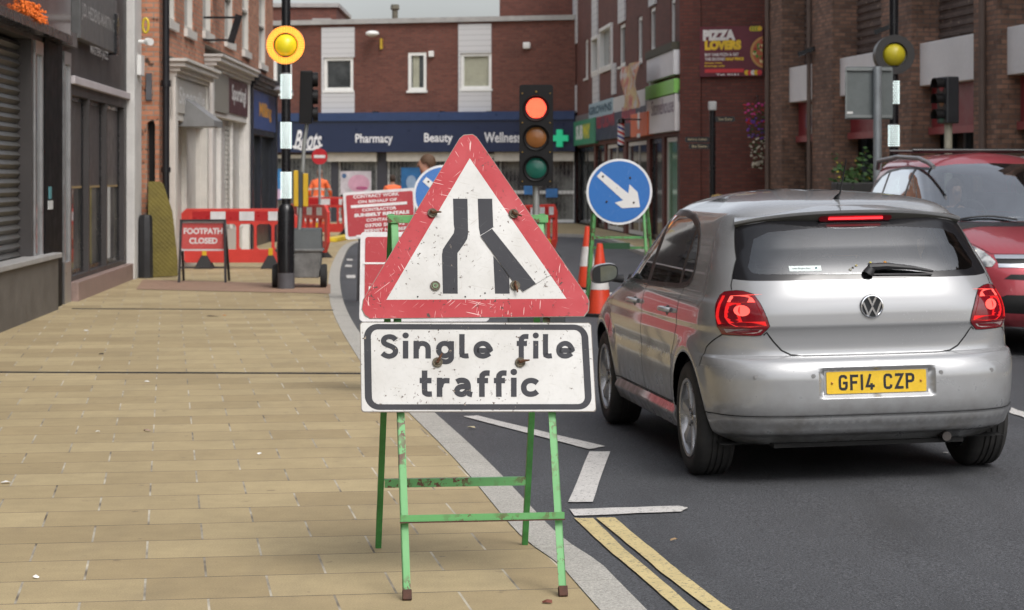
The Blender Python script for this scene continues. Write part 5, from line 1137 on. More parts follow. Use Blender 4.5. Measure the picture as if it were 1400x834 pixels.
# wing-nut fixings
def fixing(px, py, ang, rod=True, green=False):
    u, v = SP(px, py); c = fs(u, v, 0); base = OFF + .006
    q = Matrix((( ex.x, es.x, nn.x), (ex.y, es.y, nn.y), (ex.z, es.z, nn.z))).to_4x4(); q.translation = c
    mb = MB(); mb.lathe([(0, base), (.019, base), (.0195, base + .002), (.017, base + .003), (.013, base + .002), (.009, base + .0045), (0, base + .006)], n=24)
    o = mb.build('bolt', [mat('aged_zinc', (.10, .085, .06), .5, .6, var=.35, vs=60)], T, smooth=35); o.matrix_local = q
    if green: g = MB().lathe([(.006, base + .003), (.0115, base + .0042), (.010, base + .0055), (.006, base + .005)], n=16).build('washer', mat('green_washer', (.12, .20, .10), .5), o, smooth=40)
    if rod:
        g = MB(); a = R(ang); dx, dz = math.cos(a), math.sin(a); g.tube([(0, 0, base + .004), (dx * .012, dz * .012, base + .016), (dx * .034, dz * .034, base + .018)], [.006, .0055, .003], 8); g.tube([(0, 0, base + .004), (-dx * .008, -dz * .008 + .004, base + .018)], [.006, .003], 8); g.build('wing_nut', mat('rusty_wing_nut', (.12, .055, .03), .7, .4, var=.4, vs=60), o, smooth=50)
fixing(591, 292, -5); fixing(702, 293, -30); fixing(595, 391.5, 0, False, True); fixing(704, 391, -80)
fixing(598, 496, 60); fixing(711, 496, 5)
mb = MB()
for x, y in ((571, 406), (636, 406), (663, 401), (620, 406 - 11)): u, v = SP(x, y); mb.lathe([(0, 0), (.0035, 0)], (0, 0, 0), n=8) if False else mb.add([fs(u + .0035 * math.cos(k), v + .0035 * math.sin(k), OFF + .0025) for k in [i * 1.05 for i in range(6)]], [(0, 1, 2, 3, 4, 5)])
mb.build('drill_holes', mat('hole_black', (.01, .01, .01), .9), pl)
# supplementary plate
def z3c(x, y): return SP(490 + x / 4.2424, 435 + y / 4.2424)
c4 = [z3c(8, 22), z3c(1350, 26), z3c(1380, 543), z3c(16, 545)]
def bil(u, v):   # u,v 0..1 from top-left
    t0 = Vector(c4[0]).lerp(Vector(c4[1]), u); b0 = Vector(c4[3]).lerp(Vector(c4[2]), u); p = t0.lerp(b0, v); return p.x, p.y
PWd, PHt = 1340, 521
def rr2(mx, my, r, n=6): return [bil(a / PWd, b / PHt) for a, b in rrect(mx, my, PWd - mx, PHt - my, r, n)]
pp = MB().prism(rr2(0, 0, 18), fs, OFF - .0035, OFF).build('text_plate', M_SEDGE, T)
o_, i_ = rr2(22, 12, 80, 8), rr2(62, 44, 42, 8)
MB().prism(rr2(4, 4, 18), fs, OFF + .0003, OFF + .0008).build('white_face', M_SWHT, pp)
MB().prism(o_, fs, OFF + .0010, OFF + .0014, holes=[list(reversed(i_))]).build('black_border', M_SBLK, pp)
def line_text(s_, xl, xr, yb_, yx, gap, t_=.285):
    def F(u, v, h): a, b = z3c(xl + (xr - xl) * u, yb_ + (yx - yb_) * v); return fs(a, b, -h)
    mb = MB(); word(mb, s_, GL, t_, gap, F, -(OFF + .0012)); mb.build('lettering', M_SBLK, pp, fix=False)
line_text('Single', 127, 775, 235, 132, .24); line_text('file', 918, 1250, 235, 132, .22); line_text('traffic', 355, 1040, 457, 346, .19)
# ---------------------------------------------------------------- cars
def pchip(xs, ys):
    xs, ys = np.array(xs, float), np.array(ys, float); h = np.diff(xs); dl = np.diff(ys) / h; m = np.zeros_like(ys)
    for i in range(1, len(xs) - 1):
        if dl[i - 1] * dl[i] > 0: w1, w2 = 2 * h[i] + h[i - 1], h[i] + 2 * h[i - 1]; m[i] = (w1 + w2) / (w1 / dl[i - 1] + w2 / dl[i])
    m[0], m[-1] = dl[0], dl[-1]
    def f(x):
        x = np.clip(np.asarray(x, float), xs[0], xs[-1]); i = np.clip(np.searchsorted(xs, x) - 1, 0, len(xs) - 2); t = (x - xs[i]) / h[i]
        return (2 * t ** 3 - 3 * t ** 2 + 1) * ys[i] + (t ** 3 - 2 * t ** 2 + t) * h[i] * m[i] + (-2 * t ** 3 + 3 * t ** 2) * ys[i + 1] + (t ** 3 - t ** 2) * h[i] * m[i + 1]
    return f
class Car:
    """body surface: plan outlines (rounded ends) stacked by height. s runs from the rear centre round the left side to the front centre"""
    NE = 4.0
    def __init__(s, W, Rr, Fr, top, extra=None, ra=.55, fa=.75):
        s.W, s.R, s.F, s.top, s.extra, s.ra, s.fa = pchip(*zip(*W)), pchip(*zip(*Rr)), pchip(*zip(*Fr)), top, extra, ra, fa
    def yc(s, z): r, f = s.R(z), s.F(z); sp = f - r; return r + np.minimum(s.ra, .45 * sp), f - np.minimum(s.fa, .45 * sp)
    SA, SB = 1.1, 2.7
    def pt(s, S, z):
        """S (metres-like), z -> xyz, left side x<0"""
        S = np.asarray(S, float); z = np.asarray(z, float); a = np.where(S < s.SA, S / s.SA, np.where(S < s.SA + s.SB, 1 + (S - s.SA) / s.SB, 2 + (S - s.SA - s.SB) / 1.3))
        W = s.W(z); yr, yf = s.yc(z); R_, F_ = s.R(z), s.F(z)
        ph = np.clip(a, 0, 1) * math.pi / 2; sn, cs = np.sin(ph), np.cos(ph); k = (np.abs(sn) ** s.NE + np.abs(cs) ** s.NE) ** (-1 / s.NE)
        x = -W * sn * k; y = yr - (yr - R_) * cs * k
        mid = (a > 1) & (a <= 2); y = np.where(mid, yr + (yf - yr) * (a - 1), y); x = np.where(mid, -W, x)
        ph2 = np.clip(a - 2, 0, 1) * math.pi / 2; cs2, sn2 = np.cos(ph2), np.sin(ph2); k2 = (np.abs(sn2) ** 2.7 + np.abs(cs2) ** 2.7) ** (-1 / 2.7)
        fr = a > 2; x = np.where(fr, -W * cs2 * k2, x); y = np.where(fr, yf + (F_ - yf) * sn2 * k2, y)
        L_ = s.Lc; u = (y - L_ * .5) / (L_ * .5); x = x * (1 - .035 * np.abs(u) ** 3)
        P = np.stack([x, y, z * np.ones_like(x)], -1)
        if s.extra is not None: P = s.extra(P, a)
        return P
    def nrm(s, S, z):
        e = 2e-3; z0 = np.clip(z - e, s.z0, s.top); z1 = np.clip(z + e, s.z0, s.top); du = s.pt(np.maximum(S + e, 0), z) - s.pt(np.maximum(S - e, 0), z); dv = s.pt(S, z1) - s.pt(S, z0)
        n = np.cross(dv, du); l = np.linalg.norm(n, axis=-1, keepdims=True); n = n / np.maximum(l, 1e-12)
        bad = (l[..., 0] < 1e-10); n[bad] = (0, 0, 1); return n
    def side(s, y, z):
        """side view point -> S"""
        yr, yf = s.yc(z); R_, F_ = float(s.R(z)), float(s.F(z)); yr, yf = float(yr), float(yf)
        if yr <= y <= yf: return s.SA + s.SB * (y - yr) / (yf - yr)
        if y < yr:
            q = min(max((yr - y) / (yr - R_), 0), 1); p = (1 - q ** s.NE) ** (1 / s.NE); return s.SA * math.atan2(p, q) / (math.pi / 2)
        q = min(max((y - yf) / (F_ - yf), 0), 1); p = (1 - q ** 2.7) ** (1 / 2.7); return s.SA + s.SB + 1.3 * math.atan2(q, p) / (math.pi / 2)
    def rear(s, x, z):
        p = min(abs(x) / float(s.W(z)) / .975, .9999); q = (1 - p ** s.NE) ** (1 / s.NE); return s.SA * math.atan2(p, q) / (math.pi / 2)
    def front(s, x, z):
        p = min(abs(x) / float(s.W(z)) / .975, .9999); q = (1 - p ** 2.7) ** (1 / 2.7); return s.SA + s.SB + 1.3 * math.atan2(q, p) / (math.pi / 2)
    def poly(s, pts, step=.02):
        """pts: ('s',y,z) / ('r',x,z) / ('f',x,z) -> dense outline in (S,z)"""
        out = []; q = []
        for k, a, b in pts: q.append(((s.side if k == 's' else s.rear if k == 'r' else s.front)(a, b), b, k, a))
        n = len(q)
        for i in range(n):
            A, B = q[i], q[(i + 1) % n]; m = max(1, int(math.hypot(A[0] - B[0], A[1] - B[1]) / step))
            for k in range(m):
                t = k / m; z = A[1] + (B[1] - A[1]) * t
                if A[2] == B[2]: v = A[3] + (B[3] - A[3]) * t; S = (s.side if A[2] == 's' else s.rear if A[2] == 'r' else s.front)(v, z)
                else: S = A[0] + (B[0] - A[0]) * t
                out.append((S, z))
        return out
    def setup(s, z0, Lc): s.z0 = z0; s.Lc = Lc
def inpoly(P, poly):
    x, y = P[:, 0], P[:, 1]; r = np.zeros(len(P), bool); n = len(poly)
    for i in range(n):
        x0, y0 = poly[i]; x1, y1 = poly[(i + 1) % n]
        if y0 == y1: continue
        c = ((y0 > y) != (y1 > y)) & (x < (x1 - x0) * (y - y0) / (y1 - y0) + x0); r ^= c
    return r
def car_shell(car, regions, zs, ds=.04, creases=(), loops=()):
    """regions: list of (key, polygon in (S,z)), the first match wins; returns key -> (verts, normals, faces) of the left half"""
    Smax = car.SA + car.SB + 1.3; edges = []; V = []
    def addloop(lp):
        o = len(V); V.extend(lp); n = len(lp); edges.extend((o + i, o + (i + 1) % n) for i in range(n))
    zt = zs[-1]
    bnd = [(x, zs[0]) for x in np.arange(0, Smax, ds)] + [(Smax, z) for z in zs[:-1]] + [(x, zt) for x in np.arange(Smax, 0, -ds)] + [(0.0, z) for z in zs[::-1][:-1]]
    addloop(bnd)
    for zc in creases:
        o = len(V); q = [(float(x), zc) for x in np.arange(0, Smax - .001, ds)] + [(Smax, zc)]; V.extend(q); edges.extend((o + i, o + i + 1) for i in range(len(q) - 1))
    for pl in loops: addloop(pl)
    for k, pl in regions: addloop([(min(max(a, 0), Smax), min(max(b, zs[0]), zt)) for a, b in pl])
    C = np.array([p for p in V]); g = []
    for i, z in enumerate(zs[1:-1]):
        for j, x in enumerate(np.arange(ds * .5 * (i % 2) + ds * .5, Smax - .01, ds)): g.append((x, z))
    g = np.array(g); keep = np.ones(len(g), bool)
    for st in range(0, len(C), 400):
        d = np.abs(g[:, None, :] - C[None, st:st + 400, :]); keep &= (np.hypot(d[..., 0], d[..., 1] * 1.5) > .009).all(1)
    if loops: keep &= ~((g[:, 0] < .62) & (((g[:, 1] > .438) & (g[:, 1] < .484)) | ((g[:, 1] > .570) & (g[:, 1] < .616))))
    g = g[keep]; allp = [Vector(p) for p in V] + [Vector(p) for p in g]
    vo, eo, fo, *_ = delaunay_2d_cdt(allp, edges, [], 0, 1e-6)
    vo = np.array([(v.x, v.y) for v in vo]); F_ = [f for f in fo]
    tri = np.array([f[:3] for f in F_]); cen = vo[tri].mean(1)
    key = np.full(len(tri), -1)
    for i, (k, pl) in enumerate(regions): m = inpoly(cen, pl) & (key < 0); key[m] = i
    P = car.pt(vo[:, 0], vo[:, 1]); N = car.nrm(vo[:, 0], vo[:, 1]); out = {}
    names = ['body'] + []
    for kk in sorted(set([k for k, _ in regions] + ['body'])):
        ids = [i for i, (k, _) in enumerate(regions) if k == kk]; m = np.isin(key, ids) if kk != 'body' else (np.isin(key, ids) | (key < 0))
        if not m.any(): continue
        tt_ = tri[m]; used, inv = np.unique(tt_, return_inverse=True); out[kk] = (P[used], N[used], inv.reshape(-1, 3))
    return out
def shell_obj(name, data, m, parent, sides=(-1, 1), push=0.0):
    P, N, T_ = data; vs = []; fs = []; nn_ = []
    for sd_ in sides:
        o = len(vs); q = P + N * push; q2 = q.copy(); n2 = N.copy()
        if sd_ > 0: q2[:, 0] *= -1; n2[:, 0] *= -1
        e1 = q2[T_[:, 1]] - q2[T_[:, 0]]; e2 = q2[T_[:, 2]] - q2[T_[:, 0]]; fl = (np.cross(e1, e2) * n2[T_[:, 0]]).sum(1) < 0
        vs += q2.tolist(); nn_ += n2.tolist(); fs += [tuple((t[::-1] if f_ else t) + o) for t, f_ in zip(T_, fl)]
    me = bpy.data.meshes.new(name); me.from_pydata(vs, [], [tuple(int(i) for i in f_) for f_ in fs]); me.materials.append(m); me.shade_smooth(); me.normals_split_custom_set_from_vertices(nn_)
    o = bpy.data.objects.new(name, me); COL.objects.link(o); o.parent = parent; return o
def ribbon(car, name, path, w_, m, parent, sides=(-1, 1), lift=.0012, closed=True):
    A = np.array(path); 
    P = car.pt(A[:, 0], A[:, 1]); N = car.nrm(A[:, 0], A[:, 1]); T_ = np.roll(P, -1, 0) - np.roll(P, 1, 0)
    if not closed: T_[0] = P[1] - P[0]; T_[-1] = P[-1] - P[-2]
    T_ /= np.maximum(np.linalg.norm(T_, axis=1, keepdims=True), 1e-9); B = np.cross(N, T_); B /= np.maximum(np.linalg.norm(B, axis=1, keepdims=True), 1e-9)
    n = len(A)
    for sd_ in sides:
        mb = MB(); o = len(mb.v)
        for i in range(n):
            for k in (-.5, .5):
                v = P[i] + N[i] * lift + B[i] * w_ * k; mb.v.append((v[0] * (1 if sd_ < 0 else -1), v[1], v[2]))
        for i in range(n if closed else n - 1): j = (i + 1) % n; mb.f.append((o + 2 * i, o + 2 * i + 1, o + 2 * j + 1, o + 2 * j)); mb.m.append(0)
        mb.build(name, m, parent, fix=False)
def carpaint(name, col, metal=.55, rough=.32, flake=True, dirt=.25):
    t = NT(name); c = t.coord(); n1 = t.noise(c, 1.5, 5); sp = t.n('ShaderNodeSeparateXYZ'); t.l(c, sp.inputs[0])
    d1 = t.math('MULTIPLY', t.rng(sp.outputs[2], .2, .62, 1, 0), t.rng(t.noise(c, 9, 5), .35, .7)); d1 = t.math('MULTIPLY', d1, dirt * 1.6)
    sp2 = t.rng(t.noise(c, 140, 3), .66, .74); patch = t.rng(t.noise(c, 3.2, 3), .54, .66); d2 = t.math('MULTIPLY', t.math('MULTIPLY', sp2, patch), .35)
    base = t.mix(t.math('MAXIMUM', d1, d2), col, (.10, .085, .065)); base = t.mix(t.math('MULTIPLY', t.rng(n1, .35, .7), .12), base, tuple(x * .7 for x in col))
    rr = t.math('ADD', t.math('MULTIPLY', t.math('MAXIMUM', d1, d2), .5), rough); n3 = t.noise(c, 2.2, 1)
    return t.bsdf(base, rr, metal, None, coat=.9, coatr=.06)
M_GAP = mat('panel_gap', (.008, .008, .008), .8)
M_TRIM = mat('black_car_trim', (.012, .012, .013), .35, var=.1)
M_TYRE = None
def m_tyre():
    t = NT('tyre_rubber'); c = t.coord(); n = t.noise(c, 14, 4); return t.bsdf(t.mix(t.rng(n, .35, .7), (.016, .016, .016), (.034, .032, .030)), .75, 0, t.noise(c, 160, 2), .3, .002)
M_TYRE = m_tyre(); M_ALLOY = mat('silver_alloy', (.42, .42, .43), .3, .75, var=.15, vs=8); M_WELL = mat('wheel_well', (.006, .006, .006), .9)
def wheel(parent, x, y, rad=.302, wdt=.20, steer=0, spokes=6, rimr=.205):
    sgn_ = -1 if x < 0 else 1; t = bpy.data.objects.new('wheel', None); COL.objects.link(t); t.parent = parent; t.location = (x, y, rad); t.rotation_euler = (0, 0, steer)
    w2 = wdt / 2; mb = MB(); s_ = rad / .302
    prof = [(rimr - .005, -w2 + .012), (rimr + .012, -w2 + .002), (rimr + .045, -w2 - .004), (rad - .030, -w2 + .001), (rad - .010, -w2 + .014), (rad - .002, -w2 + .030)]
    for g_ in (-.045, -.015, .015, .045): prof += [(rad, g_ - .011), (rad, g_ + .008), (rad - .008, g_ + .010), (rad - .008, g_ + .017)]
    prof += [(rad - .002, w2 - .030), (rad - .010, w2 - .014), (rad - .030, w2 - .001), (rimr + .045, w2 + .004), (rimr + .012, w2 - .002), (rimr - .005, w2 - .012)]
    mb.lathe(prof, (0, 0, 0), 'x', 64, closed=True); mb.build('tyre', M_TYRE, t, smooth=50)
    o = w2 * sgn_; mb = MB(); k = sgn_
    mb.lathe([(rimr - .006, -o), (rimr - .002, o - .010 * k), (rimr + .004, o - .004 * k), (rimr, o + .000 * k), (rimr - .014, o - .004 * k), (rimr - .024, o - .03 * k), (rimr - .03, o - .08 * k), (rimr - .03, -o)], (0, 0, 0), 'x', 64, cap=False)
    for i in range(spokes):
        a = 2 * math.pi * i / spokes + .3; ca, sa = math.cos(a), math.sin(a)
        def pq(r_, w_, h): return [(h, r_ * ca - w_ * sa, r_ * sa + w_ * ca), (h, r_ * ca + w_ * sa, r_ * sa - w_ * ca)]
        vs = pq(.035, .022, o - .022 * k) + pq(.11, .019, o - .018 * k) + pq(rimr - .012, .027, o - .012 * k) + pq(.035, .026, o - .055 * k) + pq(.11, .024, o - .05 * k) + pq(rimr - .012, .034, o - .045 * k)
        mb.add(vs, [(0, 1, 3, 2), (2, 3, 5, 4), (0, 2, 8, 6), (2, 4, 10, 8), (1, 7, 9, 3), (3, 9, 11, 5)])
    mb.lathe([(.0, o - .012 * k), (.030, o - .012 * k), (.034, o - .018 * k), (.055, o - .024 * k), (.062, o - .055 * k)], (0, 0, 0), 'x', 32)
    mb.build('rim', M_ALLOY, t, smooth=35); MB().lathe([(.0, o * .1), (rimr - .03, o * .1)], (0, 0, 0), 'x', 32).build('brake', mat('brake_dark', (.03, .027, .025), .6, .3), t)
    mb = MB()
    for i in range(5): a = 2 * math.pi * i / 5; mb.sphere((o - .02 * k, .042 * math.cos(a), .042 * math.sin(a)), .008, n=8)
    mb.build('wheel_bolts', mat('bolt_dark', (.06, .06, .06), .4, .6), t)
    return t

def make_hatch():
    t = thing('silver_car', 'silver hatchback with brake lights lit and yellow GF14 CZP plate, seen from behind', 'car', (1.853, 11.35, -.018), R(7.8)); t.rotation_euler = (0, -.0185, R(7.8))
    Wt = [(.20, .745), (.25, .785), (.32, .808), (.40, .822), (.52, .834), (.62, .838), (.72, .836), (.785, .828), (.80, .829), (.86, .822), (.92, .806), (.955, .786), (1.0, .770), (1.08, .744), (1.18, .706), (1.28, .662), (1.34, .628), (1.375, .592), (1.40, .545), (1.425, .46), (1.445, .33), (1.458, .16), (1.463, .02)]
    Rt = [(.20, .22), (.245, .15), (.27, .075), (.30, .050), (.348, .022), (.358, .022), (.366, .006), (.45, -.012), (.54, -.012), (.60, -.002), (.635, .018), (.655, .042), (.662, .094), (.70, .100), (.74, .097), (.800, .082), (.812, .072), (.87, .073), (.94, .086), (1.0, .108), (1.045, .130), (1.10, .165), (1.20, .245), (1.29, .325), (1.335, .37), (1.36, .385), (1.385, .42), (1.41, .52), (1.435, .78), (1.45, 1.1), (1.458, 1.35), (1.463, 1.75)]
    Ft = [(.20, 3.80), (.28, 3.90), (.42, 3.965), (.58, 3.955), (.68, 3.91), (.74, 3.82), (.80, 3.66), (.86, 3.42), (.92, 3.18), (.97, 3.03), (1.05, 2.90), (1.15, 2.74), (1.25, 2.57), (1.33, 2.42), (1.375, 2.32), (1.41, 2.2), (1.435, 2.05), (1.45, 1.98), (1.458, 1.92), (1.463, 1.85)]
    yrw, yfw = .68, 3.15
    def extra(P, a):
        y, z, x = P[..., 1], P[..., 2], P[..., 0]
        for yw in (yrw, yfw):
            d = np.hypot(y - yw, z - .31); on = np.clip((z - .2) / .05, 0, 1); fl = .020 * np.exp(-((d - .365) / .055) ** 2) * on * (np.abs(x) > .6); x = x - fl * np.sign(-x) * -1 if False else x - fl
        # door skins: waist crease
        x = x + .006 * np.exp(-((z - .60) / .05) ** 2) * ((y > 1.1) & (y < 2.8)) * (x < -.6)
        # number plate recess
        if True:
            rx, rz = np.abs(x), z; dep = np.clip((.305 - rx) / .03, 0, 1) * np.clip((rz - .452) / .018, 0, 1) * np.clip((.602 - rz) / .018, 0, 1) * (y < .5)
            y = y + .030 * dep
        z = np.where(z > 1.2, 1.2 + (z - 1.2) * 1.11, z); return np.stack([x, y, z], -1)
    car = Car(Wt, Rt, Ft, 1.463, extra); car.setup(.20, 3.97)
    S, Rr_, Fr_ = 's', 'r', 'f'
    def arch(yc_, r=.352): return car.poly([(S, yc_ + r * math.cos(a), .30 + r * math.sin(a)) for a in [math.pi * k / 24 for k in range(25)]] + [(S, yc_ - r, .19), (S, yc_ + r, .19)])
    glassR = car.poly([(Rr_, 0, 1.292), (Rr_, .25, 1.289), (Rr_, .46, 1.275), (Rr_, .535, 1.245), (Rr_, .565, 1.18), (Rr_, .595, 1.11), (Rr_, .585, 1.085), (Rr_, .55, 1.075), (Rr_, 0, 1.068)])
    glassB = car.poly([(Rr_, 0, 1.34), (Rr_, .45, 1.325), (S, .50, 1.30), (S, .335, 1.15), (S, .275, 1.05), (Rr_, .60, 1.042), (Rr_, 0, 1.040)])
    fdoorg = car.poly([(S, 2.90, .955), (S, 2.78, 1.055), (S, 2.62, 1.150), (S, 2.45, 1.235), (S, 2.28, 1.292), (S, 2.10, 1.322), (S, 2.0, 1.330), (S, 1.96, .968)])
    rdoorg = car.poly([(S, 1.88, .970), (S, 1.90, 1.332), (S, 1.60, 1.335), (S, 1.36, 1.318), (S, 1.17, 1.282), (S, 1.125, .99)])
    quart = car.poly([(S, 1.075, .997), (S, 1.115, 1.27), (S, 1.02, 1.225), (S, .93, 1.15), (S, .875, 1.07), (S, .90, 1.03), (S, .98, 1.005)])
    dlo = car.poly([(S, 3.02, .930), (S, 2.96, .975), (S, 2.80, 1.085), (S, 2.63, 1.18), (S, 2.46, 1.262), (S, 2.28, 1.320), (S, 2.10, 1.350), (S, 1.9, 1.360), (S, 1.60, 1.362), (S, 1.34, 1.345), (S, 1.14, 1.305), (S, 1.0, 1.245), (S, .90, 1.165), (S, .838, 1.075), (S, .845, 1.02), (S, .90, .990), (S, 1.05, .972), (S, 1.5, .955), (S, 2.3, .942)])
    lampO = [(Rr_, .635, .990), (Rr_, .595, .975), (Rr_, .57, .93), (Rr_, .543, .86), (Rr_, .530, .815), (Rr_, .540, .800), (Rr_, .568, .770), (Rr_, .60, .768), (S, .235, .772), (S, .262, .85), (S, .295, .93), (S, .300, .968), (S, .28, .985), (S, .22, .993)]
    lamp = car.poly(lampO, .015)
    tail = car.poly([(Rr_, 0, 1.039), (Rr_, .60, 1.041), (S, .274, 1.048), (S, .25, .997), (Rr_, .635, .9915), (Rr_, .593, .975), (Rr_, .568, .93), (Rr_, .541, .86), (Rr_, .528, .812), (Rr_, .537, .800), (Rr_, .53, .783), (Rr_, .50, .735), (Rr_, .465, .69), (Rr_, .42, .667), (Rr_, .36, .660), (Rr_, 0, .658)])
    bump = car.poly([(Rr_, 0, .657), (Rr_, .36, .659), (Rr_, .42, .666), (Rr_, .465, .689), (Rr_, .50, .734), (Rr_, .532, .782), (Rr_, .55, .769), (Rr_, .60, .767), (S, .20, .771), (S, .275, .74), (S, .345, .700), (S, .39, .60), (S, .362, .52), (S, .335, .44), (S, .326, .36), (S, .33, .21), (Rr_, .4, .21), (Rr_, 0, .21)])
    rdoor = car.poly([(S, 1.92, .968), (S, 1.92, .34), (S, 1.16, .34), (S, 1.13, .48), (S, 1.07, .60), (S, .985, .70), (S, .96, .80), (S, .985, .985)])
    fdoor = car.poly([(S, 1.93, .968), (S, 1.93, .34), (S, 2.86, .34), (S, 2.90, .5), (S, 2.93, .80), (S, 2.97, .935)])
    wind = car.poly([(Fr_, 0, 1.36), (Fr_, .35, 1.355), (Fr_, .50, 1.33), (Fr_, .60, 1.20), (Fr_, .68, 1.05), (Fr_, .70, 1.0), (Fr_, 0, .985)])
    hl = car.poly([(Fr_, .42, .72), (Fr_, .70, .76), (Fr_, .74, .70), (Fr_, .70, .62), (Fr_, .45, .60)]); grl = car.poly([(Fr_, 0, .70), (Fr_, .40, .705), (Fr_, .40, .64), (Fr_, 0, .63)]); grl2 = car.poly([(Fr_, 0, .48), (Fr_, .45, .48), (Fr_, .42, .32), (Fr_, 0, .32)])
    regs = [('hole', arch(yrw)), ('hole', arch(yfw)), ('rear_glass', glassR), ('glass_border', glassB), ('front_door_glass', fdoorg), ('rear_door_glass', rdoorg), ('quarter_glass', quart), ('window_surround', dlo), ('tail_light', lamp), ('tailgate', tail), ('rear_bumper', bump), ('rear_door', rdoor), ('front_door', fdoor), ('windscreen', wind), ('headlight', hl), ('grille', grl), ('grille', grl2)]
    CR = [.342, .348, .358, .366, .372, .649, .655, .662, .668, .794, .800, .812, .818]; zs = [z for z in np.arange(.20, 1.36, .018) if min(abs(z - c) for c in CR) > .009] + list(np.linspace(1.36, 1.44, 14)) + list(np.linspace(1.443, 1.462, 12)) + [1.463]; zs = sorted(set(round(float(z), 5) for z in zs))
    lp = [car.poly([(Rr_, 0, a), (Rr_, w_, a), (Rr_, w_, b_), (Rr_, 0, b_)], .02) for a, b_, w_ in ((.446, .608, .311), (.452, .602, .305), (.470, .584, .275), (.476, .578, .269))]
    sh = car_shell(car, regs, zs, .035, CR, lp)
    paint = carpaint('silver_car_paint', (.335, .342, .352), .32, .27, dirt=.45); border = mat('gloss_black_glass_edge', (.012, .012, .014), .16, spec=.5)
    gl = glassmat('tinted_car_glass', (.55, .62, .60), .02, .03); gl2 = glassmat('rear_tinted_glass', (.52, .64, .62), .03, .05)
    lensd = mat('deep_red_lens', (.16, .004, .010), .12, coat=1)
    b = shell_obj('body', sh['body'], paint, t); bmp = shell_obj('rear_bumper', sh['rear_bumper'], paint, t); tg = shell_obj('tailgate', sh['tailgate'], paint, t)
    shell_obj('rear_glass', sh['rear_glass'], gl2, tg); shell_obj('glass_border', sh['glass_border'], border, tg)
    for sd_ in (-1, 1):
        fd = shell_obj('door', sh['front_door'], paint, t, (sd_,)); rd = shell_obj('door', sh['rear_door'], paint, t, (sd_,))
        shell_obj('door_glass', sh['front_door_glass'], gl, fd, (sd_,)); shell_obj('door_glass', sh['rear_door_glass'], gl2, rd, (sd_,)); shell_obj('quarter_window', sh['quarter_glass'], gl2, t, (sd_,)); shell_obj('window_surround', sh['window_surround'], M_TRIM, t, (sd_,))
        # door handles
        for yy, par in ((1.12, rd), (2.05, fd)):
            c = car.pt(car.side(yy + .09, .845), .845); x0 = c[0] * -sd_; mb = MB(); ox = sd_
            pts = [Vector((x0 + ox * h, yy + yo, .845 + zo)) for yo, h, zo in ((0, .004, 0), (.02, .030, .004), (.08, .036, .006), (.14, .034, .004), (.175, .006, 0))]; mb.tube(spline(pts, 4), [.012] + [.015] * 14 + [.014] * 2 if False else .0145, 10); mb.build('handle', carpaint('handle_silver', (.48, .48, .49)), par, smooth=60)
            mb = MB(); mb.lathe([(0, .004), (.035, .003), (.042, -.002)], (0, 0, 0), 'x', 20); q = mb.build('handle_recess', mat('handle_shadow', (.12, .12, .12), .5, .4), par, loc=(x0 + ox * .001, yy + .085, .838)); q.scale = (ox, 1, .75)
    shell_obj('windscreen', sh['windscreen'], gl, t); shell_obj('headlight', sh['headlight'], mat('clear_headlight', (.5, .5, .52), .1, .3, coat=1), t); shell_obj('grille', sh['grille'], M_TRIM, t)
    # tail lights: dark red lens with lit shapes
    def lens(name, zlo, shapes, m_, sd_, par, lift): 
        for pts in shapes:
            pl_ = car.poly(pts, .02); A = np.array(pl_); n = len(A); P = car.pt(A[:, 0], A[:, 1]); N = car.nrm(A[:, 0], A[:, 1]); V3 = P + N * lift; V3[:, 0] *= (1 if sd_ < 0 else -1)
            tr = tessellate_polygon([[Vector((a, b_, 0)) for a, b_ in pl_]]); MB().add([tuple(v) for v in V3], [tuple(q) for q in tr]).build(name, m_, par, fix=False)
    lit = emis('lit_red_lens', (1, .02, .02), .38, (.45, .012, .015), .2); lit2 = emis('bright_brake_lens', (1, .12, .09), .85, (.6, .05, .05), .2); mid = emis('mid_red_lens', (.8, .01, .02), .06, (.20, .004, .008), .15)
    clr = mat('clear_reverse_lens', (.40, .30, .29), .15, coat=1)
    for sd_ in (-1, 1):
        tl = shell_obj('tail_light', sh['tail_light'], lensd, t, (sd_,), .004)
        lens('lens_mid', 0, [[(Rr_, .625, .975), (Rr_, .595, .955), (Rr_, .56, .86), (Rr_, .55, .83), (S, .235, .825), (S, .27, .96)]], mid, sd_, tl, .0050)
        lens('lens_lit', 0, [[(S, .276, .965), (S, .258, .965), (S, .242, .86), (S, .222, .825), (S, .240, .822), (S, .262, .86)],
             [(S, .225, .930), (S, .17, .930), (S, .150, .85), (Rr_, .655, .838), (Rr_, .55, .840), (Rr_, .543, .818), (Rr_, .62, .812), (S, .165, .814), (S, .19, .83), (S, .212, .86)]], lit, sd_, tl, .0062)
        lens('lens_bright', 0, [[(S, .23, .965), (S, .14, .974), (Rr_, .62, .968), (Rr_, .60, .955), (Rr_, .59, .934), (S, .225, .933)]], lit2, sd_, tl, .0066)
        lens('lens_bright', 0, [[(Rr_, .655 + .036 * math.cos(k * math.pi / 8), .893 + .027 * math.sin(k * math.pi / 8)) for k in range(16)]], lit2, sd_, tl, .0070)
        lens('lens_clear', 0, [[(S, .215, .805), (Rr_, .56, .803), (Rr_, .573, .787), (Rr_, .60, .780), (S, .212, .783)]], clr, sd_, tl, .0062)
    ribbon(car, 'panel_gap', car.poly(lampO, .02), .007, M_GAP, t, lift=.0014)
    # gaps
    def open_path(pts, step=.02): pl_ = car.poly(pts, step); 
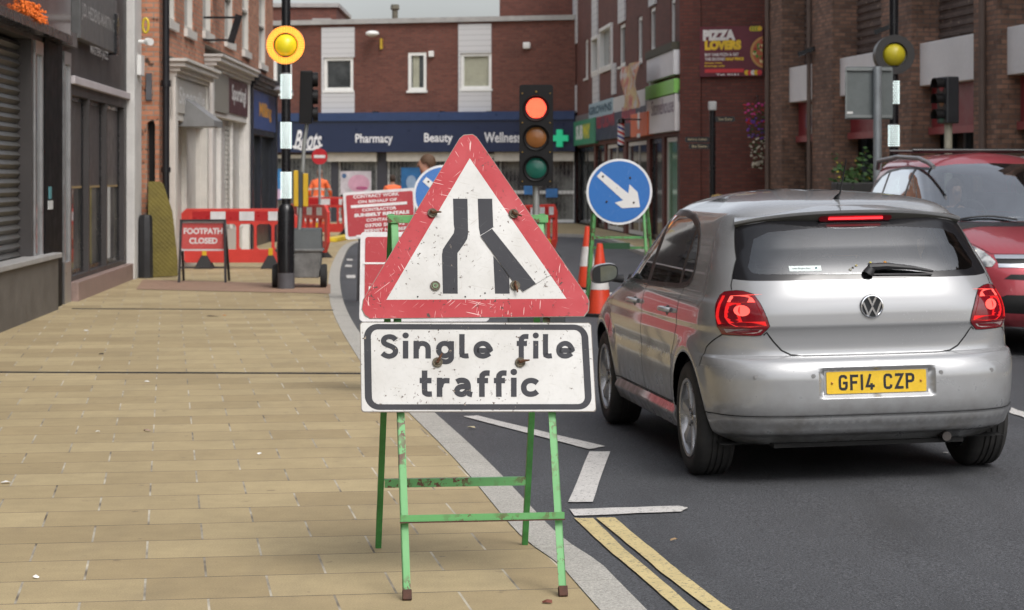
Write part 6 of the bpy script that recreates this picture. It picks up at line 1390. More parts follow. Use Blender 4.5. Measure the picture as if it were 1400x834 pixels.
    def gap(pts, w_=.007, par=t, m_=M_GAP, lift=.0008):
        A = car.poly(pts, .02); e = car.poly([pts[-1], pts[-1]], .02)[0]; k = min(range(len(A)), key=lambda i: (A[i][0] - e[0]) ** 2 + (A[i][1] - e[1]) ** 2 if i > len(pts) - 2 else 9)
        ribbon(car, 'panel_gap', A[:k + 1], w_, m_, par, closed=False, lift=lift)
    gap([(Rr_, 0, .6585), (Rr_, .36, .6600), (Rr_, .42, .667), (Rr_, .465, .690), (Rr_, .505, .735), (Rr_, .540, .783), (Rr_, .555, .769)], .008)
    gap([(Rr_, .001, .3635), (Rr_, .5, .3635), (S, .12, .366), (S, .325, .370)], .006)
    gap([(S, .235, .771), (S, .285, .74), (S, .345, .700), (S, .39, .60)], .0068)
    gap([(S, 1.92, .968), (S, 1.92, .34), (S, 1.16, .34), (S, 1.13, .48), (S, 1.07, .60), (S, .985, .70), (S, .96, .80), (S, .985, .985)], .0068)
    gap([(S, 1.925, .34), (S, 2.86, .34), (S, 2.90, .5), (S, 2.93, .80), (S, 2.97, .935)], .0068)
    gap([(S, .274, 1.048), (S, .262, 1.02), (S, .245, .997)], .0068); gap([(S, .50, 1.30), (S, .335, 1.15), (S, .274, 1.048)], .006, m_=M_GAP)
    ribbon(car, 'window_trim', car.poly([(S, 3.02, .930), (S, 2.96, .975), (S, 2.80, 1.085), (S, 2.63, 1.18), (S, 2.46, 1.262), (S, 2.28, 1.320), (S, 2.10, 1.350), (S, 1.9, 1.360), (S, 1.60, 1.362), (S, 1.34, 1.345), (S, 1.14, 1.305), (S, 1.0, 1.245), (S, .90, 1.165), (S, .838, 1.075), (S, .845, 1.02), (S, .90, .990), (S, 1.05, .972), (S, 1.5, .955), (S, 2.3, .942)]), .010, mat('satin_trim', (.03, .03, .032), .3), t, lift=.003)
    # roof channel strips
    # wheel wells and underside
    mb = MB()
    for yc_ in (yrw, yfw):
        for sx in (-1, 1):
            vs = []; n = 20
            for i in range(n + 1): a = math.pi * i / n; vs += [(sx * .79, yc_ + .356 * math.cos(a), .30 + .356 * math.sin(a)), (sx * .52, yc_ + .356 * math.cos(a), .30 + .356 * math.sin(a))]
            mb.add(vs, [(2 * i, 2 * i + 1, 2 * i + 3, 2 * i + 2) for i in range(n)]); mb.add([(sx * .52, yc_ + .356 * math.cos(a), .30 + .356 * math.sin(a)) for a in [math.pi * k / 20 for k in range(21)]] + [(sx * .52, yc_ - .356, .2), (sx * .52, yc_ + .356, .2)], [tuple(range(23))])
    mb.add([(-.75, .24, .205), (.75, .24, .205), (.75, 3.8, .205), (-.75, 3.8, .205)], [(0, 1, 2, 3)]); mb.box(-.5, .5, .16, 3.7, .19, .21); mb.box(-.30, .30, .4, 1.0, .20, .3)
    mb.build('underbody', M_WELL, t, fix=False)
    mb = MB(); mb.tube([(.40, .12, .225), (.40, .5, .235)], .024, 14); mb.build('exhaust', mat('exhaust_metal', (.10, .09, .085), .4, .8), t)
    for sx in (-1, 1):      # side skirt
        wt_ = MB()
        pts = [(sx * .80, 1.02, .225), (sx * .80, 2.80, .225)]; q = wt_; q.add([(sx * .815, 1.04, .33), (sx * .838, 1.04, .285), (sx * .80, 1.04, .205), (sx * .70, 1.04, .205), (sx * .815, 2.80, .33), (sx * .838, 2.80, .285), (sx * .80, 2.80, .205), (sx * .70, 2.80, .205)], [(0, 4, 5, 1), (1, 5, 6, 2), (2, 6, 7, 3), (0, 1, 2, 3), (7, 6, 5, 4)])
        wt_.build('side_skirt', paint, t, bevel=.008)
    for sx in (-1, 1): wheel(t, sx * .735, yrw, steer=0); wheel(t, sx * .735, yfw)
    # spoiler: lip over the rear glass
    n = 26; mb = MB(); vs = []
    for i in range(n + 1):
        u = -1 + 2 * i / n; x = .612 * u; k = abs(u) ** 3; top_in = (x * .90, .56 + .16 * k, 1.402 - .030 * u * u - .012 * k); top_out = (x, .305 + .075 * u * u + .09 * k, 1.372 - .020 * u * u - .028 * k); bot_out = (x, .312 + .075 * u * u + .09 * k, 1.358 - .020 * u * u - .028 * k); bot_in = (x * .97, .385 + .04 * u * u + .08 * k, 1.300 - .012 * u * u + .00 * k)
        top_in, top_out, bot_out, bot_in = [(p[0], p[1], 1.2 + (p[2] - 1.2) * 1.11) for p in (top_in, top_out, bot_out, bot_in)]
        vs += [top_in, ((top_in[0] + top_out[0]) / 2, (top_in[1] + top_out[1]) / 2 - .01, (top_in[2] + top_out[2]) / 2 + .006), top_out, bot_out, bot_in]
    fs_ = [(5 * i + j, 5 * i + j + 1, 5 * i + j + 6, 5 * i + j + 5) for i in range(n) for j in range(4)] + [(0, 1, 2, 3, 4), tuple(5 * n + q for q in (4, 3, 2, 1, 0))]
    mb.add(vs, fs_); mb.m = [1 if (i < 4 * n and i % 4 == 3) else 0 for i in range(len(fs_))]; sp_ = mb.build('spoiler', [paint, mat('shaded_grimy_underside', (.045, .044, .038), .6)], t, smooth=32)  # silver underside coloured dark: shade of the down-facing side painted in, plus grime
    mb = MB(); vs = []; n = 14
    for i in range(n + 1):
        u = -1 + 2 * i / n; x = .195 * u; hh = .016 * (1 - abs(u) ** 6) + .002; y = .318 + .075 * (x / .612) ** 2; vs += [(x, y - .004, 1.335 + hh), (x, y - .014 + .02, 1.335 + hh), (x, y + .014, 1.335 - hh)]
    bl = MB(); pz, ph_ = 1.347, .014
    bl.prism(rrect(-.195, pz - ph_, .195, pz + ph_, .016), lambda a, b_, q: (a, q + .324 + .075 * (a / .612) ** 2 + (pz - b_) * .9 + .012, b_), -.008, .02); o = bl.build('brake_light', lensd, sp_)
    bl = MB(); bl.prism(rrect(-.145, pz - .006, .145, pz + .006, .003), lambda a, b_, q: (a, q + .324 + .075 * (a / .612) ** 2 + (pz - b_) * .9 + .012, b_), -.011, -.0085); bl.build('lit_strip', emis('lit_strip_red', (1, .03, .04), 1.6, (.6, .03, .03)), o)
    # number plate
    np_ = bpy.data.objects.new('number_plate', None)
    f = lambda a, b_, q: (a, q + .0165 + (b_ - .527) * .04, b_)
    pla = MB().prism(rrect(-.26, .4715, .26, .5825, .008), f, -.004, 0).build('number_plate', mat('yellow_plate', (.72, .46, .02), .35, var=.10, vs=8), t)
    mb = MB(); word(mb, 'GF14 CZP', PLG, .175, .155, lambda u, v, h: f(-.198 + .396 * u, .4875 + .079 * v, -h - .0052), 0, smooth=False); mb.build('lettering', mat('plate_black', (.008, .008, .012), .5), pla, fix=False)
    mb = MB(); mb.sphere((-.232, .010, .527), .0065, n=10); mb.sphere((.232, .010, .527), .0065, n=10); mb.build('screw', mat('brass_screw', (.45, .22, .05), .4, .5), pla)
    fr_ = MB(); fr_.prism(rrect(-.272, .462, .272, .592, .01), f, .001, .006, holes=[list(reversed(rrect(-.259, .4725, .259, .5815, .008)))]); fr_.build('plate_holder', paint, pla)
    # badge
    bz = .905; byy = float(car.R(bz)) - .006; bd = MB(); bd.lathe([(0, -.004), (.052, -.004), (.055, -.008), (.0585, -.006), (.060, .004)], (0, byy, bz), 'y', 48); ba = bd.build('badge', mat('badge_dark', (.02, .022, .025), .3, .3), t, smooth=30)
    mb = MB(); mb.lathe([(.0505, -.007), (.0535, -.011), (.058, -.010), (.060, -.006)], (0, byy, bz), 'y', 48, cap=False)
    for path in ([(-.020, .046), (0, .004), (.020, .046)], [(-.047, .022), (-.021, -.044), (0, -.006), (.021, -.044), (.047, .022)]):
        Lf, Rt_ = stroke(path, .0105); n = len(Lf); mb.add([(p.x, byy - .0095, bz + p.y) for p in Lf] + [(p.x, byy - .0095, bz + p.y) for p in Rt_] + [(p.x, byy - .003, bz + p.y) for p in Lf] + [(p.x, byy - .003, bz + p.y) for p in Rt_], [(i, i + 1, n + i + 1, n + i) for i in range(n - 1)] + [(i, i + 1, 2 * n + i + 1, 2 * n + i) for i in range(n - 1)] + [(n + i, n + i + 1, 3 * n + i + 1, 3 * n + i) for i in range(n - 1)])
    mb.build('chrome_mark', mat('chrome', (.75, .76, .78), .12, 1.0, var=.03), ba, smooth=30)
    # wiper, leaves caught behind it, window sticker
    def gr(x, z, l): c = car.pt(car.rear(x, z), z); n_ = car.nrm(np.array([car.rear(x, z)]), np.array([z]))[0]; q = c + n_ * l; return Vector((q[0] if x < 0 else -q[0], q[1], q[2]))
    mb = MB(); mb.tube([gr(.0, 1.062, .010), gr(.02, 1.082, .028)], [.030, .022], 16); pts = [gr(.005, 1.085, .030), gr(.10, 1.088, .030), gr(.24, 1.078, .024), gr(.345, 1.062, .018)]; mb.tube(pts, [.020, .017, .011, .006], 8); mb.tube([gr(-.01, 1.060, .006), gr(.34, 1.052, .008)], .005, 6); mb.build('wiper', mat('wiper_black', (.02, .02, .022), .5), tg, smooth=40)
    q = MB(); vs = [gr(-.40, 1.086, .002), gr(-.235, 1.086, .002), gr(-.235, 1.112, .002), gr(-.40, 1.112, .002)]; q.add(vs, [(0, 1, 2, 3)]); o = q.build('window_sticker', mat('pale_sticker', (.60, .68, .66), .5), tg)
    c = vs[2] * .2 + vs[3] * .0 + vs[1] * .6 + vs[2] * .2; q = MB(); q.add([gr(-.262, 1.099, .003) + Vector((.006 * math.cos(k), 0, .006 * math.sin(k))) for k in [i * 1.05 for i in range(6)]], [tuple(range(6))]); q.build('sticker_mark', mat('teal_mark', (.02, .12, .15), .5), o)
    a_, b_ = gr(-.385, 1.0985, .0032), gr(-.29, 1.0985, .0032); text('with Bright Pass', 0, 0, 1, 1, 0, mat('sticker_ink', (.05, .08, .10), .6), o, f=lambda u, v, h: tuple(a_ + (b_ - a_) * u + Vector((0, 0, .009 * v - .0045)) + Vector((0, -.0006 + .002 * v, 0))))
    for x, z, col in ((.028, 1.120, (.45, .40, .03)), (.105, 1.119, (.50, .22, .03)), (-.07, 1.098, (.05, .04, .02)), (-.05, 1.107, (.35, .30, .12)), (.05, 1.103, (.30, .25, .04)), (.13, 1.105, (.35, .30, .05)), (-.085, 1.088, (.3, .3, .25))):
        p = gr(x, z, .004); mb = MB(); s_ = random.uniform(.006, .011); mb.add([p + Vector((s_ * math.cos(k), -.003 * math.sin(k * 3), s_ * .7 * math.sin(k))) for k in [i * 1.26 for i in range(5)]], [tuple(range(5))]); mb.build('leaf_debris', mat('debris_%d' % int(x * 1000), col, .7), tg)
    # aerial, parking sensors, mirrors
    MB().tube([(-.0 - .02, .62, 1.43), (-.02, .60, 1.455), (-.015, .56, 1.475), (.005, .50, 1.65)], [.026, .012, .005, .003], 10).build('aerial', M_TRIM, t, smooth=50)
    for x in (-.62, -.335, .335, .62):
        c = gr(x, .565, .0); mb = MB(); mb.lathe([(.0, -.002), (.0085, -.002), (.0095, -.0008), (.0115, -.001), (.012, .004)], tuple(c), 'y', 20); mb.build('parking_sensor', mat('sensor_ring', (.20, .20, .20), .5), bmp, smooth=30)
    for sx in (-1, 1):
        m_ = bpy.data.objects.new('mirror', None)
        mb = MB(); cx, cy, cz = sx * .885, 2.80, .975; n = 24; rings = [(.0, .30), (.008, .72), (.02, .93), (.04, 1.0), (.07, .93), (.10, .70), (.125, .38), (.135, .0)]
        vs = []; 
        for yy, k in rings:
            for j in range(n): a = 2 * math.pi * j / n; ca, sa = math.cos(a), math.sin(a); e = (abs(ca) ** 3 + abs(sa) ** 3) ** (-1 / 3); vs.append((cx + sx * .088 * k * ca * e + 0, cy + yy - sx * 0, cz + .062 * k * sa * e - .010 * (ca * sx * sx)))
        fs_ = [(i * n + j, i * n + (j + 1) % n, (i + 1) * n + (j + 1) % n, (i + 1) * n + j) for i in range(len(rings) - 1) for j in range(n)]; mb.add(vs, fs_)
        mi = mb.build('mirror', [paint], t, smooth=60)
        mb = MB(); mb.prism([(cx + sx * .081 * math.cos(a) * (abs(math.cos(a)) ** 3 + abs(math.sin(a)) ** 3) ** (-1 / 3), cz + .056 * math.sin(a) * (abs(math.cos(a)) ** 3 + abs(math.sin(a)) ** 3) ** (-1 / 3) - .01 * math.cos(a)) for a in [2 * math.pi * k / 28 for k in range(28)]], lambda a, b_, q: (a, q, b_), cy - .008, cy + .03); mb.build('mirror_rim', M_TRIM, mi)
        mb = MB(); mb.prism([(cx + sx * .072 * math.cos(a) * (abs(math.cos(a)) ** 3 + abs(math.sin(a)) ** 3) ** (-1 / 3), cz + .047 * math.sin(a) * (abs(math.cos(a)) ** 3 + abs(math.sin(a)) ** 3) ** (-1 / 3) - .01 * math.cos(a)) for a in [2 * math.pi * k / 28 for k in range(28)]], lambda a, b_, q: (a, q + sx * (a - cx) * .12, b_), cy - .0115, cy - .009); mb.build('mirror_glass', mat('mirror_silver', (.22, .25, .24), .05, 1, var=0), mi)
        MB().tube([(sx * .76, 2.90, .935), (sx * .84, 2.87, .945), (sx * .87, 2.86, .955)], [.03, .024, .03], 10).build('mirror_stalk', M_TRIM, mi, smooth=50)
    # interior
    inn = mat('dark_upholstery', (.030, .031, .034), .8, var=.2); it = MB(); it.box(-.70, .70, .95, 1.08, .35, .98); it.box(-.68, .68, .42, .98, .35, .90)
    it.build('rear_bench', inn, t, bevel=.04)
    for sx in (-.48, 0, .48): MB().box(sx - .12, sx + .12, .98, 1.06, .99, 1.10).build('headrest', inn, t, bevel=.03)
    for sx in (-.36, .36):
        s1 = MB(); s1.prism([(sx - .24, .35), (sx + .24, .35), (sx + .23, .85), (sx + .17, 1.08), (sx - .17, 1.08), (sx - .23, .85)], lambda a, b_, q: (a, q + 1.86 - (b_ - .35) * .22, b_), 0, .14); s1.build('seat', inn, t, bevel=.03); MB().box(sx - .13, sx + .13, 1.66, 1.76, 1.10, 1.27).build('headrest', inn, t, bevel=.035)
    MB().box(-.70, .70, 2.75, 3.1, .55, .97).build('dashboard', inn, t, bevel=.05)
    MB().lathe([(.175, -.012), (.19, 0), (.175, .012), (.165, 0)], (.36, 2.55, .93), 'y', 32, closed=True).build('steering_wheel', inn, t, smooth=60)
    MB().box(-.09, .09, 2.50, 2.52, 1.27, 1.325).build('interior_mirror', M_TRIM, t, bevel=.01)
    mb = MB(); 
    for k in range(3): mb.tube([(-.52 + .02 * k, 1.0 + .02 * k, 1.20), (-.52, 1.0, 1.25)], .03, 8)
    return t
SILVER = make_hatch()

def make_mpv():
    # nose towards the viewer: local rear=+far. local y=0 at the tail, nose at y=4.47
    RZ = R(180 + 5.0); Lc = 4.47
    t = thing('red_car', 'dark red people carrier facing us with roof rails, half hidden behind the silver car', 'car', (0, 0, ROADZ), RZ)
    fl = Vector((4.0, 20.0)); lc = Vector((.86, 4.25)); c, s_ = math.cos(RZ), math.sin(RZ); t.location = (fl.x - (lc.x * c - lc.y * s_), fl.y - (lc.x * s_ + lc.y * c), -.01); t.scale = (1, 1, 1.07)
    Wt = [(.20, .78), (.30, .85), (.45, .885), (.70, .895), (.90, .885), (1.0, .86), (1.05, .835), (1.2, .79), (1.4, .72), (1.5, .68), (1.58, .62), (1.62, .52), (1.65, .35), (1.67, .03)]
    Rt = [(.20, .2), (.3, .06), (.5, 0), (.7, .01), (.9, .05), (1.05, .09), (1.3, .20), (1.5, .32), (1.58, .40), (1.62, .6), (1.65, 1.0), (1.67, 1.9)]
    Ft = [(.20, 4.34), (.28, 4.43), (.42, 4.47), (.62, 4.45), (.74, 4.40), (.84, 4.25), (.93, 3.98), (1.0, 3.70), (1.04, 3.50), (1.10, 3.36), (1.25, 3.05), (1.40, 2.76), (1.52, 2.50), (1.58, 2.34), (1.62, 2.22), (1.65, 2.1), (1.67, 2.0)]
    car = Car(Wt, Rt, Ft, 1.67, None, .5, .85); car.setup(.20, Lc); S, Fr_, Rr_ = 's', 'f', 'r'
    def arch(yc_, r=.37): return car.poly([(S, yc_ + r * math.cos(a), .32 + r * math.sin(a)) for a in [math.pi * k / 20 for k in range(21)]] + [(S, yc_ - r, .19), (S, yc_ + r, .19)])
    wind = [(Fr_, 0, 1.57), (Fr_, .35, 1.563), (Fr_, .56, 1.535), (Fr_, .66, 1.40), (Fr_, .74, 1.20), (Fr_, .785, 1.085), (Fr_, .76, 1.06), (Fr_, 0, 1.055)]
    side = [(S, 3.62, 1.07), (S, 3.30, 1.20), (S, 2.95, 1.38), (S, 2.70, 1.48), (S, 2.40, 1.53), (S, 1.6, 1.545), (S, .95, 1.51), (S, .55, 1.40), (S, .42, 1.16), (S, .6, 1.07)]
    g1 = [(S, 3.40, 1.09), (S, 3.18, 1.21), (S, 3.10, 1.10)]; g1 = [(S, 3.46, 1.095), (S, 3.05, 1.30), (S, 2.99, 1.09)]; g2 = [(S, 2.92, 1.09), (S, 2.96, 1.35), (S, 2.68, 1.46), (S, 2.38, 1.50), (S, 2.0, 1.515), (S, 1.98, 1.085)]
    g3 = [(S, 1.90, 1.085), (S, 1.92, 1.515), (S, 1.5, 1.515), (S, 1.1, 1.49), (S, 1.05, 1.085)]; g4 = [(S, .98, 1.09), (S, 1.02, 1.485), (S, .8, 1.44), (S, .6, 1.34), (S, .54, 1.15), (S, .65, 1.095)]
    hl = [(Fr_, .815, .965), (Fr_, .74, .915), (Fr_, .62, .82), (Fr_, .565, .74), (Fr_, .60, .70), (Fr_, .76, .695), (Fr_, .825, .74), (Fr_, .84, .83), (Fr_, .835, .92)]
    bar1 = [(Fr_, 0, .80), (Fr_, .56, .795), (Fr_, .56, .765), (Fr_, 0, .765)]; bar2 = [(Fr_, 0, .725), (Fr_, .55, .725), (Fr_, .55, .695), (Fr_, 0, .695)]; gm_ = [(Fr_, 0, .765), (Fr_, .56, .765), (Fr_, .55, .725), (Fr_, 0, .725)]
    low = [(Fr_, 0, .47), (Fr_, .50, .47), (Fr_, .60, .43), (Fr_, .56, .32), (Fr_, 0, .30)]; mids = [(Fr_, 0, .64), (Fr_, .46, .64), (Fr_, .52, .60), (Fr_, 0, .575)]; fog = [(Fr_, .66, .45), (Fr_, .78, .45), (Fr_, .78, .36), (Fr_, .66, .36)]
    pol = lambda q: car.poly(q, .03)
    cowl = [(Fr_, 0, 1.054), (Fr_, .76, 1.059), (Fr_, .80, 1.05), (Fr_, .76, 1.02), (Fr_, 0, 1.02)]
    bon = [(Fr_, 0, 1.019), (Fr_, .75, 1.019), (Fr_, .80, .985), (Fr_, .80, .962), (Fr_, .70, .902), (Fr_, .58, .805), (Fr_, 0, .803)]
    sh = car_shell(car, [('hole', arch(.82)), ('hole', arch(3.55)), ('windscreen', pol(wind)), ('g', pol(g1)), ('g', pol(g2)), ('g', pol(g3)), ('g', pol(g4)), ('surround', pol(side)), ('cowl', pol(cowl)), ('headlight', pol(hl)), ('chrome', pol(bar1)), ('chrome', pol(bar2)), ('grille', pol(gm_)), ('grille', pol(low)), ('grille', pol(mids)), ('grille', pol(fog)), ('bonnet', pol(bon)), ('rear_window', pol([(Rr_, 0, 1.50), (Rr_, .5, 1.45), (Rr_, .62, 1.1), (Rr_, 0, 1.08)]))],
                   sorted(set([round(float(z), 4) for z in list(np.arange(.2, 1.56, .028)) + list(np.linspace(1.56, 1.67, 22))])), .06)
    paint = carpaint('red_car_paint', (.47, .062, .082), .4, .3, dirt=.12); gl = glassmat('clear_windscreen', (.62, .70, .68), .02, .20, 1.2)
    HT_ = NT('clear_headlight_lens'); c_ = HT_.coord(); HLM = HT_.bsdf(HT_.mix(HT_.rng(HT_.noise(c_, 9, 3), .42, .58), (.20, .21, .22), (.72, .72, .70)), .12, .3, None, coat=1)
    shell_obj('body', sh['body'], paint, t); shell_obj('bonnet', sh['bonnet'], paint, t); shell_obj('windscreen', sh['windscreen'], gl, t); shell_obj('rear_window', sh['rear_window'], gl, t)
    for sd_ in (-1, 1): o = shell_obj('window_surround', sh['surround'], M_TRIM, t, (sd_,)); shell_obj('side_window', sh['g'], gl, o, (sd_,)); h = shell_obj('headlight', sh['headlight'], HLM, t, (sd_,), .003)
    for sd_ in (-1, 1):
        for (x, z, r_) in ():
            q = MB(); q.lathe([(0, -.07), (r_ * .5, -.06), (r_ * .85, -.03), (r_, .01)], (0, 0, 0), 'y', 24); c_ = car.pt(car.front(x, z), z); q.build('reflector', mat('headlamp_reflector', (.80, .80, .80), .12, 1, var=.02), t, loc=(sd_ * x, float(c_[1]) - .06, z), smooth=60)
        q = MB(); c_ = car.pt(car.front(.71, .8), .8); q.sphere((sd_ * .70, float(c_[1]) - .012, .80), .030, n=12, sc=(1.6, .6, 1)); q.build('bulb', emis('headlamp_glow', (1, .93, .78), 2.2), t, smooth=180)
        pass
        MB().tube([(sd_ * .67, .5, 1.53), (sd_ * .69, .62, 1.60), (sd_ * .69, 1.4, 1.635), (sd_ * .69, 2.2, 1.615), (sd_ * .68, 2.50, 1.575), (sd_ * .66, 2.62, 1.535)], .022, 10).build('roof_rail', mat('rail_grey', (.28, .28, .29), .35, .5), t, smooth=50)
        m_ = MB(); m_.sphere((sd_ * 1.0, 3.30, 1.12), .11, n=16, sc=(1.1, .6, .75)); m_.tube([(sd_ * .80, 3.30, 1.06), (sd_ * .95, 3.30, 1.10)], .03, 8); m_.build('mirror', paint, t, smooth=60)
    q = MB(); q.tube([(-.70, 2.0, 1.69), (.70, 2.0, 1.69)], .017, 8); q.tube([(-.70, 1.1, 1.69), (.70, 1.1, 1.69)], .017, 8); q.build('roof_bar', M_TRIM, t, smooth=50)
    shell_obj('cowl', sh['cowl'], M_TRIM, t); shell_obj('chrome_bar', sh['chrome'], mat('chrome', (.75, .76, .78), .12, 1.0), t, push=.006); shell_obj('grille', sh['grille'], mat('slatted_grille', (.01, .01, .01), .5), t)
    MB().prism([(-.27, .50), (.27, .50), (.27, .58), (-.27, .58)], lambda a, b_, q: (a, 4.49 + q, b_), 0, .01).build('number_plate', mat('white_plate', (.62, .62, .60), .4), t)
    for x0 in (-.5, .1):
        q = MB(); pts = []
        for k in range(6): u = k / 5; x = x0 + .5 * u; z = 1.065 + .03 * math.sin(u * 3.1) ; c_ = car.pt(car.front(x, z), z); pts.append((x, float(c_[1]) + .015, z + .01))
        q.tube(pts, .009, 6); q.build('wiper', M_TRIM, t)
    ribbon(car, 'panel_gap', car.poly(bon, .03), .006, M_GAP, t)
    ribbon(car, 'panel_gap', car.poly(hl, .03), .006, M_GAP, t)
    q = MB()
    q.add([(-.80, .22, .21), (.80, .22, .21), (.80, 4.3, .21), (-.80, 4.3, .21)], [(0, 1, 2, 3)])
    for sx in (-1, 1):
        for yc_ in (.82, 3.55): q.box(min(sx * .5, sx * .6), max(sx * .5, sx * .6), yc_ - .4, yc_ + .4, .2, .75)
    q.build('underbody', M_WELL, t, fix=False)
    for sx in (-1, 1): wheel(t, sx * .79, .82, .32, .205); wheel(t, sx * .79, 3.55, .32, .205)
    inn = mat('dark_upholstery', (.030, .031, .034), .8, var=.2)
    for yy in (.9, 1.6, 2.35):
        for sx in (-.38, .38): q = MB(); q.box(sx - .24, sx + .24, yy - .1, yy + .04, .45, 1.10); q.box(sx - .13, sx + .13, yy - .08, yy, 1.12, 1.30); q.build('seat', inn, t, bevel=.03)
    MB().box(-.78, .78, 2.95, 3.55, .6, 1.04).build('dashboard', inn, t, bevel=.05); MB().lathe([(.175, -.012), (.19, 0), (.175, .012), (.165, 0)], (.38, 2.86, 1.06), 'y', 28, closed=True).build('steering_wheel', inn, t, smooth=60)
    return t
REDCAR = make_mpv()
# ---------------------------------------------------------------- people
def figure(name, label, loc, rz, joints, edges, rads, mats, paint, cat='person', head=None, hair=None, scale=1.0, parent_hair=True):
    """one continuous skinned body; paint(face centre)->material slot"""
    me = bpy.data.meshes.new('tmp'); names = list(joints); idx = {n: i for i, n in enumerate(names)}
    me.from_pydata([tuple(Vector(joints[n])) for n in names], [(idx[a], idx[b]) for a, b in edges], [])
    o = bpy.data.objects.new('tmp', me); COL.objects.link(o); sk = o.modifiers.new('s', 'SKIN'); sk.use_smooth_shade = True
    for n in names: r_ = rads[n]; me.skin_vertices[0].data[idx[n]].radius = r_ if isinstance(r_, tuple) else (r_, r_)
    me.skin_vertices[0].data[idx['pelvis']].use_root = True
    sb = o.modifiers.new('u', 'SUBSURF'); sb.levels = 2; sb.render_levels = 2
    m2 = bpy.data.meshes.new_from_object(o.evaluated_get(bpy.context.evaluated_depsgraph_get())); bpy.data.objects.remove(o)
    p = bpy.data.objects.new(name, m2); COL.objects.link(p); p.location = loc; p.rotation_euler = (0, 0, rz); p.scale = (scale,) * 3
    m2.materials.clear()
    for m_ in mats: m2.materials.append(m_)
    for f in m2.polygons: f.material_index = paint(f.center); f.use_smooth = True
    p['label'] = label; p['category'] = cat
    if hair:
        (hx, hy, hz), hr, m_, drop = hair; mb = MB(); mb.sphere((hx, hy, hz), hr, n=20, sc=(.86, 1.0, 1.05))
        keep = [f for f in mb.f if (lambda c: c.z > hz - hr * .15 or (c.y < hy - hr * .15 and c.z > hz - hr * drop))(sum((Vector(mb.v[i]) for i in f), Vector()) / len(f))]
        mb.f = keep; mb.m = [0] * len(keep); mb.build('hair', m_, p, smooth=180)
    return p
SKIN = mat('skin', (.42, .22, .15), .55, var=.12, vs=14); HVIS = mat('orange_hi_vis', (.90, .17, .05), .65, var=.12, vs=6); REFL = mat('silver_reflective_tape', (.50, .50, .48), .4); BOOT = mat('dark_boots', (.03, .025, .02), .6)
def human(pose='stand', h=1.78, lean=0.0, arms=None, turn=0.0, step=.25):
    """faces +y. joints for a clothed adult"""
    J = {'pelvis': (0, 0, .95), 'waist': (0, lean * .3, 1.10), 'chest': (0, lean * .8, 1.32), 'upper': (0, lean, 1.44), 'neck': (0, lean * 1.1, 1.52), 'head0': (math.sin(turn) * -.005, lean * 1.15 + .01, 1.60), 'head1': (0, lean * 1.15 + .012, 1.70), 'head2': (0, lean * 1.15 + .0, 1.765)}
    E = [('pelvis', 'waist'), ('waist', 'chest'), ('chest', 'upper'), ('upper', 'neck'), ('neck', 'head0'), ('head0', 'head1'), ('head1', 'head2')]
    Rd = {'pelvis': (.17, .13), 'waist': (.165, .125), 'chest': (.185, .135), 'upper': (.13, .10), 'neck': .056, 'head0': (.066, .080), 'head1': (.076, .094), 'head2': (.05, .065)}
    J['nose'] = (math.sin(-turn) * .115, lean * 1.15 + .012 + math.cos(turn) * .108, 1.655); E.append(('head1', 'nose')); Rd['nose'] = .014
    for s_, k in (('L', -1), ('R', 1)):
        st = step * k
        J['hip' + s_] = (k * .10, 0, .90); J['knee' + s_] = (k * .11, st * .45 + .03, .50); J['ank' + s_] = (k * .11, st - .02 * 0, .09); J['toe' + s_] = (k * .13, st + .16, .045)
        E += [('pelvis', 'hip' + s_), ('hip' + s_, 'knee' + s_), ('knee' + s_, 'ank' + s_), ('ank' + s_, 'toe' + s_)]; Rd.update({'hip' + s_: .115, 'knee' + s_: .078, 'ank' + s_: .062, 'toe' + s_: (.045, .04)})
        a = (arms or {}).get(s_, [(.25, -.02, 1.15), (.24, .08, .92)])
        J['sh' + s_] = (k * .185, lean, 1.435); J['elb' + s_] = (k * a[0][0], lean + a[0][1], a[0][2]); J['wr' + s_] = (k * a[1][0], lean + a[1][1], a[1][2])
        E += [('upper', 'sh' + s_), ('sh' + s_, 'elb' + s_), ('elb' + s_, 'wr' + s_)]; Rd.update({'sh' + s_: .078, 'elb' + s_: .058, 'wr' + s_: .040})
        w0 = Vector(J['wr' + s_]); d_ = (w0 - Vector(J['elb' + s_])).normalized(); sd = Vector((0, 1, 0)) - d_ * d_.y; sd.normalize(); J['palm' + s_] = tuple(w0 + d_ * .06); E.append(('wr' + s_, 'palm' + s_)); Rd['palm' + s_] = (.030, .038)
        for fi, (off, ln) in enumerate(((-.030, .075), (-.010, .09), (.010, .085), (.030, .065))):
            b_ = w0 + d_ * .10 + sd * off; J[f'f{fi}{s_}'] = tuple(b_); J[f'g{fi}{s_}'] = tuple(b_ + d_ * ln * .8 + Vector((-k * .02, 0, 0))); E += [('palm' + s_, f'f{fi}{s_}'), (f'f{fi}{s_}', f'g{fi}{s_}')]; Rd[f'f{fi}{s_}'] = .0095; Rd[f'g{fi}{s_}'] = .0075
        J['th' + s_] = tuple(w0 + d_ * .07 + sd * .055); E.append(('palm' + s_, 'th' + s_)); Rd['th' + s_] = .010
    f_ = h / 1.84
    J = {k: (x * f_, y * f_, z * f_) for k, (x, y, z) in J.items()}; Rd = {k: (tuple(q * f_ for q in v) if isinstance(v, tuple) else v * f_) for k, v in Rd.items()}
    return J, E, Rd, f_
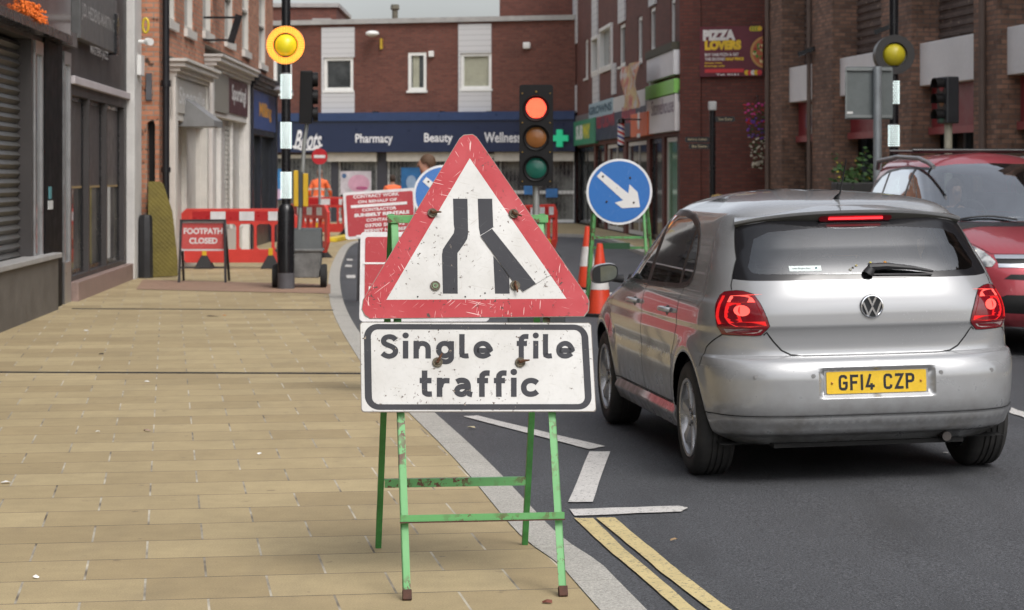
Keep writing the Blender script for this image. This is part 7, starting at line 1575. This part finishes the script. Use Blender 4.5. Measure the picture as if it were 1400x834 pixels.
# 1: workman walking away, orange suit
J, E, Rd, f_ = human(h=1.76, lean=.10, arms={'L': [(.27, -.08, 1.18), (.30, .06, .98)], 'R': [(.27, .10, 1.18), (.22, .26, 1.05)]}, step=.24)
def paint1(c):
    z = c.z / f_
    if z > 1.525: return 1
    if abs(c.x) / f_ > .19 and z < .97: return 1
    if z < .10: return 3
    if .99 < z < 1.05 or 1.22 < z < 1.27 or .36 < z < .41: return 2
    return 0
p = figure('person', 'workman in an orange hi-vis suit walking away beyond the barriers', (PX(435, 0, 59).x, 59, 0), R(-18), J, E, Rd, [HVIS, SKIN, REFL, BOOT], paint1, hair=((0, .10 * 1.15 * f_, 1.70 * f_), .098, mat('grey_stubble_hair', (.22, .15, .12), .8), .8))
# 2: workman stooping beyond the contractor notice
J, E, Rd, f_ = human(h=1.60, lean=.12)
def paint2(c):
    z = c.z / f_
    return 1 if z > 1.525 or (abs(c.x) / f_ > .19 and z < .97) else 3 if z < .1 else 0
figure('person', 'workman whose orange shoulders just show above the contractor notice', (PX(537, 0, 55).x, 55, 0), R(5), J, E, Rd, [HVIS, SKIN, REFL, BOOT], paint2, hair=((0, .12 * 1.15 * f_, 1.70 * f_), .094, mat('dark_hair', (.05, .03, .02), .8), .8))
# 3: nearer workman, head turned left, behind the hidden blue arrow sign
J, E, Rd, f_ = human(h=1.86, lean=.04, turn=0)
figure('person', 'brown haired workman in orange looking left, behind the half hidden blue arrow sign', (PX(588, 0, 28.5).x, 28.5, 0), R(88), J, E, Rd, [HVIS, SKIN, REFL, BOOT], paint2, hair=((0, (.04 * 1.15 - .018) * f_, 1.70 * f_), .104, mat('brown_hair', (.10, .055, .03), .75), 1.0))
# drivers
DR = mat('dark_jacket', (.03, .035, .05), .8)
def seated(par, x, y, zs, facing, label):
    J = {'pelvis': (0, 0, 0), 'waist': (0, -.05, .18), 'chest': (0, -.10, .40), 'upper': (0, -.11, .52), 'neck': (0, -.09, .60), 'head0': (0, -.075, .67), 'head1': (0, -.07, .77), 'head2': (0, -.08, .84), 'nose': (0, .035, .735)}
    E = [('pelvis', 'waist'), ('waist', 'chest'), ('chest', 'upper'), ('upper', 'neck'), ('neck', 'head0'), ('head0', 'head1'), ('head1', 'head2'), ('head1', 'nose')]
    Rd = {'pelvis': (.17, .13), 'waist': (.15, .11), 'chest': (.18, .12), 'upper': (.12, .09), 'neck': .052, 'head0': (.062, .078), 'head1': (.074, .092), 'head2': (.05, .06), 'nose': .013}
    for s_, k in (('L', -1), ('R', 1)):
        J['sh' + s_] = (k * .18, -.11, .51); J['elb' + s_] = (k * .24, .10, .30); J['wr' + s_] = (k * .16, .36, .36); J['palm' + s_] = (k * .15, .43, .39); J['knee' + s_] = (k * .12, .42, .08); J['ank' + s_] = (k * .12, .75, -.22); J['toe' + s_] = (k * .12, .88, -.24); J['hip' + s_] = (k * .10, .05, -.01)
        E += [('upper', 'sh' + s_), ('sh' + s_, 'elb' + s_), ('elb' + s_, 'wr' + s_), ('wr' + s_, 'palm' + s_), ('pelvis', 'hip' + s_), ('hip' + s_, 'knee' + s_), ('knee' + s_, 'ank' + s_), ('ank' + s_, 'toe' + s_)]
        Rd.update({'sh' + s_: .075, 'elb' + s_: .05, 'wr' + s_: .034, 'palm' + s_: .035, 'knee' + s_: .075, 'ank' + s_: .05, 'toe' + s_: .04, 'hip' + s_: .10})
        for fi, off in enumerate((-.027, -.009, .009, .027)): J[f'f{fi}{s_}'] = (k * (.15 - .02), .475 - .01 * fi, .40 + off); J[f'g{fi}{s_}'] = (k * .10, .47, .40 + off); E += [('palm' + s_, f'f{fi}{s_}'), (f'f{fi}{s_}', f'g{fi}{s_}')]; Rd[f'f{fi}{s_}'] = .009; Rd[f'g{fi}{s_}'] = .008
        J['th' + s_] = (k * .13, .42, .45); E.append(('palm' + s_, 'th' + s_)); Rd['th' + s_] = .01
    M_ = par.matrix_basis; loc = M_ @ Vector((x, y, zs)); rz = par.rotation_euler.z
    return figure('person', label, loc, rz, J, E, Rd, [DR, SKIN], lambda c: 1 if c.z > .585 or (c.y > .37 and c.z > .25) else 0, hair=((0, -.09, .775), .097, mat('dark_hair', (.05, .03, .02), .8), .9))
seated(SILVER, .36, 2.02, .50, 0, 'driver seen dimly through the rear glass of the silver car')
seated(REDCAR, .38, 2.45, .62, 0, 'driver at the wheel behind the windscreen of the red car')
